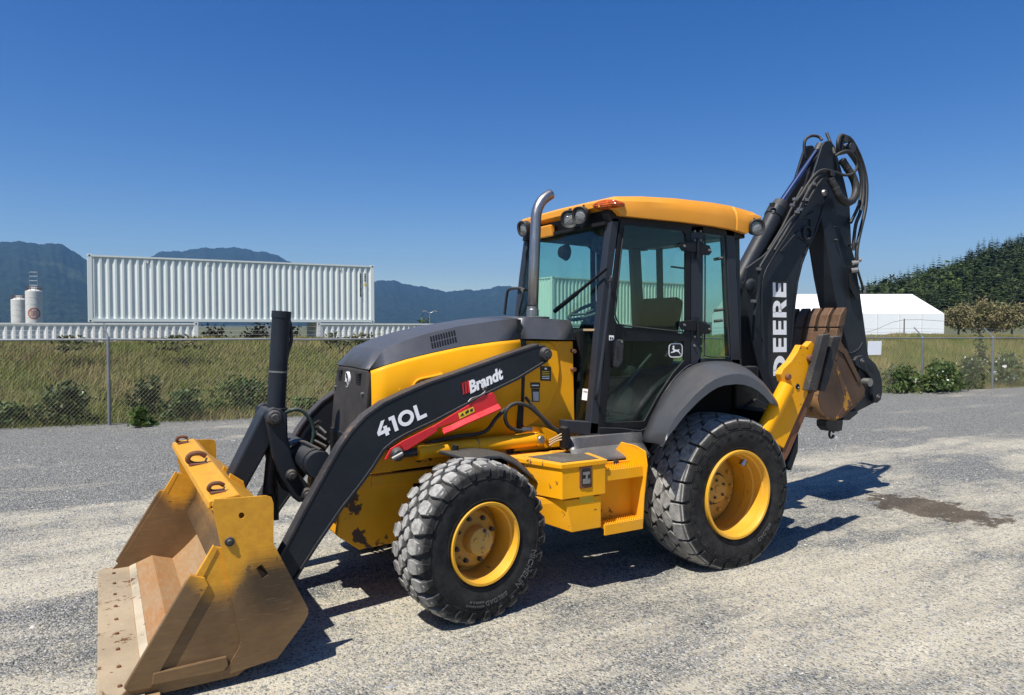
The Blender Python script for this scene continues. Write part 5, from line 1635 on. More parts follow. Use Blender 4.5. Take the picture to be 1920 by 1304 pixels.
def rect(x0, x1, y0, y1):
    return [(x0, y0), (x1, y0), (x1, y1), (x0, y1)]
def annulus(cx, cy, ro, ri, n=30, sx=1.0):
    out = []
    for k in range(n):
        a, b = 2 * PI * k / n, 2 * PI * (k + 1) / n
        xi = sx * ro - (ro - ri)
        out.append([(cx + sx * ro * math.cos(a), cy + ro * math.sin(a)), (cx + sx * ro * math.cos(b), cy + ro * math.sin(b)), (cx + xi * math.cos(b), cy + ri * math.sin(b)), (cx + xi * math.cos(a), cy + ri * math.sin(a))])
    return out
num = []
num += [[(0.0, 0.20), (0.0, 0.42), (0.44, 1.0), (0.68, 1.0), (0.24, 0.42), (0.46, 0.42), (0.46, 0.62), (0.70, 0.62), (0.70, 0.42), (0.84, 0.42), (0.84, 0.20), (0.70, 0.20), (0.70, 0.0), (0.46, 0.0), (0.46, 0.20)]]
num += [[(0.94, 0.80), (0.94, 1.0), (1.34, 1.0), (1.34, 0.0), (1.09, 0.0), (1.09, 0.80)]]
num += annulus(2.02, 0.5, 0.5, 0.27, 32, 1.08)
num += [[(2.68, 0.0), (2.68, 1.0), (2.92, 1.0), (2.92, 0.22), (3.38, 0.22), (3.38, 0.0)]]
nv, nf = poly_letters(num)
yl = -0.5535
a, b, c = P(711, 824, yl), P(801, 781, yl), P(702, 796, yl)
lettering('model_number', nv, nf, a, b - a, c - a, white_decal, arm_near)
px_text('brand_lettering', 'Brandt', (882, 739), (943.5, 711), (879, 715), yl, white_decal, arm_near, bold=0.042, shear=0.0)
for k in range(3):
    x0 = 866.5 + k * 4.6
    wdt = 2.2 + k * 0.9
    pts = [(x0, 718.5 - k * 2.0), (x0 + wdt, 717.5 - k * 2.0), (x0 + wdt + 2.0, 739.5 - k * 2.0), (x0 + 2.0, 740.5 - k * 2.0)]
    MB().prism(XZ(pts, yl), yl, yl - 0.0015).build('brand_bar', red_decal, arm_near)

# ------------------------------------------------------------------ red lift lock on the near arm
RY = -0.575
lock = MB()
lock.prism(XZ([(721, 863), (732, 842), (748, 832), (820, 795), (910, 741), (924, 736), (930, 744), (934, 762), (830, 800), (815, 806), (796, 820), (764, 843), (748, 852), (741, 846), (733, 850), (727, 862)], RY), RY, RY + 0.012)
lk = lock.build('boom_lock', red_paint, BH, bevel=0.004)
fl_ = []
for (a0, a1) in (((934, 762), (933, 771)), ((880, 784), (878, 793)), ((845, 800), (840, 812)), ((833, 802), (826, 812))):
    pass
m = MB()
up = XZ([(934, 757), (905, 770), (870, 785), (845, 797), (829, 803)], RY)
rows = [[Vector((x, RY, z)), Vector((x + 0.004, RY - 0.035, z - 0.030)), Vector((x + 0.004, RY - 0.030, z - 0.040)), Vector((x, RY + 0.01, z - 0.012))] for x, z in up]
m.grid(rows, close_u=True)
m.build('lock_flange', red_paint, lk, bevel=0.002)
MB().prism(XZ([(749, 833), (752, 829), (808, 801), (816, 799), (821, 803), (820, 809), (812, 815), (764, 845), (758, 846)], RY - 0.012), RY - 0.012, RY - 0.001).build('lock_rib', red_paint, lk, bevel=0.004)
sticker('lock_label', [(859, 776), (887, 763), (890, 772), (862, 786)], RY - 0.001, yellow_decal, parent=lk)
m = MB()
for p4 in ([(863, 781), (867, 774.5), (870.5, 778.5)], [(872, 773.5), (878, 768), (879.5, 772.5), (873, 777)], [(881, 768.5), (886, 766), (887, 770.5), (882, 773)]):
    m.prism(XZ(p4, RY - 0.0028), RY - 0.0028, RY - 0.004)
m.build('label_symbol', black_decal, lk)
c = P(744, 852, RY)
MB().lathe([(-0.045, 0.001), (-0.045, 0.030), (-0.030, 0.042), (0.0, 0.045)], (c.x, RY, c.z), 20).build('lock_pivot', dark_steel, lk, smooth=True, sharp=40)
MB().tube([(c.x - 0.05, RY - 0.05, c.z - 0.02), (c.x + 0.02, RY - 0.05, c.z + 0.01)], 0.014, 10).build('lock_latch', bolt_metal, lk)
v1, v2 = P(895, 748, -0.57), P(870, 758, -0.57)
hose('safety_pin', [P(912, 728, -0.58), P(908, 726, -0.58), P(906, 731, -0.58), P(910, 734, -0.58), P(900, 742, -0.58), P(885, 747, -0.58), P(878, 754, -0.58)], 0.005, bolt_metal, lk)

# ------------------------------------------------------------------ lift cylinders
for sg in (-1, 1):
    a, b = P(1009, 823.5, -0.52), P(742, 853, -0.52)
    y = sg * 0.51
    A, B = Vector((a.x, y, a.z)), Vector((b.x, y, b.z))
    d = (B - A).normalized()
    cyl = MB().tube([A + d * 0.03, A + d * 0.92], 0.050, 24).build('lift_cylinder', yellow, BH, smooth=True)
    MB().tube([A + d * 0.90, A + d * 0.95], 0.056, 24).build('cylinder_gland', yellow, cyl, smooth=True)
    MB().tube([A + d * 0.94, B], 0.028, 16).build('cylinder_rod', dark_steel, cyl, smooth=True)
    MB().lathe([(-0.045, 0.001), (-0.045, 0.046), (0.045, 0.046), (0.045, 0.001)], A, 24).build('cylinder_eye', yellow, cyl, smooth=True, sharp=40)
    MB().lathe([(-0.062, 0.001), (-0.062, 0.024), (-0.055, 0.030), (0.062, 0.030), (0.062, 0.001)], A, 20).build('cylinder_pin', bolt_metal, cyl, smooth=True, sharp=40)
    MB().tube([A + d * 0.50, A + d * 0.505 + Vector((0, 0, 0))], 0.053, 20).build('zip_tie', white_decal if sg == 5 else bolt_metal, cyl, smooth=True)

# ------------------------------------------------------------------ bucket linkage in the middle
LY = -0.17
c_pin = P(513, 783, LY)
link_ = MB().prism(XZ([(500, 766), (522, 768), (509, 800), (507, 835), (452, 934), (418, 925), (490, 780)], -0.10), -0.10, 0.10)
lb = link_.build('bucket_link', charcoal, BH, bevel=0.012)
for sg in (-1, 1):
    y0, y1 = sorted((sg * 0.13, sg * 0.19))
    lever = MB().prism(XZ([(497, 783), (501, 770), (512, 764), (526, 768), (538, 781), (539, 820), (548, 858), (560, 888), (580, 912), (582, 928), (572, 940), (560, 942), (549, 934), (528, 898), (512, 860), (505, 825)], LY), y0, y1).build('bell_crank', charcoal, BH, bevel=0.012)
    for px, py, r in ((513, 783, 0.050), (545, 890, 0.038), (574, 926, 0.045)):
        c = P(px, py, LY)
        mm = MB().lathe([(-0.045, 0.001), (-0.045, r * 0.45), (-0.030, r * 0.55), (-0.028, r * 0.8), (-0.004, r), (0.01, r)], (0, 0, 0), 24)
        if sg == 1: mm.v = [Vector((p.x, -p.y, p.z)) for p in mm.v]
        mm.build('linkage_pin', dark_steel, lever, smooth=True, sharp=40, loc=(c.x, sg * 0.19, c.z))
a, b = P(528, 584, 0), P(517, 770, 0)
bc = MB().tube([a, b], 0.060, 28).build('bucket_cylinder', charcoal, BH, smooth=True)
d = (b - a).normalized()
MB().tube([a, a + d * 0.045], 0.064, 28).build('cylinder_cap', charcoal, bc, smooth=True)
MB().tube([a + d * 0.40, a + d * 0.412], 0.0625, 28).build('hose_clamp', bolt_metal, bc, smooth=True)
MB().tube([b - d * 0.02, b + d * 0.05], 0.075, 20).build('rod_end', charcoal, bc, smooth=True)
MB().tube([b, P(502, 925, 0)], 0.035, 16).build('cylinder_rod', dark_steel, bc, smooth=True)
hose('cylinder_hose', [P(543, 603, 0.0), P(545.5, 618, 0), P(546, 640, 0), P(540, 660, 0), P(534, 690, 0), P(531, 705, 0)], 0.012, rubber, bc)
MB().tube([P(542, 590, 0), P(543.5, 612, 0)], 0.011, 8).build('hose_fitting', dark_steel, bc)
hose('crank_hose', [P(535, 775, -0.05), P(548, 769, -0.1), P(565, 770, -0.1), P(580, 785, -0.1), P(588, 805, -0.1), P(585, 830, -0.1), P(572, 850, -0.08), P(556, 866, -0.05)], 0.013, paint('green_hose', (0.018, 0.04, 0.035), rough=0.5, var=0.3), BH)
for k in range(3):
    hose('frame_hose', [P(600 - 4 * k, 790 + 10 * k, 0.0), P(586, 800 + 10 * k, 0.05), P(572, 822 + 8 * k, 0.05), P(560, 860 + 4 * k, 0.05)], 0.013, rubber, BH)
for k in range(3):
    hose('drop_hose', [P(503 + 7 * k, 855, 0.02), P(500 + 7 * k, 890, 0.04), P(506 + 6 * k, 930, 0.04), P(513 + 3 * k, 975, 0.04)], 0.014, rubber, BH)
MB().prism([(torq.x - 0.16, torq.z - 0.10), (torq.x - 0.05, torq.z + 0.08), (torq.x + 0.05, torq.z + 0.08), (torq.x + 0.02, torq.z - 0.12), (torq.x - 0.10, torq.z - 0.20)], -0.10, 0.10).build('crank_mount', charcoal, BH, bevel=0.01)
hose('tube_hose', [(torq.x + 0.02, -0.42, torq.z + 0.085), (torq.x - 0.01, -0.30, torq.z + 0.10), (torq.x - 0.03, -0.12, torq.z + 0.10), (torq.x - 0.09, -0.05, torq.z + 0.05)], 0.012, rubber, BH)

# ------------------------------------------------------------------ loader bucket
BW = 1.05
floor_p = [(-4.285, 0.062), (-4.10, 0.052), (-3.935, 0.115), (-3.795, 0.070), (-3.70, 0.150), (-3.55, 0.30), (-3.46, 0.48)]
m = MB()
rows = [[Vector((x, y, z)) for y in np.linspace(-BW, BW, 9)] for x, z in floor_p[1:]]
m.grid(rows)
bk = m.build('loader_bucket', floor_steel, BH)
sd = bk.modifiers.new('solid', 'SOLIDIFY'); sd.thickness = 0.018; sd.offset = 0
m = MB().prism([(-4.290, 0.050), (-4.285, 0.062), (-4.085, 0.064), (-4.085, 0.038), (-4.22, 0.036)], -BW - 0.03, BW + 0.03)
m.build('cutting_edge', paint('edge_steel', (0.34, 0.26, 0.16), rough=0.6, metal=0.2, var=0.25, dust=0.7, topdust=0.25, dustcol=(0.46, 0.40, 0.29), chip=0.10, chipcol=(0.14, 0.07, 0.03), scratch=0.4), bk, bevel=0.003)
MB().prism([(-4.09, 0.066), (-4.08, 0.074), (-4.045, 0.086), (-4.045, 0.06), (-4.09, 0.05)], -BW + 0.01, BW - 0.01).build('weld_strip', paint('dusty_weld', (0.40, 0.34, 0.24), rough=0.9, var=0.3, dust=0.5, topdust=0.0, bmp=1.0, bscale=50, chip=0.08), bk)
for k in range(9):
    y = -0.93 + 1.86 * k / 8
    MB().lathe([(0.060, 0.012), (0.073, 0.010), (0.076, 0.001)], (-4.19, y, 0.0), 6, 'Z').build('edge_bolt', rust, bk)
# mould board: curved back with top beam
mold = [(-3.775, 0.935), (-3.70, 0.86), (-3.635, 0.76), (-3.605, 0.64), (-3.625, 0.52), (-3.69, 0.42)]
m = MB()
rows = [[Vector((x, y, z)) for y in np.linspace(-BW, BW, 7)] for x, z in mold]
m.grid(rows)
mb_ = m.build('mould_board', bucket_mat, bk, smooth=True)
sd = mb_.modifiers.new('solid', 'SOLIDIFY'); sd.thickness = 0.016; sd.offset = 0
MB().prism([(-3.790, 0.925), (-3.785, 0.965), (-3.640, 0.985), (-3.600, 0.955), (-3.62, 0.90), (-3.70, 0.905)], -BW, BW).build('top_beam', bucket_mat, bk, bevel=0.006)
MB().prism([(-3.47, 0.45), (-3.42, 0.50), (-3.44, 0.80), (-3.60, 0.93), (-3.63, 0.90), (-3.48, 0.78)], -0.8, 0.8).build('back_plate', bucket_mat, bk, bevel=0.006)
WEAR = [(402, 937), (500, 930), (509, 933), (513, 944), (513, 1020), (578, 1142), (578, 1152), (570, 1168), (520, 1235), (432, 1264), (424, 1257), (448, 1217), (452, 1203), (447, 1180), (418, 1040), (398, 948)]
hole_r = [(453 + 5.5 * math.cos(a), 967 + 6 * math.sin(a)) for a in np.linspace(0, 2 * PI, 14, endpoint=False)]
hole_s = [(480, 1066), (491, 1058), (504, 1078), (493, 1086)]
for sg in (-1, 1):
    y0, y1 = (sg * 1.078, sg * 1.064)
    xz = XZ(WEAR, -1.078)
    m = MB(); m.holed(xz, [XZ(hole_r, -1.078), XZ(hole_s, -1.078)], y0, y1)
    wp = m.build('side_wear_plate', bucket_mat, bk)
    c = P(430.5, 1016, -1.078)
    mm = MB().lathe([(-0.020, 0.001), (-0.020, 0.010), (-0.012, 0.016), (-0.012, 0.022), (0, 0.025)], (0, 0, 0), 18)
    if sg == 1: mm.v = [Vector((p.x, -p.y, p.z)) for p in mm.v]
    mm.build('plate_bolt', dark_steel, wp, smooth=True, sharp=40, loc=(c.x, sg * 1.078, c.z))
    # clam side plate
    cl_ = [(-3.770, 0.735), (-3.850, 0.600), (-4.165, 0.095), (-4.22, 0.042), (-3.66, 0.042), (-3.48, 0.16), (-3.45, 0.50), (-3.72, 0.72)]
    sp = MB().prism(cl_, sg * 1.062, sg * 1.048).build('clam_side', bucket_mat, bk, bevel=0.003)
    a, b = P(367, 1083, -1.07), P(252, 1284, -1.07)
    MB().prism(XZ([(356, 1078), (384, 1083), (391, 1097), (283, 1290), (240, 1297), (232, 1290)], -1.07), sg * 1.078, sg * 1.050).build('side_cutter', bucket_mat, sp, bevel=0.004)
    MB().prism(XZ([(400, 1022), (408, 1030), (378, 1088), (366, 1080)], -1.06), sg * 1.068, sg * 1.046).build('edge_bar', bucket_mat, sp, bevel=0.003)
    MB().prism(XZ([(287, 1262), (425, 1230), (428, 1248), (418, 1258), (284, 1284)], -1.075), sg * 1.086, sg * 1.063).build('skid_bar', bucket_mat, sp, bevel=0.005)
    MB().box(-4.26, -4.02, *sorted((sg * 1.075, sg * 1.105)), 0.03, 0.06).build('heel_bar', floor_steel, sp, bevel=0.004)
    c = Vector((-3.70, sg * 0.99, 0.83))
    mm = MB().lathe([(-0.03, 0.001), (-0.03, 0.030), (0.03, 0.034), (0.06, 0.034)], (0, 0, 0), 16)
    if sg == -1: mm.v = [Vector((p.x, -p.y, p.z)) for p in mm.v]
    mm.build('clam_pivot', dark_steel, bk, smooth=True, sharp=40, loc=c)
# lifting hooks on the top beam
for y in (0.92, -0.02, -0.90):
    s = 0.60 if y != -0.02 else 0.85
    x0, z0_ = -3.73, 0.972
    pts = [Vector((x0 + 0.05 * s, y, z0_)), Vector((x0 - 0.02 * s, y, z0_ + 0.005)), Vector((x0 - 0.062 * s, y - 0.005, z0_ + 0.040 * s)), Vector((x0 - 0.040 * s, y - 0.012, z0_ + 0.082 * s)), Vector((x0 + 0.02 * s, y - 0.014, z0_ + 0.086 * s)), Vector((x0 + 0.060 * s, y - 0.01, z0_ + 0.060 * s))]
    hk = MB().tube(pts, 0.019 * s, 10, 5).build('lifting_hook', rust, bk, smooth=True)
    MB().tube([Vector((x0 + 0.07 * s, y, z0_ + 0.045 * s)), Vector((x0 + 0.055 * s, y, z0_ + 0.005))], 0.008 * s, 8).build('hook_latch', bolt_metal, hk)
    MB().box(x0 - 0.05 * s, x0 + 0.075 * s, y - 0.035, y + 0.035, z0_ - 0.008, z0_ + 0.012).build('hook_base', rust, hk, bevel=0.004)
# hinge brackets that take the arms
for sg in (-1, 1):
    for dy in (-0.07, 0.07):
        MB().prism([(-3.52, 0.45), (-3.30, 0.34), (-3.27, 0.24), (-3.34, 0.16), (-3.52, 0.17)], sg * 0.507 + dy - 0.012, sg * 0.507 + dy + 0.012).build('hinge_bracket', bucket_mat, bk, bevel=0.004)
for dy in (-0.14, 0.14):
    MB().prism([(-3.55, 0.92), (-3.47, 0.86), (-3.44, 0.74), (-3.52, 0.62), (-3.62, 0.70)], dy - 0.012, dy + 0.012).build('hinge_bracket', bucket_mat, bk, bevel=0.004)
MB().prism([(-3.55, 0.12), (-3.34, 0.24), (-3.33, 0.30), (-3.46, 0.50), (-3.58, 0.32)], -0.95, 0.95).build('clam_back', bucket_mat, bk, bevel=0.006)
# ------------------------------------------------------------------ cab
CY = -0.64
def both(name, pxs, depth, mat, bevel=0.004, y=CY, parent=BH, holes=()):
    """plate on the near cab side and its mirror image on the far side"""
    out = []
    xz = XZ(pxs, y); hz = [XZ(h, y) for h in holes]
    for sg in (-1, 1):
        m = MB()
        if hz: m.holed(xz, hz, sg * abs(y), sg * (abs(y) - depth))
        else: m.prism(xz, sg * abs(y), sg * (abs(y) - depth))
        out.append(m.build(name, mat, parent, bevel=bevel))
    return out
cab_dark = paint('cab_frame_paint', (0.024, 0.028, 0.037), rough=0.42, var=0.12, dust=0.05, topdust=0.12, scratch=0.08, spec=0.35)
interior = paint('cab_interior', (0.012, 0.012, 0.014), rough=0.8, var=0.2, dust=0.0, topdust=0.0, spec=0.2)

both('front_pillar', [(1147, 408), (1162, 408), (1150, 500), (1137, 619), (1122, 815), (1105, 815), (1112, 740), (1123, 619), (1136, 500)], 0.075, cab_dark, 0.008)
both('door_pillar', [(1296, 424), (1319, 424), (1318, 640), (1314, 684), (1296, 690)], 0.06, cab_dark, 0.006)
both('rear_pillar', [(1361, 424), (1377, 424), (1389, 690), (1372, 690)], 0.075, cab_dark, 0.008)
both('roof_rail', [(1140, 398), (1390, 430), (1392, 446), (1300, 436), (1146, 416)], 0.08, black_paint, 0.006)
both('fender_rail', [(1310, 672), (1390, 674), (1392, 694), (1300, 700)], 0.06, cab_dark, 0.006)
both('sill', [(1062, 789), (1110, 792), (1212, 806), (1214, 818), (1108, 818), (1062, 812)], 0.10, cab_dark, 0.006)

# windscreen and front frame
def front_x(z):
    return np.interp(z, [1.05, 1.82, 2.62], [-1.085, -1.005, -0.885])
def quad_slab(name, pts, th, nrm, mat, parent=BH):
    n = Vector(nrm).normalized() * th
    m = MB()
    v = [Vector(p) for p in pts] + [Vector(p) + n for p in pts]
    k = len(pts)
    m.add(v, [tuple(range(k)), tuple(range(2 * k - 1, k - 1, -1))] + [(i, (i + 1) % k, k + (i + 1) % k, k + i) for i in range(k)])
    return m.build(name, mat, parent)
def fx(y, z, off=0.0):
    return Vector((front_x(z) + off, y, z))
quad_slab('windscreen', [fx(-0.585, 1.83, -.01), fx(0.585, 1.83, -.01), fx(0.575, 2.66, -.01), fx(-0.575, 2.66, -.01)], 0.006, (-1, 0, 0), glass)
for sg in (-1, 1):
    quad_slab('lower_front_window', [fx(sg * 0.595, 1.13, -.01), fx(sg * 0.42, 1.13, -.01), fx(sg * 0.42, 1.815, -.01), fx(sg * 0.595, 1.815, -.01)], 0.006, (-1, 0, 0), glass)
    m = MB().bar(fx(sg * 0.43, 1.07, 0.0), fx(sg * 0.43, 1.82, 0.0), 0.03, 0.03, (1, 0, 0)); m.build('front_mullion', black_paint, BH)
    MB().bar(fx(sg * 0.42, 1.09, 0), fx(sg * 0.60, 1.09, 0), 0.05, 0.07).build('front_sill', cab_dark, BH, bevel=0.004)
    MB().bar(fx(sg * 0.44, 1.822, -0.018), fx(sg * 0.585, 1.822, -0.018), 0.012, 0.016).build('window_seal', trim_mat, BH)
MB().bar(fx(-0.6, 2.66, 0), fx(0.6, 2.66, 0), 0.05, 0.07).build('front_header', black_paint, BH, bevel=0.004)
MB().box(-1.06, -1.03, -0.44, 0.44, 1.05, 1.80).build('firewall', interior, BH)
n0 = fx(-0.545, 1.335, -0.018); 
quad_slab('note', [fx(-0.575, 1.29, -0.0185), fx(-0.495, 1.29, -0.0185), fx(-0.495, 1.375, -0.0185), fx(-0.575, 1.375, -0.0185)], 0.0008, (-1, 0, 0), white_decal)
m = MB()
for k_, (y_, w_) in enumerate(((-0.552, 0.008), (-0.541, 0.003), (-0.533, 0.008), (-0.522, 0.003), (-0.514, 0.007))):
    q = fx(y_, 1.352 + 0.003 * (k_ % 2), -0.0200)
    m.obox(q, (0.0004, 0, 0), (0, w_ / 2, 0), (0, 0, 0.006))
m.build('note_writing', interior, BH)
# wiper on the windscreen
wb = MB().tube([P(1036, 586, -0.40) + Vector((-0.0, 0, 0)), P(1075, 554, -0.50)], 0.013, 8).build('wiper_arm', black_paint, BH)
wp0, wp1 = PX(1040, 584, -1.06), PX(1139, 503, -1.00)
bpy.data.objects.remove(wb)
m = MB().tube([wp0, wp0.lerp(wp1, 0.45)], 0.019, 8)
m.tube([wp0.lerp(wp1, 0.2), wp1], [0.015, 0.010], 6)
m.build('wiper', black_paint, BH)
MB().tube([PX(1150, 521, -0.97) + Vector((-0.02, -0.0, 0)), PX(1144, 528, -1.0)], 0.012, 8).build('wiper_pivot', cab_dark, BH)

# door
DOOR = [(1164, 411), (1295, 429), (1295, 682), (1283, 690), (1262, 713), (1235, 754), (1212, 804), (1122, 801), (1138, 640), (1151, 520)]
H_UP = [(1177, 421), (1280, 434), (1286, 440), (1286, 622), (1282, 626), (1172, 614), (1158, 608), (1152, 596), (1153, 580), (1164, 470), (1170, 426)]
H_LO = [(1150, 640), (1283, 641), (1283, 676), (1262, 700), (1233, 744), (1208, 790), (1135, 793)]
DY = -0.646
m = MB(); m.holed(XZ(DOOR, DY), [XZ(H_UP, DY), XZ(H_LO, DY)], DY, DY + 0.022)
door = m.build('cab_door', black_paint, BH, bevel=0.003)
MB().prism(XZ([(1176, 419), (1282, 432), (1288, 438), (1288, 624), (1283, 628), (1171, 616), (1156, 610), (1150, 597), (1151, 580), (1162, 470), (1169, 424)], DY + 0.009), DY + 0.009, DY + 0.014).build('door_glass', glass, door)
MB().prism(XZ([(1149, 638), (1285, 639), (1285, 678), (1263, 703), (1235, 746), (1209, 792), (1133, 795)], DY + 0.009), DY + 0.009, DY + 0.014).build('door_glass', glass, door)
m = MB(); m.holed(XZ(DOOR, DY), [XZ(H_UP, DY), XZ(H_LO, DY)], -DY, -DY - 0.022)
door_far = m.build('cab_door', black_paint, BH, bevel=0.003)
MB().prism(XZ([(1176, 419), (1282, 432), (1288, 438), (1288, 624), (1283, 628), (1171, 616), (1156, 610), (1150, 597), (1151, 580), (1162, 470), (1169, 424)], DY + 0.009), -DY - 0.009, -DY - 0.014).build('door_glass', glass, door_far)
MB().prism(XZ([(1149, 638), (1285, 639), (1285, 678), (1263, 703), (1235, 746), (1209, 792), (1133, 795)], DY + 0.009), -DY - 0.009, -DY - 0.014).build('door_glass', glass, door_far)
# bright bead along the door edge and window seals
hose('door_seal', [P(a, b, DY - 0.004) for a, b in ((1122, 803), (1165, 804), (1210, 805), (1234, 757), (1260, 716), (1284, 691), (1296, 684))], 0.006, cab_dark, door, n=4)
hose('window_seal', [P(a, b, DY - 0.003) for a, b in ((1171, 428), (1165, 470), (1155, 575), (1154, 592), (1160, 605), (1173, 611), (1282, 623))], 0.006, plastic, door, n=5)
dh = MB().prism(XZ([(1153, 637), (1168, 637), (1171, 645), (1168, 680), (1160, 690), (1150, 688), (1151, 650)], DY - 0.03), DY - 0.028, DY - 0.001).build('door_handle', plastic, door, bevel=0.008)
MB().prism(XZ([(1156, 651), (1161, 651), (1161, 672), (1156, 675)], DY - 0.030), DY - 0.0295, DY - 0.026).build('handle_recess', black_decal, door)
c = P(1166, 641, DY - 0.03); MB().lathe([(-0.004, 0.001), (-0.004, 0.010), (0.004, 0.010)], (c.x, DY - 0.028, c.z), 12).build('door_lock', bolt_metal, door)
sticker('door_sticker', [(1142, 629), (1151, 629.5), (1151, 639), (1142, 638.5)], DY - 0.0005, white_decal, parent=door)
sticker('sticker_line', [(1143.5, 633), (1146, 632), (1146, 637), (1143.5, 637)], DY - 0.0025, black_decal, parent=door)
sticker('sticker_line', [(1147.5, 633), (1149.6, 633), (1149.6, 637), (1147.5, 637)], DY - 0.0025, black_decal, parent=door)
# emblem on the lower door glass
def rrect(x0, x1, z0, z1, r, n=6):
    out = []
    for cx, cz, a0 in ((x1 - r, z1 - r, 0), (x0 + r, z1 - r, 90), (x0 + r, z0 + r, 180), (x1 - r, z0 + r, 270)):
        for k in range(n + 1):
            a = rad(a0 + 90 * k / n)
            out.append((cx + r * math.cos(a), cz + r * math.sin(a)))
    return out
e0, e1 = P(1255, 671, DY), P(1281, 644, DY)
MB().holed(rrect(e0.x, e1.x, e0.z, e1.z, 0.032), [rrect(e0.x + .007, e1.x - .007, e0.z + .007, e1.z - .007, 0.027)], DY + 0.0085, DY + 0.007).build('emblem_frame', white_decal, door)
MB().prism(rrect(e0.x + .006, e1.x - .006, e0.z + .006, e1.z - .006, 0.027), DY + 0.0088, DY + 0.0075).build('emblem_field', black_decal, door)
lettering('emblem_deer', dv_, df_, (e0.x + 0.020, DY + 0.0072, e0.z + 0.018), (e1.x - e0.x - 0.040, 0, 0), (0, 0, e1.z - e0.z - 0.034), white_decal, door, thick=0.001)
# hinges
for (hy, ) in ((461,), (609,)):
    k_ = hy
    hg = MB().prism(XZ([(1276, k_ - 6), (1306, k_ - 9), (1306, k_ + 12), (1280, k_ + 10), (1274, k_ + 2)], DY - 0.016), DY - 0.016, DY - 0.004).build('door_hinge', black_paint, door, bevel=0.003)
    MB().prism(XZ([(1312, k_ + 10 - 16), (1331, k_ + 12 - 12), (1335, k_ + 12), (1330, k_ + 22 - 4), (1312, k_ + 17)], DY - 0.016), DY - 0.016, DY - 0.004).build('door_hinge', black_paint, door, bevel=0.003)
    for px, py in ((1283, k_ + 1), (1330, k_ + 21 - 12)):
        c = P(px, py, DY - 0.016)
        MB().lathe([(-0.010, 0.001), (-0.010, 0.010), (0.0, 0.012)], (c.x, DY - 0.016, c.z), 10).build('hinge_bolt', bolt_metal, door)
    MB().tube([P(1309, k_ - 14, DY - 0.014), P(1309, k_ + 26, DY - 0.014)], 0.012, 10).build('hinge_barrel', black_paint, door, smooth=True)
    dz = -28 if hy < 500 else 22
    for px in (1302.5, 1313.5):
        for py in (k_ + dz + 1, k_ + dz + 19 - 1):
            c = P(px, py, DY - 0.003)
            MB().lathe([(-0.009, 0.001), (-0.009, 0.009), (0.004, 0.011)], (c.x, DY, c.z), 10).build('hinge_bolt', bolt_metal, door)
# grab rail on the near front pillar
hose('grab_rail', [P(1142, 527, CY - 0.03), P(1147, 520, CY - 0.06), P(1144, 545, CY - 0.07), P(1133, 640, CY - 0.07), P(1122, 725, CY - 0.07), P(1119, 742, CY - 0.05), P(1118, 748, CY - 0.01)], 0.013, cab_dark, BH)
# quarter and rear glass
both('quarter_window', [(1320, 434), (1358, 439), (1372, 674), (1316, 672)], 0.006, glass, 0, y=-0.632)
hose('quarter_seal', [P(a, b, CY - 0.004) for a, b in ((1322, 440), (1322, 560), (1321, 655), (1326, 668), (1362, 669), (1368, 660), (1360, 540), (1356, 445))], 0.006, plastic, BH, n=4)
for py in (487, 583, 603):
    a = P(1338, py, -0.60); MB().tube([a, a + Vector((0.05, -0.055, 0.01))], 0.013, 10).build('window_latch', plastic, BH, smooth=True)
for sg in (-1, 1):
    quad_slab('rear_side_window', [(0.40, sg * 0.635, 1.56), (0.60, sg * 0.50, 1.56), (0.56, sg * 0.50, 2.62), (0.36, sg * 0.635, 2.62)], 0.006, (0.5, sg * 0.8, 0), glass)
    MB().bar((0.60, sg * 0.49, 1.50), (0.56, sg * 0.49, 2.64), 0.05, 0.05, (1, 0, 0)).build('rear_post', cab_dark, BH, bevel=0.006)
quad_slab('rear_window', [(0.60, -0.47, 1.45), (0.60, 0.47, 1.45), (0.57, 0.47, 2.62), (0.57, -0.47, 2.62)], 0.006, (1, 0, 0), glass)
MB().box(0.42, 0.62, -0.55, 0.55, 1.05, 1.46).build('rear_wall', cab_dark, BH, bevel=0.01)
MB().box(0.40, 0.60, -0.56, 0.56, 2.61, 2.68).build('rear_header', black_paint, BH, bevel=0.006)
MB().box(-1.06, 0.45, -0.60, 0.60, 1.03, 1.09).build('cab_floor', interior, BH)
MB().box(-0.95, 0.55, -0.60, 0.60, 2.615, 2.64).build('headliner', interior, BH)
for sg in (-1, 1):
    MB().prism([(-0.55, 1.09), (-0.35, 1.35), (-0.05, 1.52), (0.42, 1.52), (0.42, 1.09)], *sorted((sg * 0.42, sg * 0.60))).build('wheel_arch_box', interior, BH, bevel=0.02)
# seat, wheel, console
seat = MB().prism([(-0.42, 1.42), (-0.40, 1.52), (0.02, 1.50), (0.05, 1.40)], -0.26, 0.26).build('operator_seat', interior, BH, bevel=0.04)
MB().prism([(-0.02, 1.48), (0.08, 1.46), (0.22, 2.08), (0.12, 2.12), (0.04, 1.80)], -0.24, 0.24).build('backrest', interior, seat, bevel=0.04)
MB().prism([(-0.38, 1.09), (-0.34, 1.42), (0.02, 1.42), (0.06, 1.09)], -0.2, 0.2).build('seat_base', interior, seat, bevel=0.02)
for sg in (-1, 1):
    hose('armrest', [(0.12, sg * 0.30, 1.70), (0.0, sg * 0.30, 1.73), (-0.22, sg * 0.30, 1.72)], 0.03, interior, seat)
cen = Vector((-0.64, 0.0, 1.985)); axs = Vector((-0.42, 0, 0.9)).normalized(); e1_ = Vector((0, 1, 0)); e2_ = axs.cross(e1_)
m = MB(); rp = [cen + (e1_ * math.cos(t) + e2_ * math.sin(t)) * 0.19 for t in np.linspace(0, 2 * PI, 33)]
m.tube(rp, 0.016, 8, 0, caps=False)
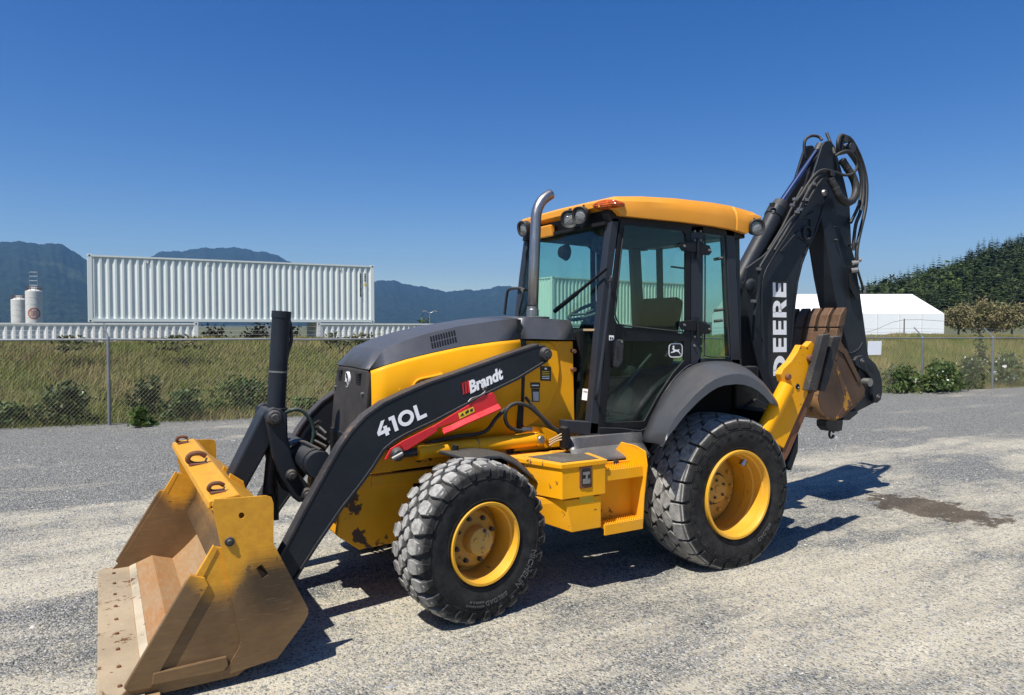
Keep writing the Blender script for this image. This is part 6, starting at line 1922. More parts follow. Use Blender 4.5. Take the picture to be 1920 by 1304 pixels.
for t in (0.5, 2.64, 4.71):
    m.tube([cen - axs * 0.03, cen + (e1_ * math.cos(t) + e2_ * math.sin(t)) * 0.19], 0.012, 6)
m.tube([cen - axs * 0.05, cen + axs * 0.0], 0.04, 12)
sw = m.build('steering_wheel', plastic, BH, smooth=True, sharp=50)
MB().tube([cen - axs * 0.04, Vector((-0.88, 0, 1.45)), Vector((-0.90, 0, 1.09))], [0.05, 0.09], 12).build('steering_column', interior, BH, smooth=True)
MB().prism([(-1.02, 1.09), (-1.02, 1.80), (-0.90, 1.84), (-0.80, 1.70), (-0.86, 1.45), (-0.84, 1.09)], -0.30, 0.30).build('dashboard', interior, BH, bevel=0.02)
hose('cab_rail', [(-0.30, -0.56, 1.60), (-0.12, -0.52, 1.74), (0.10, -0.48, 1.86), (0.24, -0.46, 1.88)], 0.012, cab_dark, BH)
hose('cab_rail', [(-0.85, -0.5, 1.15), (-0.62, -0.5, 1.42), (-0.40, -0.5, 1.62)], 0.012, cab_dark, BH)
MB().box(0.05, 0.40, 0.30, 0.55, 1.50, 1.82).build('side_console', interior, BH, bevel=0.02)
m = MB().tube([(0.45, -0.2, 2.35), (0.50, 0.25, 2.42)], 0.010, 6); m.build('rear_wiper', black_paint, BH)
for x_, y_ in ((-0.62, 0.3), (-0.70, -0.38), (-0.70, -0.30)):
    MB().lathe([(0, 0.01), (0.0, 0.05), (0.06, 0.075), (0.07, 0.06)], (x_ - 0.12, y_, 2.50), 14, 'X').build('inner_lamp', plastic, BH, smooth=True)

# roof
rs_t = [(-0.990, 2.745, 2.786, 0.585, 0), (-0.962, 2.738, 2.806, 0.640, 0), (-0.90, 2.715, 2.822, 0.685, 0), (-0.862, 2.676, 2.832, 0.702, 0), (-0.60, 2.674, 2.856, 0.705, 0), (-0.25, 2.674, 2.872, 0.705, 0), (0.10, 2.664, 2.874, 0.703, 0), (0.325, 2.650, 2.866, 0.700, 0), (0.345, 2.648, 2.850, 0.694, 0), (0.358, 2.647, 2.862, 0.700, 0), (0.48, 2.628, 2.850, 0.694, 0), (0.60, 2.715, 2.832, 0.682, 0), (0.685, 2.765, 2.812, 0.660, 0)]
def roof_row(x, zb, zt, wb, wt):
    h = zt - zb
    half = [Vector((x, -wb + 0.07, zb + 0.004)), Vector((x, -wb + 0.004, zb)), Vector((x, -wb, zb + h * 0.40)), Vector((x, -wb + 0.010, zb + h * 0.70)), Vector((x, -wb + 0.040, zb + h * 0.93)), Vector((x, -wb + 0.10, zt)), Vector((x, -wb * 0.5, zt + 0.004))]
    return half + [Vector((x, 0, zt + 0.008))] + [Vector((p.x, -p.y, p.z)) for p in reversed(half)]
rows = [roof_row(*r) for r in rs_t]
m = MB(); m.grid(rows, close_u=True)
k_ = len(rows[0])
m.f.append(tuple(range(k_))); m.f.append(tuple(len(m.v) - k_ + i for i in range(k_ - 1, -1, -1)))
roof = m.build('cab_roof', yellow_roof, BH, smooth=True, sharp=24)
MB().box(-0.925, 0.50, -0.63, 0.63, 2.635, 2.745).build('roof_underside', black_paint, roof, bevel=0.01)
MB().prism([(-0.985, 2.70), (-0.93, 2.70), (-0.93, 2.61), (-0.965, 2.60)], 0.10, 0.40).build('roof_visor', yellow_roof, roof, bevel=0.012)
# work lamps
def work_lamp(pos, aim, r=0.052, parent=roof):
    aim = Vector(aim).normalized()
    s_ = aim.cross(Vector((0, 0, 1))).normalized(); u_ = s_.cross(aim)
    pos = Vector(pos)
    def ring(off, rr):
        return [pos + aim * off + (s_ * math.cos(a) * 1.0 + u_ * math.sin(a)) * rr * (1 + 0.03 * math.cos(4 * a + PI)) for a in np.linspace(0, 2 * PI, 24, endpoint=False)]
    m = MB(); rr_ = [ring(-0.085, r * 0.35), ring(-0.07, r * 0.75), ring(-0.03, r * 1.0), ring(0.022, r * 1.10), ring(0.028, r * 1.04), ring(0.020, r * 0.80), ring(0.006, r * 0.74)]
    m.grid(rr_, close_u=True); m.f.append(tuple(range(24)))
    lamp = m.build('work_lamp', plastic, parent, smooth=True, sharp=40)
    m = MB(); m.grid([ring(0.008, r * 0.76), ring(0.015, r * 0.5), ring(0.018, r * 0.2)], close_u=True); m.f.append(tuple(48 + i for i in range(24)))
    m.build('lamp_lens', lens_mat, lamp, smooth=True)
    MB().tube([pos - aim * 0.03, pos - aim * 0.05 + Vector((0, 0, r + 0.012))], 0.013, 8).build('lamp_bracket', plastic, lamp)
    return lamp
def frontal(px, py, x):
    return PX(px, py, x)
work_lamp(PX(983, 429, -1.02), (-0.9, -0.1, -0.2), 0.066)
work_lamp(PX(1068, 411, -1.05), (-0.62, -0.76, -0.18), 0.066)
work_lamp(PX(1089, 404, -1.03), (-0.93, -0.35, -0.18), 0.064)
work_lamp(P(1418, 427, -0.72), (-0.35, -0.93, -0.10), 0.066)
work_lamp((0.70, 0.60, 2.70), (0.9, 0.3, -0.15), 0.060)
# amber corner lamp let into the roof edge
for sg in (-1, 1):
    c = Vector((-0.930, sg * 0.610, 2.762))
    s_ = Vector((0.30, sg * 0.95, -0.02)).normalized(); n_ = Vector((-0.93, sg * 0.32, 0.05)).normalized(); u_ = n_.cross(s_).normalized()
    m = MB(); rows = []
    for off, sc in ((-0.05, 1.0), (0.028, 0.95), (0.044, 0.75), (0.050, 0.25)):
        rows.append([c + n_ * off + s_ * (0.125 * sc * math.cos(a)) + u_ * (0.037 * sc * math.sin(a)) for a in np.linspace(0, 2 * PI, 24, endpoint=False)])
    m.grid(rows, close_u=True); m.f.append(tuple(72 + i for i in range(24)))
    m.build('corner_lamp', amber, roof, smooth=True, sharp=60)
# mirror brackets / hand rail at the far front corner
hose('mirror_arm', [PX(946, 590, -1.0), PX(950, 556, -1.0), PX(955, 543, -1.0), PX(975, 541, -1.0), PX(983, 545, -1.0)], 0.013, plastic, BH)
hose('mirror_arm', [PX(972, 590, -1.02), PX(980, 552, -1.02), PX(977, 544, -1.02)], 0.010, plastic, BH)

# ------------------------------------------------------------------ rear fenders
F_OUT = [(1242, 838), (1252, 810), (1264.4, 785), (1275, 771), (1287.8, 757), (1304, 739), (1323, 722), (1340, 711), (1358, 704), (1374, 701), (1388.6, 700.6), (1402, 704), (1414.3, 710), (1426, 718), (1437.8, 729), (1449, 743), (1460, 760.4)]
F_LIP = [(1241, 838.5), (1252.6, 820), (1269, 799), (1278, 787), (1287.8, 775.6), (1311, 752), (1323, 742), (1334.7, 733.4), (1346, 727), (1358, 723), (1381.5, 720.5), (1396, 722), (1409.7, 726.4), (1421, 733), (1433, 743), (1445, 757), (1459, 762)]
F_IN = [(1200, 828.3), (1206, 814), (1212, 800), (1221, 779), (1231.5, 759), (1247, 734), (1264.4, 712), (1276, 700), (1288, 691), (1300, 685), (1311, 680.7), (1327, 678), (1341.7, 677), (1357, 677.5), (1372, 679), (1388, 684), (1400, 692)]
fo = XZ(F_OUT, -1.085); fli = XZ(F_LIP, -1.092); fi = XZ(F_IN, -0.655)
def wash(a): return a
for sg in (-1, 1):
    rows = []
    for (xo, zo), (xl, zl), (xi, zi) in zip(fo, fli, fi):
        rows.append([Vector((xi, sg * 0.655, zi)), Vector((xi * 0.78 + xo * 0.22, sg * 0.78, zi * 0.78 + zo * 0.22 + 0.008)), Vector((xi * 0.4 + xo * 0.6, sg * 0.95, zi * 0.4 + zo * 0.6 + 0.014)), Vector((xi * 0.08 + xo * 0.92, sg * 1.065, zi * 0.08 + zo * 0.92 + 0.006)), Vector((xo, sg * 1.085, zo - 0.004)), Vector((xl, sg * 1.092, zl)), Vector((xl, sg * 1.080, zl - 0.002))])
    m = MB(); m.grid(rows)
    fd = m.build('rear_fender', grey_paint, BH, smooth=True, sharp=28)
    sd = fd.modifiers.new('solid', 'SOLIDIFY'); sd.thickness = 0.008; sd.offset = -1
# under-cab skirt (scuffed dark plastic) and step structure on both sides
skirt = paint('scuffed_skirt', (0.115, 0.115, 0.12), rough=0.42, metal=0.3, var=0.35, dust=0.5, topdust=0.2, scratch=0.5)
def world_side(name, pts, y0, y1, mat, bevel=0.005, parent=BH):
    out = []
    for sg in (-1, 1):
        out.append(MB().prism(pts, *sorted((sg * y0, sg * y1))).build(name, mat, parent, bevel=bevel))
    return out
for sg in (-1, 1):
    a = [P(1068, 812, -0.66), P(1204, 818, -0.66), P(1198, 852, -0.76), P(1185, 860, -0.80), P(1130, 860, -0.82), P(1068, 846, -0.80)]
    xs_ = [v.x for v in a]
    rows = [[Vector((xs_[0] + (xs_[1] - xs_[0]) * k / 6, sg * 0.63, 1.045)) for k in range(7)],
            [Vector((xs_[0] + (xs_[1] - xs_[0]) * k / 6, sg * 0.655, 1.03)) for k in range(7)],
            [Vector((xs_[0] - 0.02 + (xs_[1] - xs_[0]) * k / 6, sg * (0.67 + 0.03 * (k % 6 == 0)), 0.955)) for k in range(7)],
            [Vector((xs_[0] - 0.06 + (xs_[1] - xs_[0]) * k / 6, sg * 0.80, 0.905)) for k in range(7)],
            [Vector((xs_[0] - 0.06 + (xs_[1] - xs_[0]) * k / 6, sg * 0.83, 0.885)) for k in range(7)]]
    m = MB(); m.grid(rows)
    o = m.build('cab_skirt', skirt, BH, smooth=True, sharp=30)
    sd = o.modifiers.new('solid', 'SOLIDIFY'); sd.thickness = 0.012; sd.offset = -1

# ------------------------------------------------------------------ tool box and steps
TY = -1.0
for sg in (-1, 1):
    tb = MB()
    xA, xB = -1.600, -1.236
    zt = 0.925; zm = 0.690; zb = 0.455
    # upper box with angled front
    def pr(poly, z0, z1):
        n = len(poly)
        v = [Vector((x, sg * y, z0)) for x, y in poly] + [Vector((x, sg * y, z1)) for x, y in poly]
        return v, [tuple(range(n)), tuple(range(2 * n - 1, n - 1, -1))] + [(i, (i + 1) % n, n + (i + 1) % n, n + i) for i in range(n)]
    up_poly = [(-1.600, 1.0), (-1.236, 1.0), (-1.16, 0.55), (-1.74, 0.50), (-1.74, 0.60)]
    tb.add(*pr(up_poly, zm, zt))
    box = tb.build('tool_box', yellow_dirty, BH, bevel=0.006)
    lo_poly_t = [(-1.560, 0.985), (-1.262, 0.985), (-1.22, 0.55), (-1.80, 0.50), (-1.80, 0.60)]
    v, f = pr(lo_poly_t, zb, zm - 0.010)
    for i, p in enumerate(v[:5]):
        if p.x < -1.7: p.z += 0.10
        elif p.x < -1.5: p.x += 0.05
    MB().add(v, f).build('box_base', yellow_dirty, box, bevel=0.006)
    MB().add(*pr([(-1.545, 0.97), (-1.275, 0.97), (-1.22, 0.55), (-1.70, 0.50), (-1.70, 0.62)], zm - 0.012, zm + 0.003)).build('box_gap', black_paint, box)
    lid = [(-1.612, 1.010), (-1.228, 1.008), (-1.15, 0.55), (-1.76, 0.48), (-1.76, 0.60)]
    MB().add(*pr(lid, zt - 0.025, zt + 0.006)).build('lid', yellow_dirty, box, bevel=0.004)
    MB().add(*pr([(-1.57, 0.96), (-1.27, 0.965), (-1.22, 0.62), (-1.66, 0.66)], zt + 0.005, zt + 0.009)).build('grip_pad', grip_mat, box)
    a, b = P(1087, 874, -1.004), P(1110, 914, -1.004)
    xm = sg
    ya = sg * 1.0
    MB().prism(rrect(a.x, b.x, b.z, a.z, 0.012), *sorted((ya, ya + sg * 0.006))).build('latch_plate', rust, box, bevel=0.002)
    MB().prism(rrect(a.x + .016, b.x - .016, b.z + .02, a.z - .02, 0.008), *sorted((ya, ya + sg * 0.0085))).build('latch_pocket', black_decal, box)
    xc = (a.x + b.x) / 2
    MB().box(xc - 0.030, xc + 0.030, *sorted((ya, ya + sg * 0.016)), b.z + 0.03, b.z + 0.065).build('latch_handle', bolt_metal, box, bevel=0.004)
    MB().box(xc - 0.028, xc + 0.028, *sorted((ya, ya + sg * 0.014)), a.z - 0.065, a.z - 0.045).build('latch_bar', bolt_metal, box, bevel=0.003)
    MB().box(xc - 0.008, xc + 0.008, *sorted((ya, ya + sg * 0.018)), b.z + 0.06, a.z - 0.05).build('latch_stem', bolt_metal, box, bevel=0.003)
    if sg == -1:
        sticker('box_label', [(1086, 930), (1113, 929.5), (1113, 942.5), (1086, 943)], -0.9855, paint('faded_label', (0.62, 0.40, 0.015), rough=0.6), parent=box)
    # steps
    stp = MB()
    stp.prism([(-1.235, 0.88), (-1.235, 0.455), (-1.20, 0.455), (-0.88, 0.47), (-0.86, 0.87)], *sorted((sg * 0.845, sg * 0.86)))
    steps = stp.build('step_back', yellow_dirty, BH, bevel=0.003)
    side = [(-1.04, 0.875), (-0.955, 0.985), (-0.86, 0.965), (-0.825, 0.93), (-0.815, 0.80), (-0.86, 0.60), (-0.885, 0.44), (-0.90, 0.44)]
    for xs_, w_ in ((-0.885, 0.012),):
        # end plate standing across the machine
        v = [Vector((xs_ - 0.05, sg * 0.70, 0.90)), Vector((xs_ - 0.045, sg * 0.78, 0.995)), Vector((xs_ - 0.02, sg * 0.92, 0.985)), Vector((xs_, sg * 1.0, 0.955)), Vector((xs_, sg * 1.02, 0.85)), Vector((xs_, sg * 0.985, 0.60)), Vector((xs_, sg * 0.975, 0.43)), Vector((xs_ - 0.02, sg * 0.70, 0.43))]
        n = len(v)
        vv = v + [p + Vector((0.012, 0, 0)) for p in v]
        MB().add(vv, [tuple(range(n)), tuple(range(2 * n - 1, n - 1, -1))] + [(i, (i + 1) % n, n + (i + 1) % n, n + i) for i in range(n)]).build('step_end_plate', yellow_dirty, steps, bevel=0.004)
    for z_ in (0.848, 0.468):
        yo = 0.985 if z_ > 0.6 else 0.985
        tr = MB().box(-1.23, -0.887, *sorted((sg * (yo - 0.012), sg * yo)), z_ - 0.075, z_).build('step_tread', yellow_dirty, steps, bevel=0.002)
        m = MB()
        for j_ in range(3):
            yy_ = yo - 0.006 - 0.05 * j_
            for k in range(17):
                x_ = -1.228 + 0.0205 * k
                m.prism([(x_, z_ - 0.004), (x_ + 0.007, z_ + 0.014), (x_ + 0.013, z_ + 0.014), (x_ + 0.0205, z_ - 0.004)], sg * yy_ - 0.003, sg * yy_ + 0.003)
        m.box(-1.23, -0.887, *sorted((sg * 0.862, sg * (yo - 0.0125))), z_ - 0.03, z_ - 0.004)
        m.build('step_grip', yellow, tr)
    for k, (px, py) in enumerate(((1168, 871), (1203, 873))):
        pass
    m = MB().prism(rrect(-1.06, -1.015, 0.845, 0.895, 0.018), *sorted((sg * 0.8605, sg * 0.8635)))
    m.build('grip_patch', grip_mat, steps)
    m = MB(); m.obox((-0.8955, sg * 0.86, 0.90), (0.0012, 0, 0), (0, 0.028, 0), (0, 0, 0.026)); m.build('grip_patch', grip_mat, steps)

# ------------------------------------------------------------------ front mudguards
for sg in (-1, 1):
    inn = XZ([(833, 850), (852.7, 842), (882.5, 839.5), (914.6, 842), (946.7, 850), (969.6, 860), (994.8, 882), (1012, 902)], -0.56)
    out = XZ([(848, 856), (866, 859), (887, 863), (912, 856), (938, 855), (961, 866), (988, 887), (1018, 912)], -0.80)
    rows = []
    for k, ((xi, zi), (xo, zo)) in enumerate(zip(inn, out)):
        yo = (0.60, 0.72, 0.80, 0.82, 0.82, 0.82, 0.82, 0.80)[k]
        rows.append([Vector((xi, sg * 0.55, zi)), Vector(((xi + xo) / 2, sg * (0.55 + yo) / 2, (zi + zo) / 2 + 0.012)), Vector((xo, sg * (yo - 0.012), zo + 0.004)), Vector((xo, sg * yo, zo - 0.014))])
    m = MB(); m.grid(rows)
    o = m.build('front_mudguard', plastic, BH, smooth=True, sharp=40)
    sd = o.modifiers.new('solid', 'SOLIDIFY'); sd.thickness = 0.007; sd.offset = -1
    MB().tube([(-2.20, sg * 0.62, 1.055), (-2.22, sg * 0.61, 0.92), (-2.22, sg * 0.55, 0.70)], 0.022, 8).build('mudguard_stay', black_paint, o)

# ------------------------------------------------------------------ hoses at the tower
hose('tower_hose', [P(1049, 808, -0.56), P(1030, 800, -0.57), P(1012, 780, -0.58), P(990, 762, -0.58), P(968, 757, -0.58), P(952, 766, -0.58), P(947, 783, -0.57), P(954, 800, -0.56), P(972, 808, -0.55), P(990, 806, -0.54)], 0.014, rubber, BH)
hose('tower_hose', [P(948, 767, -0.56), P(930, 785, -0.54), P(915, 805, -0.52), P(895, 814, -0.50), P(850, 820, -0.49), P(800, 832, -0.48)], 0.014, rubber, BH)
MB().tube([P(978, 806, -0.545), P(996, 805, -0.535)], 0.018, 10).build('hose_fitting', bolt_metal, BH, smooth=True)
hose('tower_hose', [P(985, 745, -0.50), P(1010, 775, -0.54), P(1035, 800, -0.58), P(1058, 822, -0.60)], 0.012, rubber, BH)
MB().prism(XZ([(1056, 803), (1064, 800), (1068, 815), (1064, 845), (1057, 842)], -0.68), -0.70, -0.62).build('hydraulic_valve', black_paint, BH, bevel=0.008)
for k in range(3):
    hose('valve_pipe', [P(1030, 826 + 5 * k, -0.60), P(1042, 820 + 4 * k, -0.63), P(1056, 812 + 6 * k, -0.66)], 0.006, trim_mat, BH)

# ------------------------------------------------------------------ backhoe frame, boom and dipper
MB().prism([(0.40, 0.42), (0.95, 0.40), (1.02, 0.80), (0.98, 1.10), (0.70, 1.22), (0.42, 1.10)], -0.62, 0.62).build('rear_frame', black_paint, BH, bevel=0.012)
MB().prism([(0.88, 0.45), (1.38, 0.55), (1.46, 1.05), (1.30, 1.30), (0.95, 1.30)], -0.19, 0.19).build('swing_post', charcoal, BH, bevel=0.02)
MB().box(0.45, 0.75, -0.60, 0.60, 1.10, 1.50).build('rear_tank', black_paint, BH, bevel=0.02)
BY = -0.12
BOOM = [(1452, 775), (1436, 730), (1422, 690), (1410, 640), (1401, 580), (1397, 530), (1400, 503), (1432, 480), (1461, 451), (1492, 407), (1511, 365), (1526, 324), (1541, 275), (1548, 265), (1557, 264), (1566, 275), (1563, 320), (1552, 358), (1541, 400), (1529, 436), (1516, 462), (1503, 496), (1495, 530), (1490, 570), (1486, 620), (1482, 660), (1480, 700), (1478, 775)]
bxz = XZ(BOOM, BY)
core = list(BOOM)
for i_, p_ in {6: (1418, 520), 7: (1448, 492), 8: (1480, 462), 9: (1508, 420), 10: (1526, 378), 11: (1540, 338), 12: (1552, 296), 13: (1554, 284), 14: (1557, 282)}.items():
    core[i_] = p_
boom = MB().prism(XZ(core, BY), BY + 0.025, -BY - 0.025).build('boom', charcoal, BH, bevel=0.012)
for sg in (-1, 1):
    MB().prism(bxz, *sorted((sg * 0.12, sg * 0.094))).build('boom_cheek', charcoal, boom, bevel=0.006)
# edge strip on the inner curve of the boom
m = MB(); rows = []
for x, z in XZ(BOOM[17:27], BY):
    rows.append([Vector((x - 0.014, BY - 0.008, z)), Vector((x + 0.006, BY - 0.008, z)), Vector((x + 0.006, -BY + 0.008, z)), Vector((x - 0.014, -BY + 0.008, z))])
m.grid(rows, close_u=True); m.build('boom_flange', charcoal, boom)
# bosses and pockets on the upper boom
c = P(1512, 438, BY); MB().lathe([(-0.010, 0.050), (-0.022, 0.055), (-0.022, 0.075), (0.0, 0.080)], (c.x, BY, c.z), 28).build('boom_boss', charcoal, boom, smooth=True, sharp=40)
MB().prism(XZ([(1500, 410), (1524, 397), (1527, 402), (1525, 432), (1518, 433), (1517, 412)], BY), BY, BY - 0.014).build('boom_gusset', charcoal, boom, bevel=0.004)
MB().prism(XZ([(1461, 472), (1490, 438), (1497, 432), (1520, 452), (1514, 459), (1494, 444), (1470, 472)], BY), BY, BY - 0.010).build('boom_gusset', charcoal, boom, bevel=0.004)
c = P(1545, 362, BY); MB().lathe([(-0.028, 0.001), (-0.028, 0.018), (-0.02, 0.028), (0, 0.036)], (c.x, BY, c.z), 16).build('boom_pin', bolt_metal, boom, smooth=True, sharp=40)
c = P(1410, 537, BY - 0.01); MB().lathe([(-0.03, 0.001), (-0.03, 0.03), (-0.02, 0.06), (0, 0.075)], (c.x, BY, c.z), 20).build('boom_boss', charcoal, boom, smooth=True, sharp=40)
# DEERE, reading upwards
def deere():
    w = 0.215; h = 1.0; E_ = lambda x: [rect(x, x + 0.055, 0, 1), rect(x + 0.055, x + 0.15, 0, 0.20), rect(x + 0.055, x + 0.145, 0.40, 0.60), rect(x + 0.055, x + 0.15, 0.80, 1)]
    out = []
    # D
    n = 16; x = 0.0
    out += [rect(0, 0.06, 0, 1)]
    for k in range(n):
        a, b = -PI / 2 + PI * k / n, -PI / 2 + PI * (k + 1) / n
        p = lambda t, ro, rx: (0.055 + rx * math.cos(t), 0.5 + ro * math.sin(t))
        out.append([p(a, 0.5, 0.155), p(b, 0.5, 0.155), p(b, 0.29, 0.085), p(a, 0.29, 0.085)])
    out += E_(0.25) + E_(0.435)
    x = 0.62
    out += [rect(x, x + 0.055, 0, 1)]
    for k in range(n):
        a, b = -PI / 2 + PI * k / n, -PI / 2 + PI * (k + 1) / n
        p = lambda t, ro, rx: (x + 0.09 + rx * math.cos(t), 0.69 + ro * math.sin(t))
        out.append([p(a, 0.31, 0.085), p(b, 0.31, 0.085), p(b, 0.12, 0.032), p(a, 0.12, 0.032)])
    out += [rect(x + 0.05, x + 0.092, 0.81, 1.0), rect(x + 0.05, x + 0.092, 0.38, 0.57), [(x + 0.075, 0.42), (x + 0.125, 0.0), (x + 0.19, 0.0), (x + 0.135, 0.45)]]
    out += E_(0.835)
    return poly_letters(out)
v, f = deere()
yb_ = BY - 0.0015
sticker('lettering_field', [(1447, 527), (1477, 529), (1477, 709), (1447, 710)], BY, black_decal, thick=0.001, parent=boom)
a, b, c = P(1475, 704, yb_), P(1474, 531.5, yb_), P(1450, 705, yb_)
lettering('brand_lettering', v, f, a, b - a, c - a, white_decal, boom)
# boom cylinder lying on top of the boom
A, B = P(1398, 505, 0.0), P(1462, 385, 0.0)
d = (B - A).normalized()
bcyl = MB().tube([A - d * 0.25, A + d * ((B - A).length - 0.1)], 0.085, 28).build('boom_cylinder', charcoal, BH, smooth=True)
MB().tube([B - d * 0.16, B - d * 0.06], 0.094, 28).build('cylinder_collar', charcoal, bcyl, smooth=True)
MB().tube([B - d * 0.07, B + d * 0.03], [0.090, 0.070], 28).build('cylinder_gland', dark_steel, bcyl, smooth=True)
T = P(1536, 277, 0.0)
MB().tube([B, T], 0.033, 20).build('cylinder_rod', chrome_rod, bcyl, smooth=True)
MB().tube([T - d * 0.06, T + d * 0.03], 0.045, 16).build('rod_end', dark_steel, bcyl, smooth=True)
c = P(1448, 385, -0.06); MB().lathe([(-0.02, 0.02), (0.02, 0.03)], c, 10, 'Z').build('cylinder_port', dark_steel, bcyl)
# dipper
DYN = -0.11
DIP = [(1539, 405), (1545, 436), (1552, 475), (1559, 520), (1568, 567), (1580, 615), (1592, 660), (1600, 700), (1612, 745), (1634, 760), (1640, 740), (1636, 705), (1629, 669), (1622, 615), (1615, 564), (1604.6, 490), (1597, 464), (1594, 386), (1584, 340), (1573, 300), (1566, 280), (1555, 276), (1546, 300)]
dip = MB().prism(XZ(DIP, DYN), DYN, -DYN).build('dipper', charcoal, BH, bevel=0.010)
for px, py, r in ((1565, 451, 0.012), (1564.5, 426, 0.010)):
    c = P(px, py, DYN); MB().tube([(c.x, DYN, c.z), (c.x, DYN - 0.035, c.z)], r, 8).build('dipper_stud', dark_steel, dip)
c = P(1562, 395, DYN); MB().lathe([(-0.003, 0.001), (-0.003, 0.018), (0.002, 0.019)], (c.x, DYN, c.z), 14).build('dipper_hole', black_decal, dip)
hose('dipper_weld', [P(1585, 655, DYN), P(1592, 662, DYN), P(1602, 660, DYN), (P(1612, 652, DYN)), P(1617, 642, DYN)], 0.006, charcoal, dip)
# dipper cylinder on the far side of the boom top
a, b = P(1480, 470, 0.11), P(1556, 300, 0.11)
MB().tube([(b.x + 0.02, -0.15, b.z + 0.08), (b.x + 0.02, 0.15, b.z + 0.08)], 0.05, 20).build('head_pin', dark_steel, BH, smooth=True)
# hoses over the top
hose('boom_hose', [P(1510, 297, 0.1), P(1508, 280, 0.1), P(1510, 263, 0.1), P(1522, 255, 0.1), P(1535, 257, 0.08), P(1541, 263, 0.05)], 0.016, rubber, BH)
hose('boom_hose', [P(1550, 250, 0.0), P(1556, 265, -0.05), P(1562, 280, -0.12), P(1565, 290, -0.18)], 0.016, rubber, BH)
hose('boom_hose', [P(1572, 285, -0.18), P(1571, 268, -0.20), P(1575, 256, -0.18), P(1583, 255, -0.15), P(1597, 264, -0.12), P(1613, 295, -0.10), P(1623, 330, -0.10), P(1625, 360, -0.12), P(1622, 395, -0.15), P(1614, 430, -0.18), P(1607, 465, -0.20), P(1606, 500, -0.2)], 0.019, rubber, BH)
hose('boom_hose', [P(1576, 287, -0.16), P(1581, 262, -0.16), P(1592, 266, -0.12), P(1606, 292, -0.10), P(1617, 325, -0.10), P(1619, 360, -0.12), P(1614, 395, -0.15), P(1605, 420, -0.18), P(1601, 450, -0.19), P(1600, 470, -0.19)], 0.019, rubber, BH)
hose('boom_hose', [P(1580, 275, -0.10), P(1598, 296, -0.10), P(1612, 322, -0.10), P(1615, 352, -0.10), P(1610, 385, -0.12), P(1595, 418, -0.14)], 0.017, rubber, BH)
hose('boom_hose', [P(1566, 293, -0.2), P(1578, 286, -0.22), P(1592, 284, -0.22), P(1604, 297, -0.22), P(1607, 312, -0.22), P(1600, 325, -0.22), P(1585, 329, -0.22), P(1565, 323, -0.22), P(1545, 319, -0.22), P(1530, 326, -0.2), P(1515, 345, -0.19), P(1503, 365, -0.19), P(1494, 376, -0.19)], 0.014, rubber, BH)
hose('boom_hose', [P(1556, 324, -0.2), P(1543, 326, -0.2), P(1530, 335, -0.2), P(1517, 355, -0.2), P(1505, 378, -0.2)], 0.015, rubber, BH)
hose('boom_hose', [P(1560, 328, -0.2), P(1548, 330, -0.2), P(1534, 345, -0.2), P(1520, 368, -0.2), P(1510, 386, -0.2)], 0.015, rubber, BH)
slv = [P(1556, 335, -0.20), P(1566, 352, -0.23), P(1575, 370, -0.25), P(1588, 380, -0.25), P(1600, 374, -0.24), P(1605, 355, -0.22), P(1600, 335, -0.2), P(1590, 318, -0.18), P(1578, 300, -0.16)]
sp_ = smooth_path(slv, 8)
MB().tube(sp_, [0.037 + 0.004 * rng.random() for i in range(len(sp_))], 14).build('hose_sleeve', rubber, BH)
MB().box(P(1556, 326, -0.2).x - 0.03, P(1556, 326, -0.2).x + 0.03, -0.24, -0.17, P(1556, 326, -0.2).z - 0.03, P(1556, 326, -0.2).z + 0.03).build('hose_clamp', dark_steel, BH, bevel=0.004)
MB().box(P(1582, 262, -0.15).x - 0.02, P(1582, 262, -0.15).x + 0.02, -0.19, -0.11, P(1582, 262, -0.15).z - 0.04, P(1582, 262, -0.15).z + 0.03).build('hose_clamp', dark_steel, BH, bevel=0.004)
# steel pipes along the boom
hose('boom_pipe', [P(1412, 640, -0.19), P(1415, 590, -0.19), P(1422, 545, -0.19), P(1424, 508, -0.19), P(1433, 488, -0.19), P(1478, 418, -0.19), P(1492, 403, -0.19), P(1500, 390, -0.19)], 0.016, charcoal, boom)
hose('boom_pipe', [P(1430, 640, -0.185), P(1428, 580, -0.185), P(1430, 530, -0.185), P(1442, 495, -0.185), P(1480, 435, -0.185), P(1505, 392, -0.185)], 0.012, charcoal, boom)
hose('boom_pipe', [P(1440, 470, -0.1), P(1465, 430, -0.1), P(1490, 380, -0.1), P(1505, 352, -0.1)], 0.014, rubber, boom)
hose('boom_pipe', [P(1452, 470, -0.12), P(1475, 432, -0.12), P(1496, 392, -0.14)], 0.014, rubber, boom)
for px, py, yy_ in ((1423, 505, -0.2), (1413, 565, -0.2), (1526, 345, -0.21), (1512, 375, -0.21), (1491, 374, -0.2), (1498, 393, -0.2), (1486, 385, -0.19), (1495, 398, -0.21)):
    c = P(px, py, yy_)
    MB().box(c.x - 0.022, c.x + 0.022, c.y - 0.012, c.y + 0.018, c.z - 0.014, c.z + 0.014).build('pipe_clamp', bolt_metal, boom, bevel=0.004)
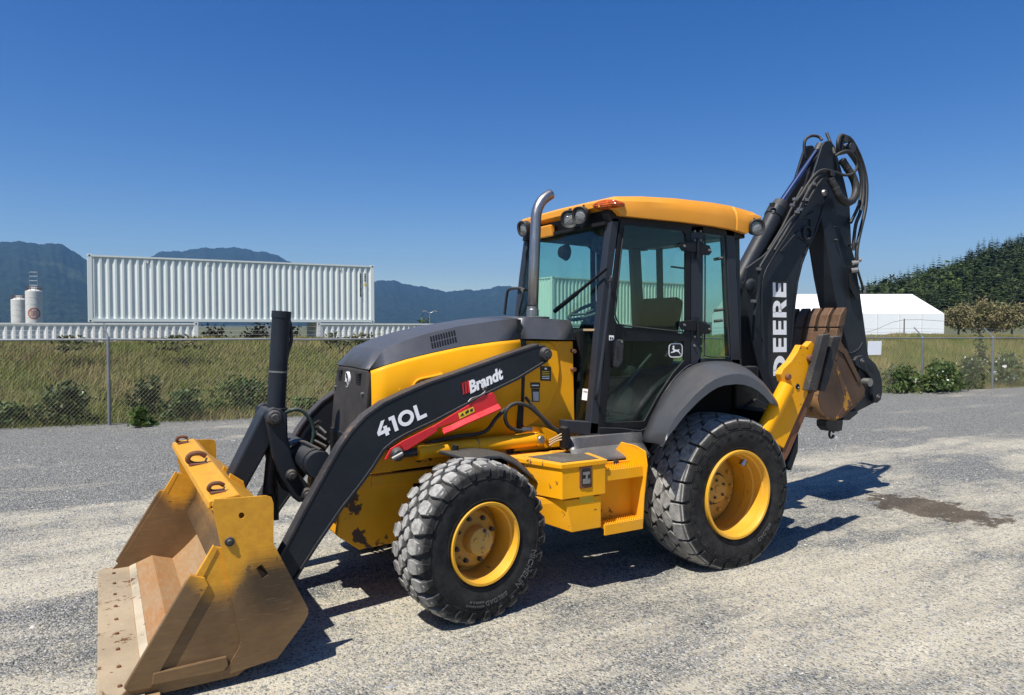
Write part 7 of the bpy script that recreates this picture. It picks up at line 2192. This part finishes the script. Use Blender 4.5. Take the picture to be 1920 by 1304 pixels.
# pipe and couplings down the dipper
hose('dipper_hose', [P(1606, 500, -0.2), P(1612, 520, -0.19), P(1617, 537, -0.18), P(1619, 545, -0.17)], 0.013, rubber, dip)
MB().tube([P(1619, 536, -0.17), P(1620, 550, -0.17)], 0.022, 10).build('coupling', bolt_metal, dip, smooth=True)
for px, py in ((1597, 494), (1602, 489), (1596, 508)):
    c = P(px, py, -0.17); MB().tube([c, c + Vector((0.05, -0.04, 0.01))], 0.026, 10).build('coupling', bolt_metal, dip, smooth=True)
c = P(1600, 459, -0.17); MB().bar(P(1592, 461, -0.17), P(1608, 456, -0.2), 0.03, 0.02).build('hose_strap', dark_steel, dip)
MB().prism(XZ([(1588, 500), (1600, 500), (1610, 540), (1612, 562), (1602, 560), (1592, 540)], -0.152), -0.165, -0.150).build('valve_shield', black_paint, dip, bevel=0.004)

# ------------------------------------------------------------------ backhoe bucket and linkage
KY = 0.32
prof = XZ([(1569, 648), (1551, 690), (1538, 722), (1533, 748), (1537, 768), (1549, 782), (1563, 788), (1580, 782), (1600, 764), (1621, 741)], -KY)
m = MB(); rows = [[Vector((x, y, z)) for y in np.linspace(-KY, KY, 5)] for x, z in prof]
m.grid(rows)
hb = m.build('backhoe_bucket', paint('bucket_shell', (0.24, 0.115, 0.032), rough=0.55, var=0.3, dust=0.5, topdust=0.1, chip=0.20, chipcol=(0.10, 0.055, 0.03)), BH, smooth=True)
sd = hb.modifiers.new('solid', 'SOLIDIFY'); sd.thickness = 0.016; sd.offset = 0
side_poly = prof + XZ([(1622, 730), (1612, 712), (1585, 655), (1577, 640)], -KY)
side_mat = paint('bucket_side', (0.085, 0.047, 0.028), rough=0.55, metal=0.2, var=0.4, dust=0.45, topdust=0.1, scratch=0.4, dustcol=(0.17, 0.11, 0.07), chip=0.05, cs=7)
stripe_mat = paint('rubbed_yellow', (0.50, 0.235, 0.018), rough=0.6, var=0.3, dust=0.8, dustcol=(0.14, 0.08, 0.04), chip=0.22, cs=9)
stripe = XZ([(1567, 692), (1570, 690), (1597, 760), (1585, 776), (1572, 760)], -KY)
for sg in (-1, 1):
    sp = MB().prism(side_poly, sg * KY, sg * (KY - 0.014)).build('bucket_side', side_mat, hb, bevel=0.003)
    MB().prism(XZ([(1568, 690), (1571, 688), (1598, 759), (1578, 783), (1566, 786), (1580, 765), (1583, 748)], -KY), *sorted((sg * KY, sg * (KY + 0.002)))).build('paint_stripe', stripe_mat, sp)
    MB().prism(XZ([(1569, 648), (1585, 655), (1612, 712), (1606, 716), (1580, 664), (1566, 655)], -KY), *sorted((sg * KY, sg * (KY + 0.016)))).build('side_cutter', side_mat, sp, bevel=0.004)
MB().prism(XZ([(1560, 668), (1571, 640), (1577, 642), (1571, 664), (1566, 674)], -KY), -KY, KY).build('lip', tooth_mat, hb, bevel=0.004)
for k in range(5):
    y = -0.30 + 0.14 * k + 0.02
    lx, lz = P(1572, 622, -0.30).x, P(1572, 622, -0.30).z
    def q(pts, yc, hw_, nm, mt, par, bev=0.006):
        return MB().prism([(lx + a, lz + b) for a, b in pts], yc - hw_, yc + hw_).build(nm, mt, par, bevel=bev)
    ad = q([(-0.125, -0.27), (-0.05, -0.30), (0.035, -0.03), (0.035, 0.06), (-0.01, 0.08), (-0.055, 0.02)], y, 0.046, 'tooth_adapter', tooth_mat, hb, 0.010)
    q([(-0.055, 0.045), (0.05, 0.06), (0.09, 0.21), (0.085, 0.245), (0.055, 0.245), (-0.01, 0.17)], y, 0.052, 'tooth', tooth_mat, ad, 0.010)
    MB().tube([(lx - 0.02, y - 0.058, lz + 0.05), (lx - 0.02, y + 0.058, lz + 0.05)], 0.012, 8).build('tooth_pin', dark_steel, ad)
# curved bucket link
LK = -0.20
outl = [(1603, 676), (1608, 669), (1617, 667), (1630, 671), (1642, 683), (1650, 698), (1654, 715), (1655, 735), (1652, 750), (1645, 756), (1638, 752), (1637, 740), (1637, 722), (1632, 708), (1624, 697), (1612, 690), (1605, 685)]
for sg in (-1, 1):
    lnk = MB().prism(XZ(outl, LK), *sorted((sg * 0.20, sg * 0.165))).build('curved_link', charcoal, BH, bevel=0.006)
    for px, py, r in ((1617, 679, 0.035), (1647, 746, 0.035)):
        c = P(px, py, LK)
        mm = MB().lathe([(-0.02, 0.001), (-0.02, r * 0.45), (-0.008, r * 0.6), (-0.008, r), (0.0, r * 1.1)], (0, 0, 0), 18)
        if sg == 1: mm.v = [Vector((p.x, -p.y, p.z)) for p in mm.v]
        mm.build('link_pin', dark_steel, lnk, smooth=True, sharp=40, loc=(c.x, sg * 0.20, c.z))
    MB().prism(XZ([(1626, 681), (1637, 690), (1641, 699), (1634, 698), (1627, 688)], LK), *sorted((sg * 0.20, sg * 0.2025))).build('link_pocket', black_paint, lnk)
c1, c2 = P(1617, 679, 0), P(1647, 746, 0)
c1 = P(1617, 679, LK); c2 = P(1647, 746, LK); c3 = P(1624, 717, LK)
MB().tube([(c1.x, -0.19, c1.z), (c1.x, 0.19, c1.z)], 0.035, 14).build('cross_pin', dark_steel, BH, smooth=True)
MB().tube([(c3.x, -0.25, c3.z), (c3.x, 0.25, c3.z)], 0.045, 16).build('cross_pin', bolt_metal, BH, smooth=True)
MB().prism(XZ([(1610, 690), (1634, 700), (1640, 745), (1648, 752), (1612, 770), (1590, 787), (1584, 782), (1592, 768), (1600, 740)], -0.16), -0.16, 0.16).build('bucket_coupler', charcoal, BH, bevel=0.010)
MB().prism(XZ([(1580, 775), (1604, 768), (1606, 775), (1590, 788), (1578, 788)], -0.24), -0.26, 0.20).build('coupler_jaw', dark_steel, BH, bevel=0.008)
MB().box(c1.x - 0.30, c1.x - 0.02, -0.10, 0.10, c1.z - 0.05, c1.z + 0.10).build('dipper_end', charcoal, BH, bevel=0.02)
# lifting eye below the bucket
hx0 = P(1558, 795, -0.10)
MB().prism(XZ([(1543, 788), (1575, 786), (1573, 806), (1566, 809), (1550, 808), (1543, 800)], -0.1), -0.14, -0.02).build('eye_block', dark_steel, BH, bevel=0.006)
m = MB(); ce = P(1559, 814, -0.08)
m.tube([ce + Vector((math.cos(t) * 0.036, 0, math.sin(t) * 0.042)) for t in np.linspace(0.3, 6.0, 20)], 0.013, 8)
m.build('lifting_eye', dark_steel, BH, smooth=True)

# ------------------------------------------------------------------ stabilisers folded up
SY = 1.03
LEG = [(1437, 790), (1479, 728), (1468, 716), (1464, 702), (1469, 692), (1484, 677), (1494, 662), (1502, 647), (1512, 650), (1522, 640), (1540, 664), (1528, 700), (1516, 735), (1512, 745), (1470, 841), (1452, 830)]
for sg in (-1, 1):
    y0, y1 = sorted((sg * SY, sg * (SY - 0.06)))
    leg = MB().prism(XZ(LEG, -SY), y0, y1).build('stabiliser_leg', yellow_dirty, BH, bevel=0.006)
    lg = XZ([(1514, 740), (1531, 733), (1524, 754), (1483, 850), (1473, 868), (1469, 840)], -SY)
    MB().prism(lg, *sorted((sg * (SY - 0.012), sg * (SY - 0.09)))).build('leg_wear_edge', rust, leg, bevel=0.004)
    MB().prism(XZ([(1476, 872), (1488, 838), (1498, 812), (1497, 846), (1484, 884)], -SY + 0.12), *sorted((sg * (SY - 0.12), sg * (SY - 0.30)))).build('leg_knuckle', charcoal, leg, bevel=0.01)
    A, B = P(1472, 722, -SY), P(1440, 808, -SY)
    MB().tube([(A.x, sg * (SY + 0.02), A.z), (B.x, sg * (SY - 0.04), B.z)], 0.062, 24).build('stabiliser_cylinder', yellow, leg, smooth=True)
    MB().tube([(A.x - 0.02, sg * (SY + 0.02), A.z), (B.x - 0.16, sg * (SY - 0.12), B.z - 0.28)], 0.028, 12).build('stabiliser_rod', chrome_rod, leg, smooth=True)
    for px, py, r in ((1475.5, 707, 0.026), (1516, 672, 0.028)):
        c = P(px, py, -SY)
        mm = MB().lathe([(-0.03, 0.001), (-0.03, r * 0.8), (-0.024, r), (0.0, r)], (0, 0, 0), 16)
        if sg == 1: mm.v = [Vector((p.x, -p.y, p.z)) for p in mm.v]
        mm.build('stabiliser_pin', rust, leg, smooth=True, sharp=40, loc=(c.x, sg * SY, c.z))
    c = P(1495, 725, -SY)
    MB().lathe([(-0.002, 0.001), (-0.002, 0.012), (-0.006, 0.014), (-0.006, 0.022), (0.0, 0.024)], (c.x, sg * SY, c.z), 14).build('stabiliser_hole', black_decal, leg) if sg == -1 else None
    # pad plates with rubber street blocks
    padm = [((1543, 628), (1557, 626), (1530, 734), (1515, 733)), ((1562, 632), (1579, 630), (1556, 712), (1547, 735), (1537, 732))]
    pad = MB().prism(XZ([(1534, 622), (1548, 626), (1522, 735), (1514, 735), (1527, 668)], -SY), *sorted((sg * (SY + 0.05), sg * (SY - 0.10)))).build('stabiliser_pad', tooth_mat, leg, bevel=0.006)
    for k, (poly_, ya, yb2) in enumerate(((padm[0], 0.07, 0.01), (padm[1], 0.01, -0.06))):
        MB().prism(XZ(poly_, -SY - ya), *sorted((sg * (SY + ya), sg * (SY + yb2)))).build('rubber_block', pad_rubber, pad, bevel=0.008)
    MB().prism([(0.45, 0.55), (0.62, 0.55), (0.66, 1.15), (0.45, 1.15)], *sorted((sg * 0.60, sg * 0.98))).build('stabiliser_mount', black_paint, BH, bevel=0.01)

# ================================================================== hazy air
lo, hi = Vector((-5200, -120, -3.0)), Vector((12400, 10900, 1010))
hz = MB().box(lo.x, hi.x, lo.y, hi.y, lo.z, hi.z).build('haze', None)
hm = bpy.data.materials.new('haze_air'); hm.use_nodes = True
hm.node_tree.nodes.clear()
ho = hm.node_tree.nodes.new('ShaderNodeOutputMaterial')
hv = hm.node_tree.nodes.new('ShaderNodeVolumePrincipled')
hv.inputs['Color'].default_value = (0.22, 0.52, 1.0, 1)
hv.inputs['Density'].default_value = 5.5e-5
hv.inputs['Anisotropy'].default_value = 0.2
hm.node_tree.links.new(hv.outputs[0], ho.inputs['Volume'])
hz.data.materials.append(hm)
tag(hz, kind='stuff')
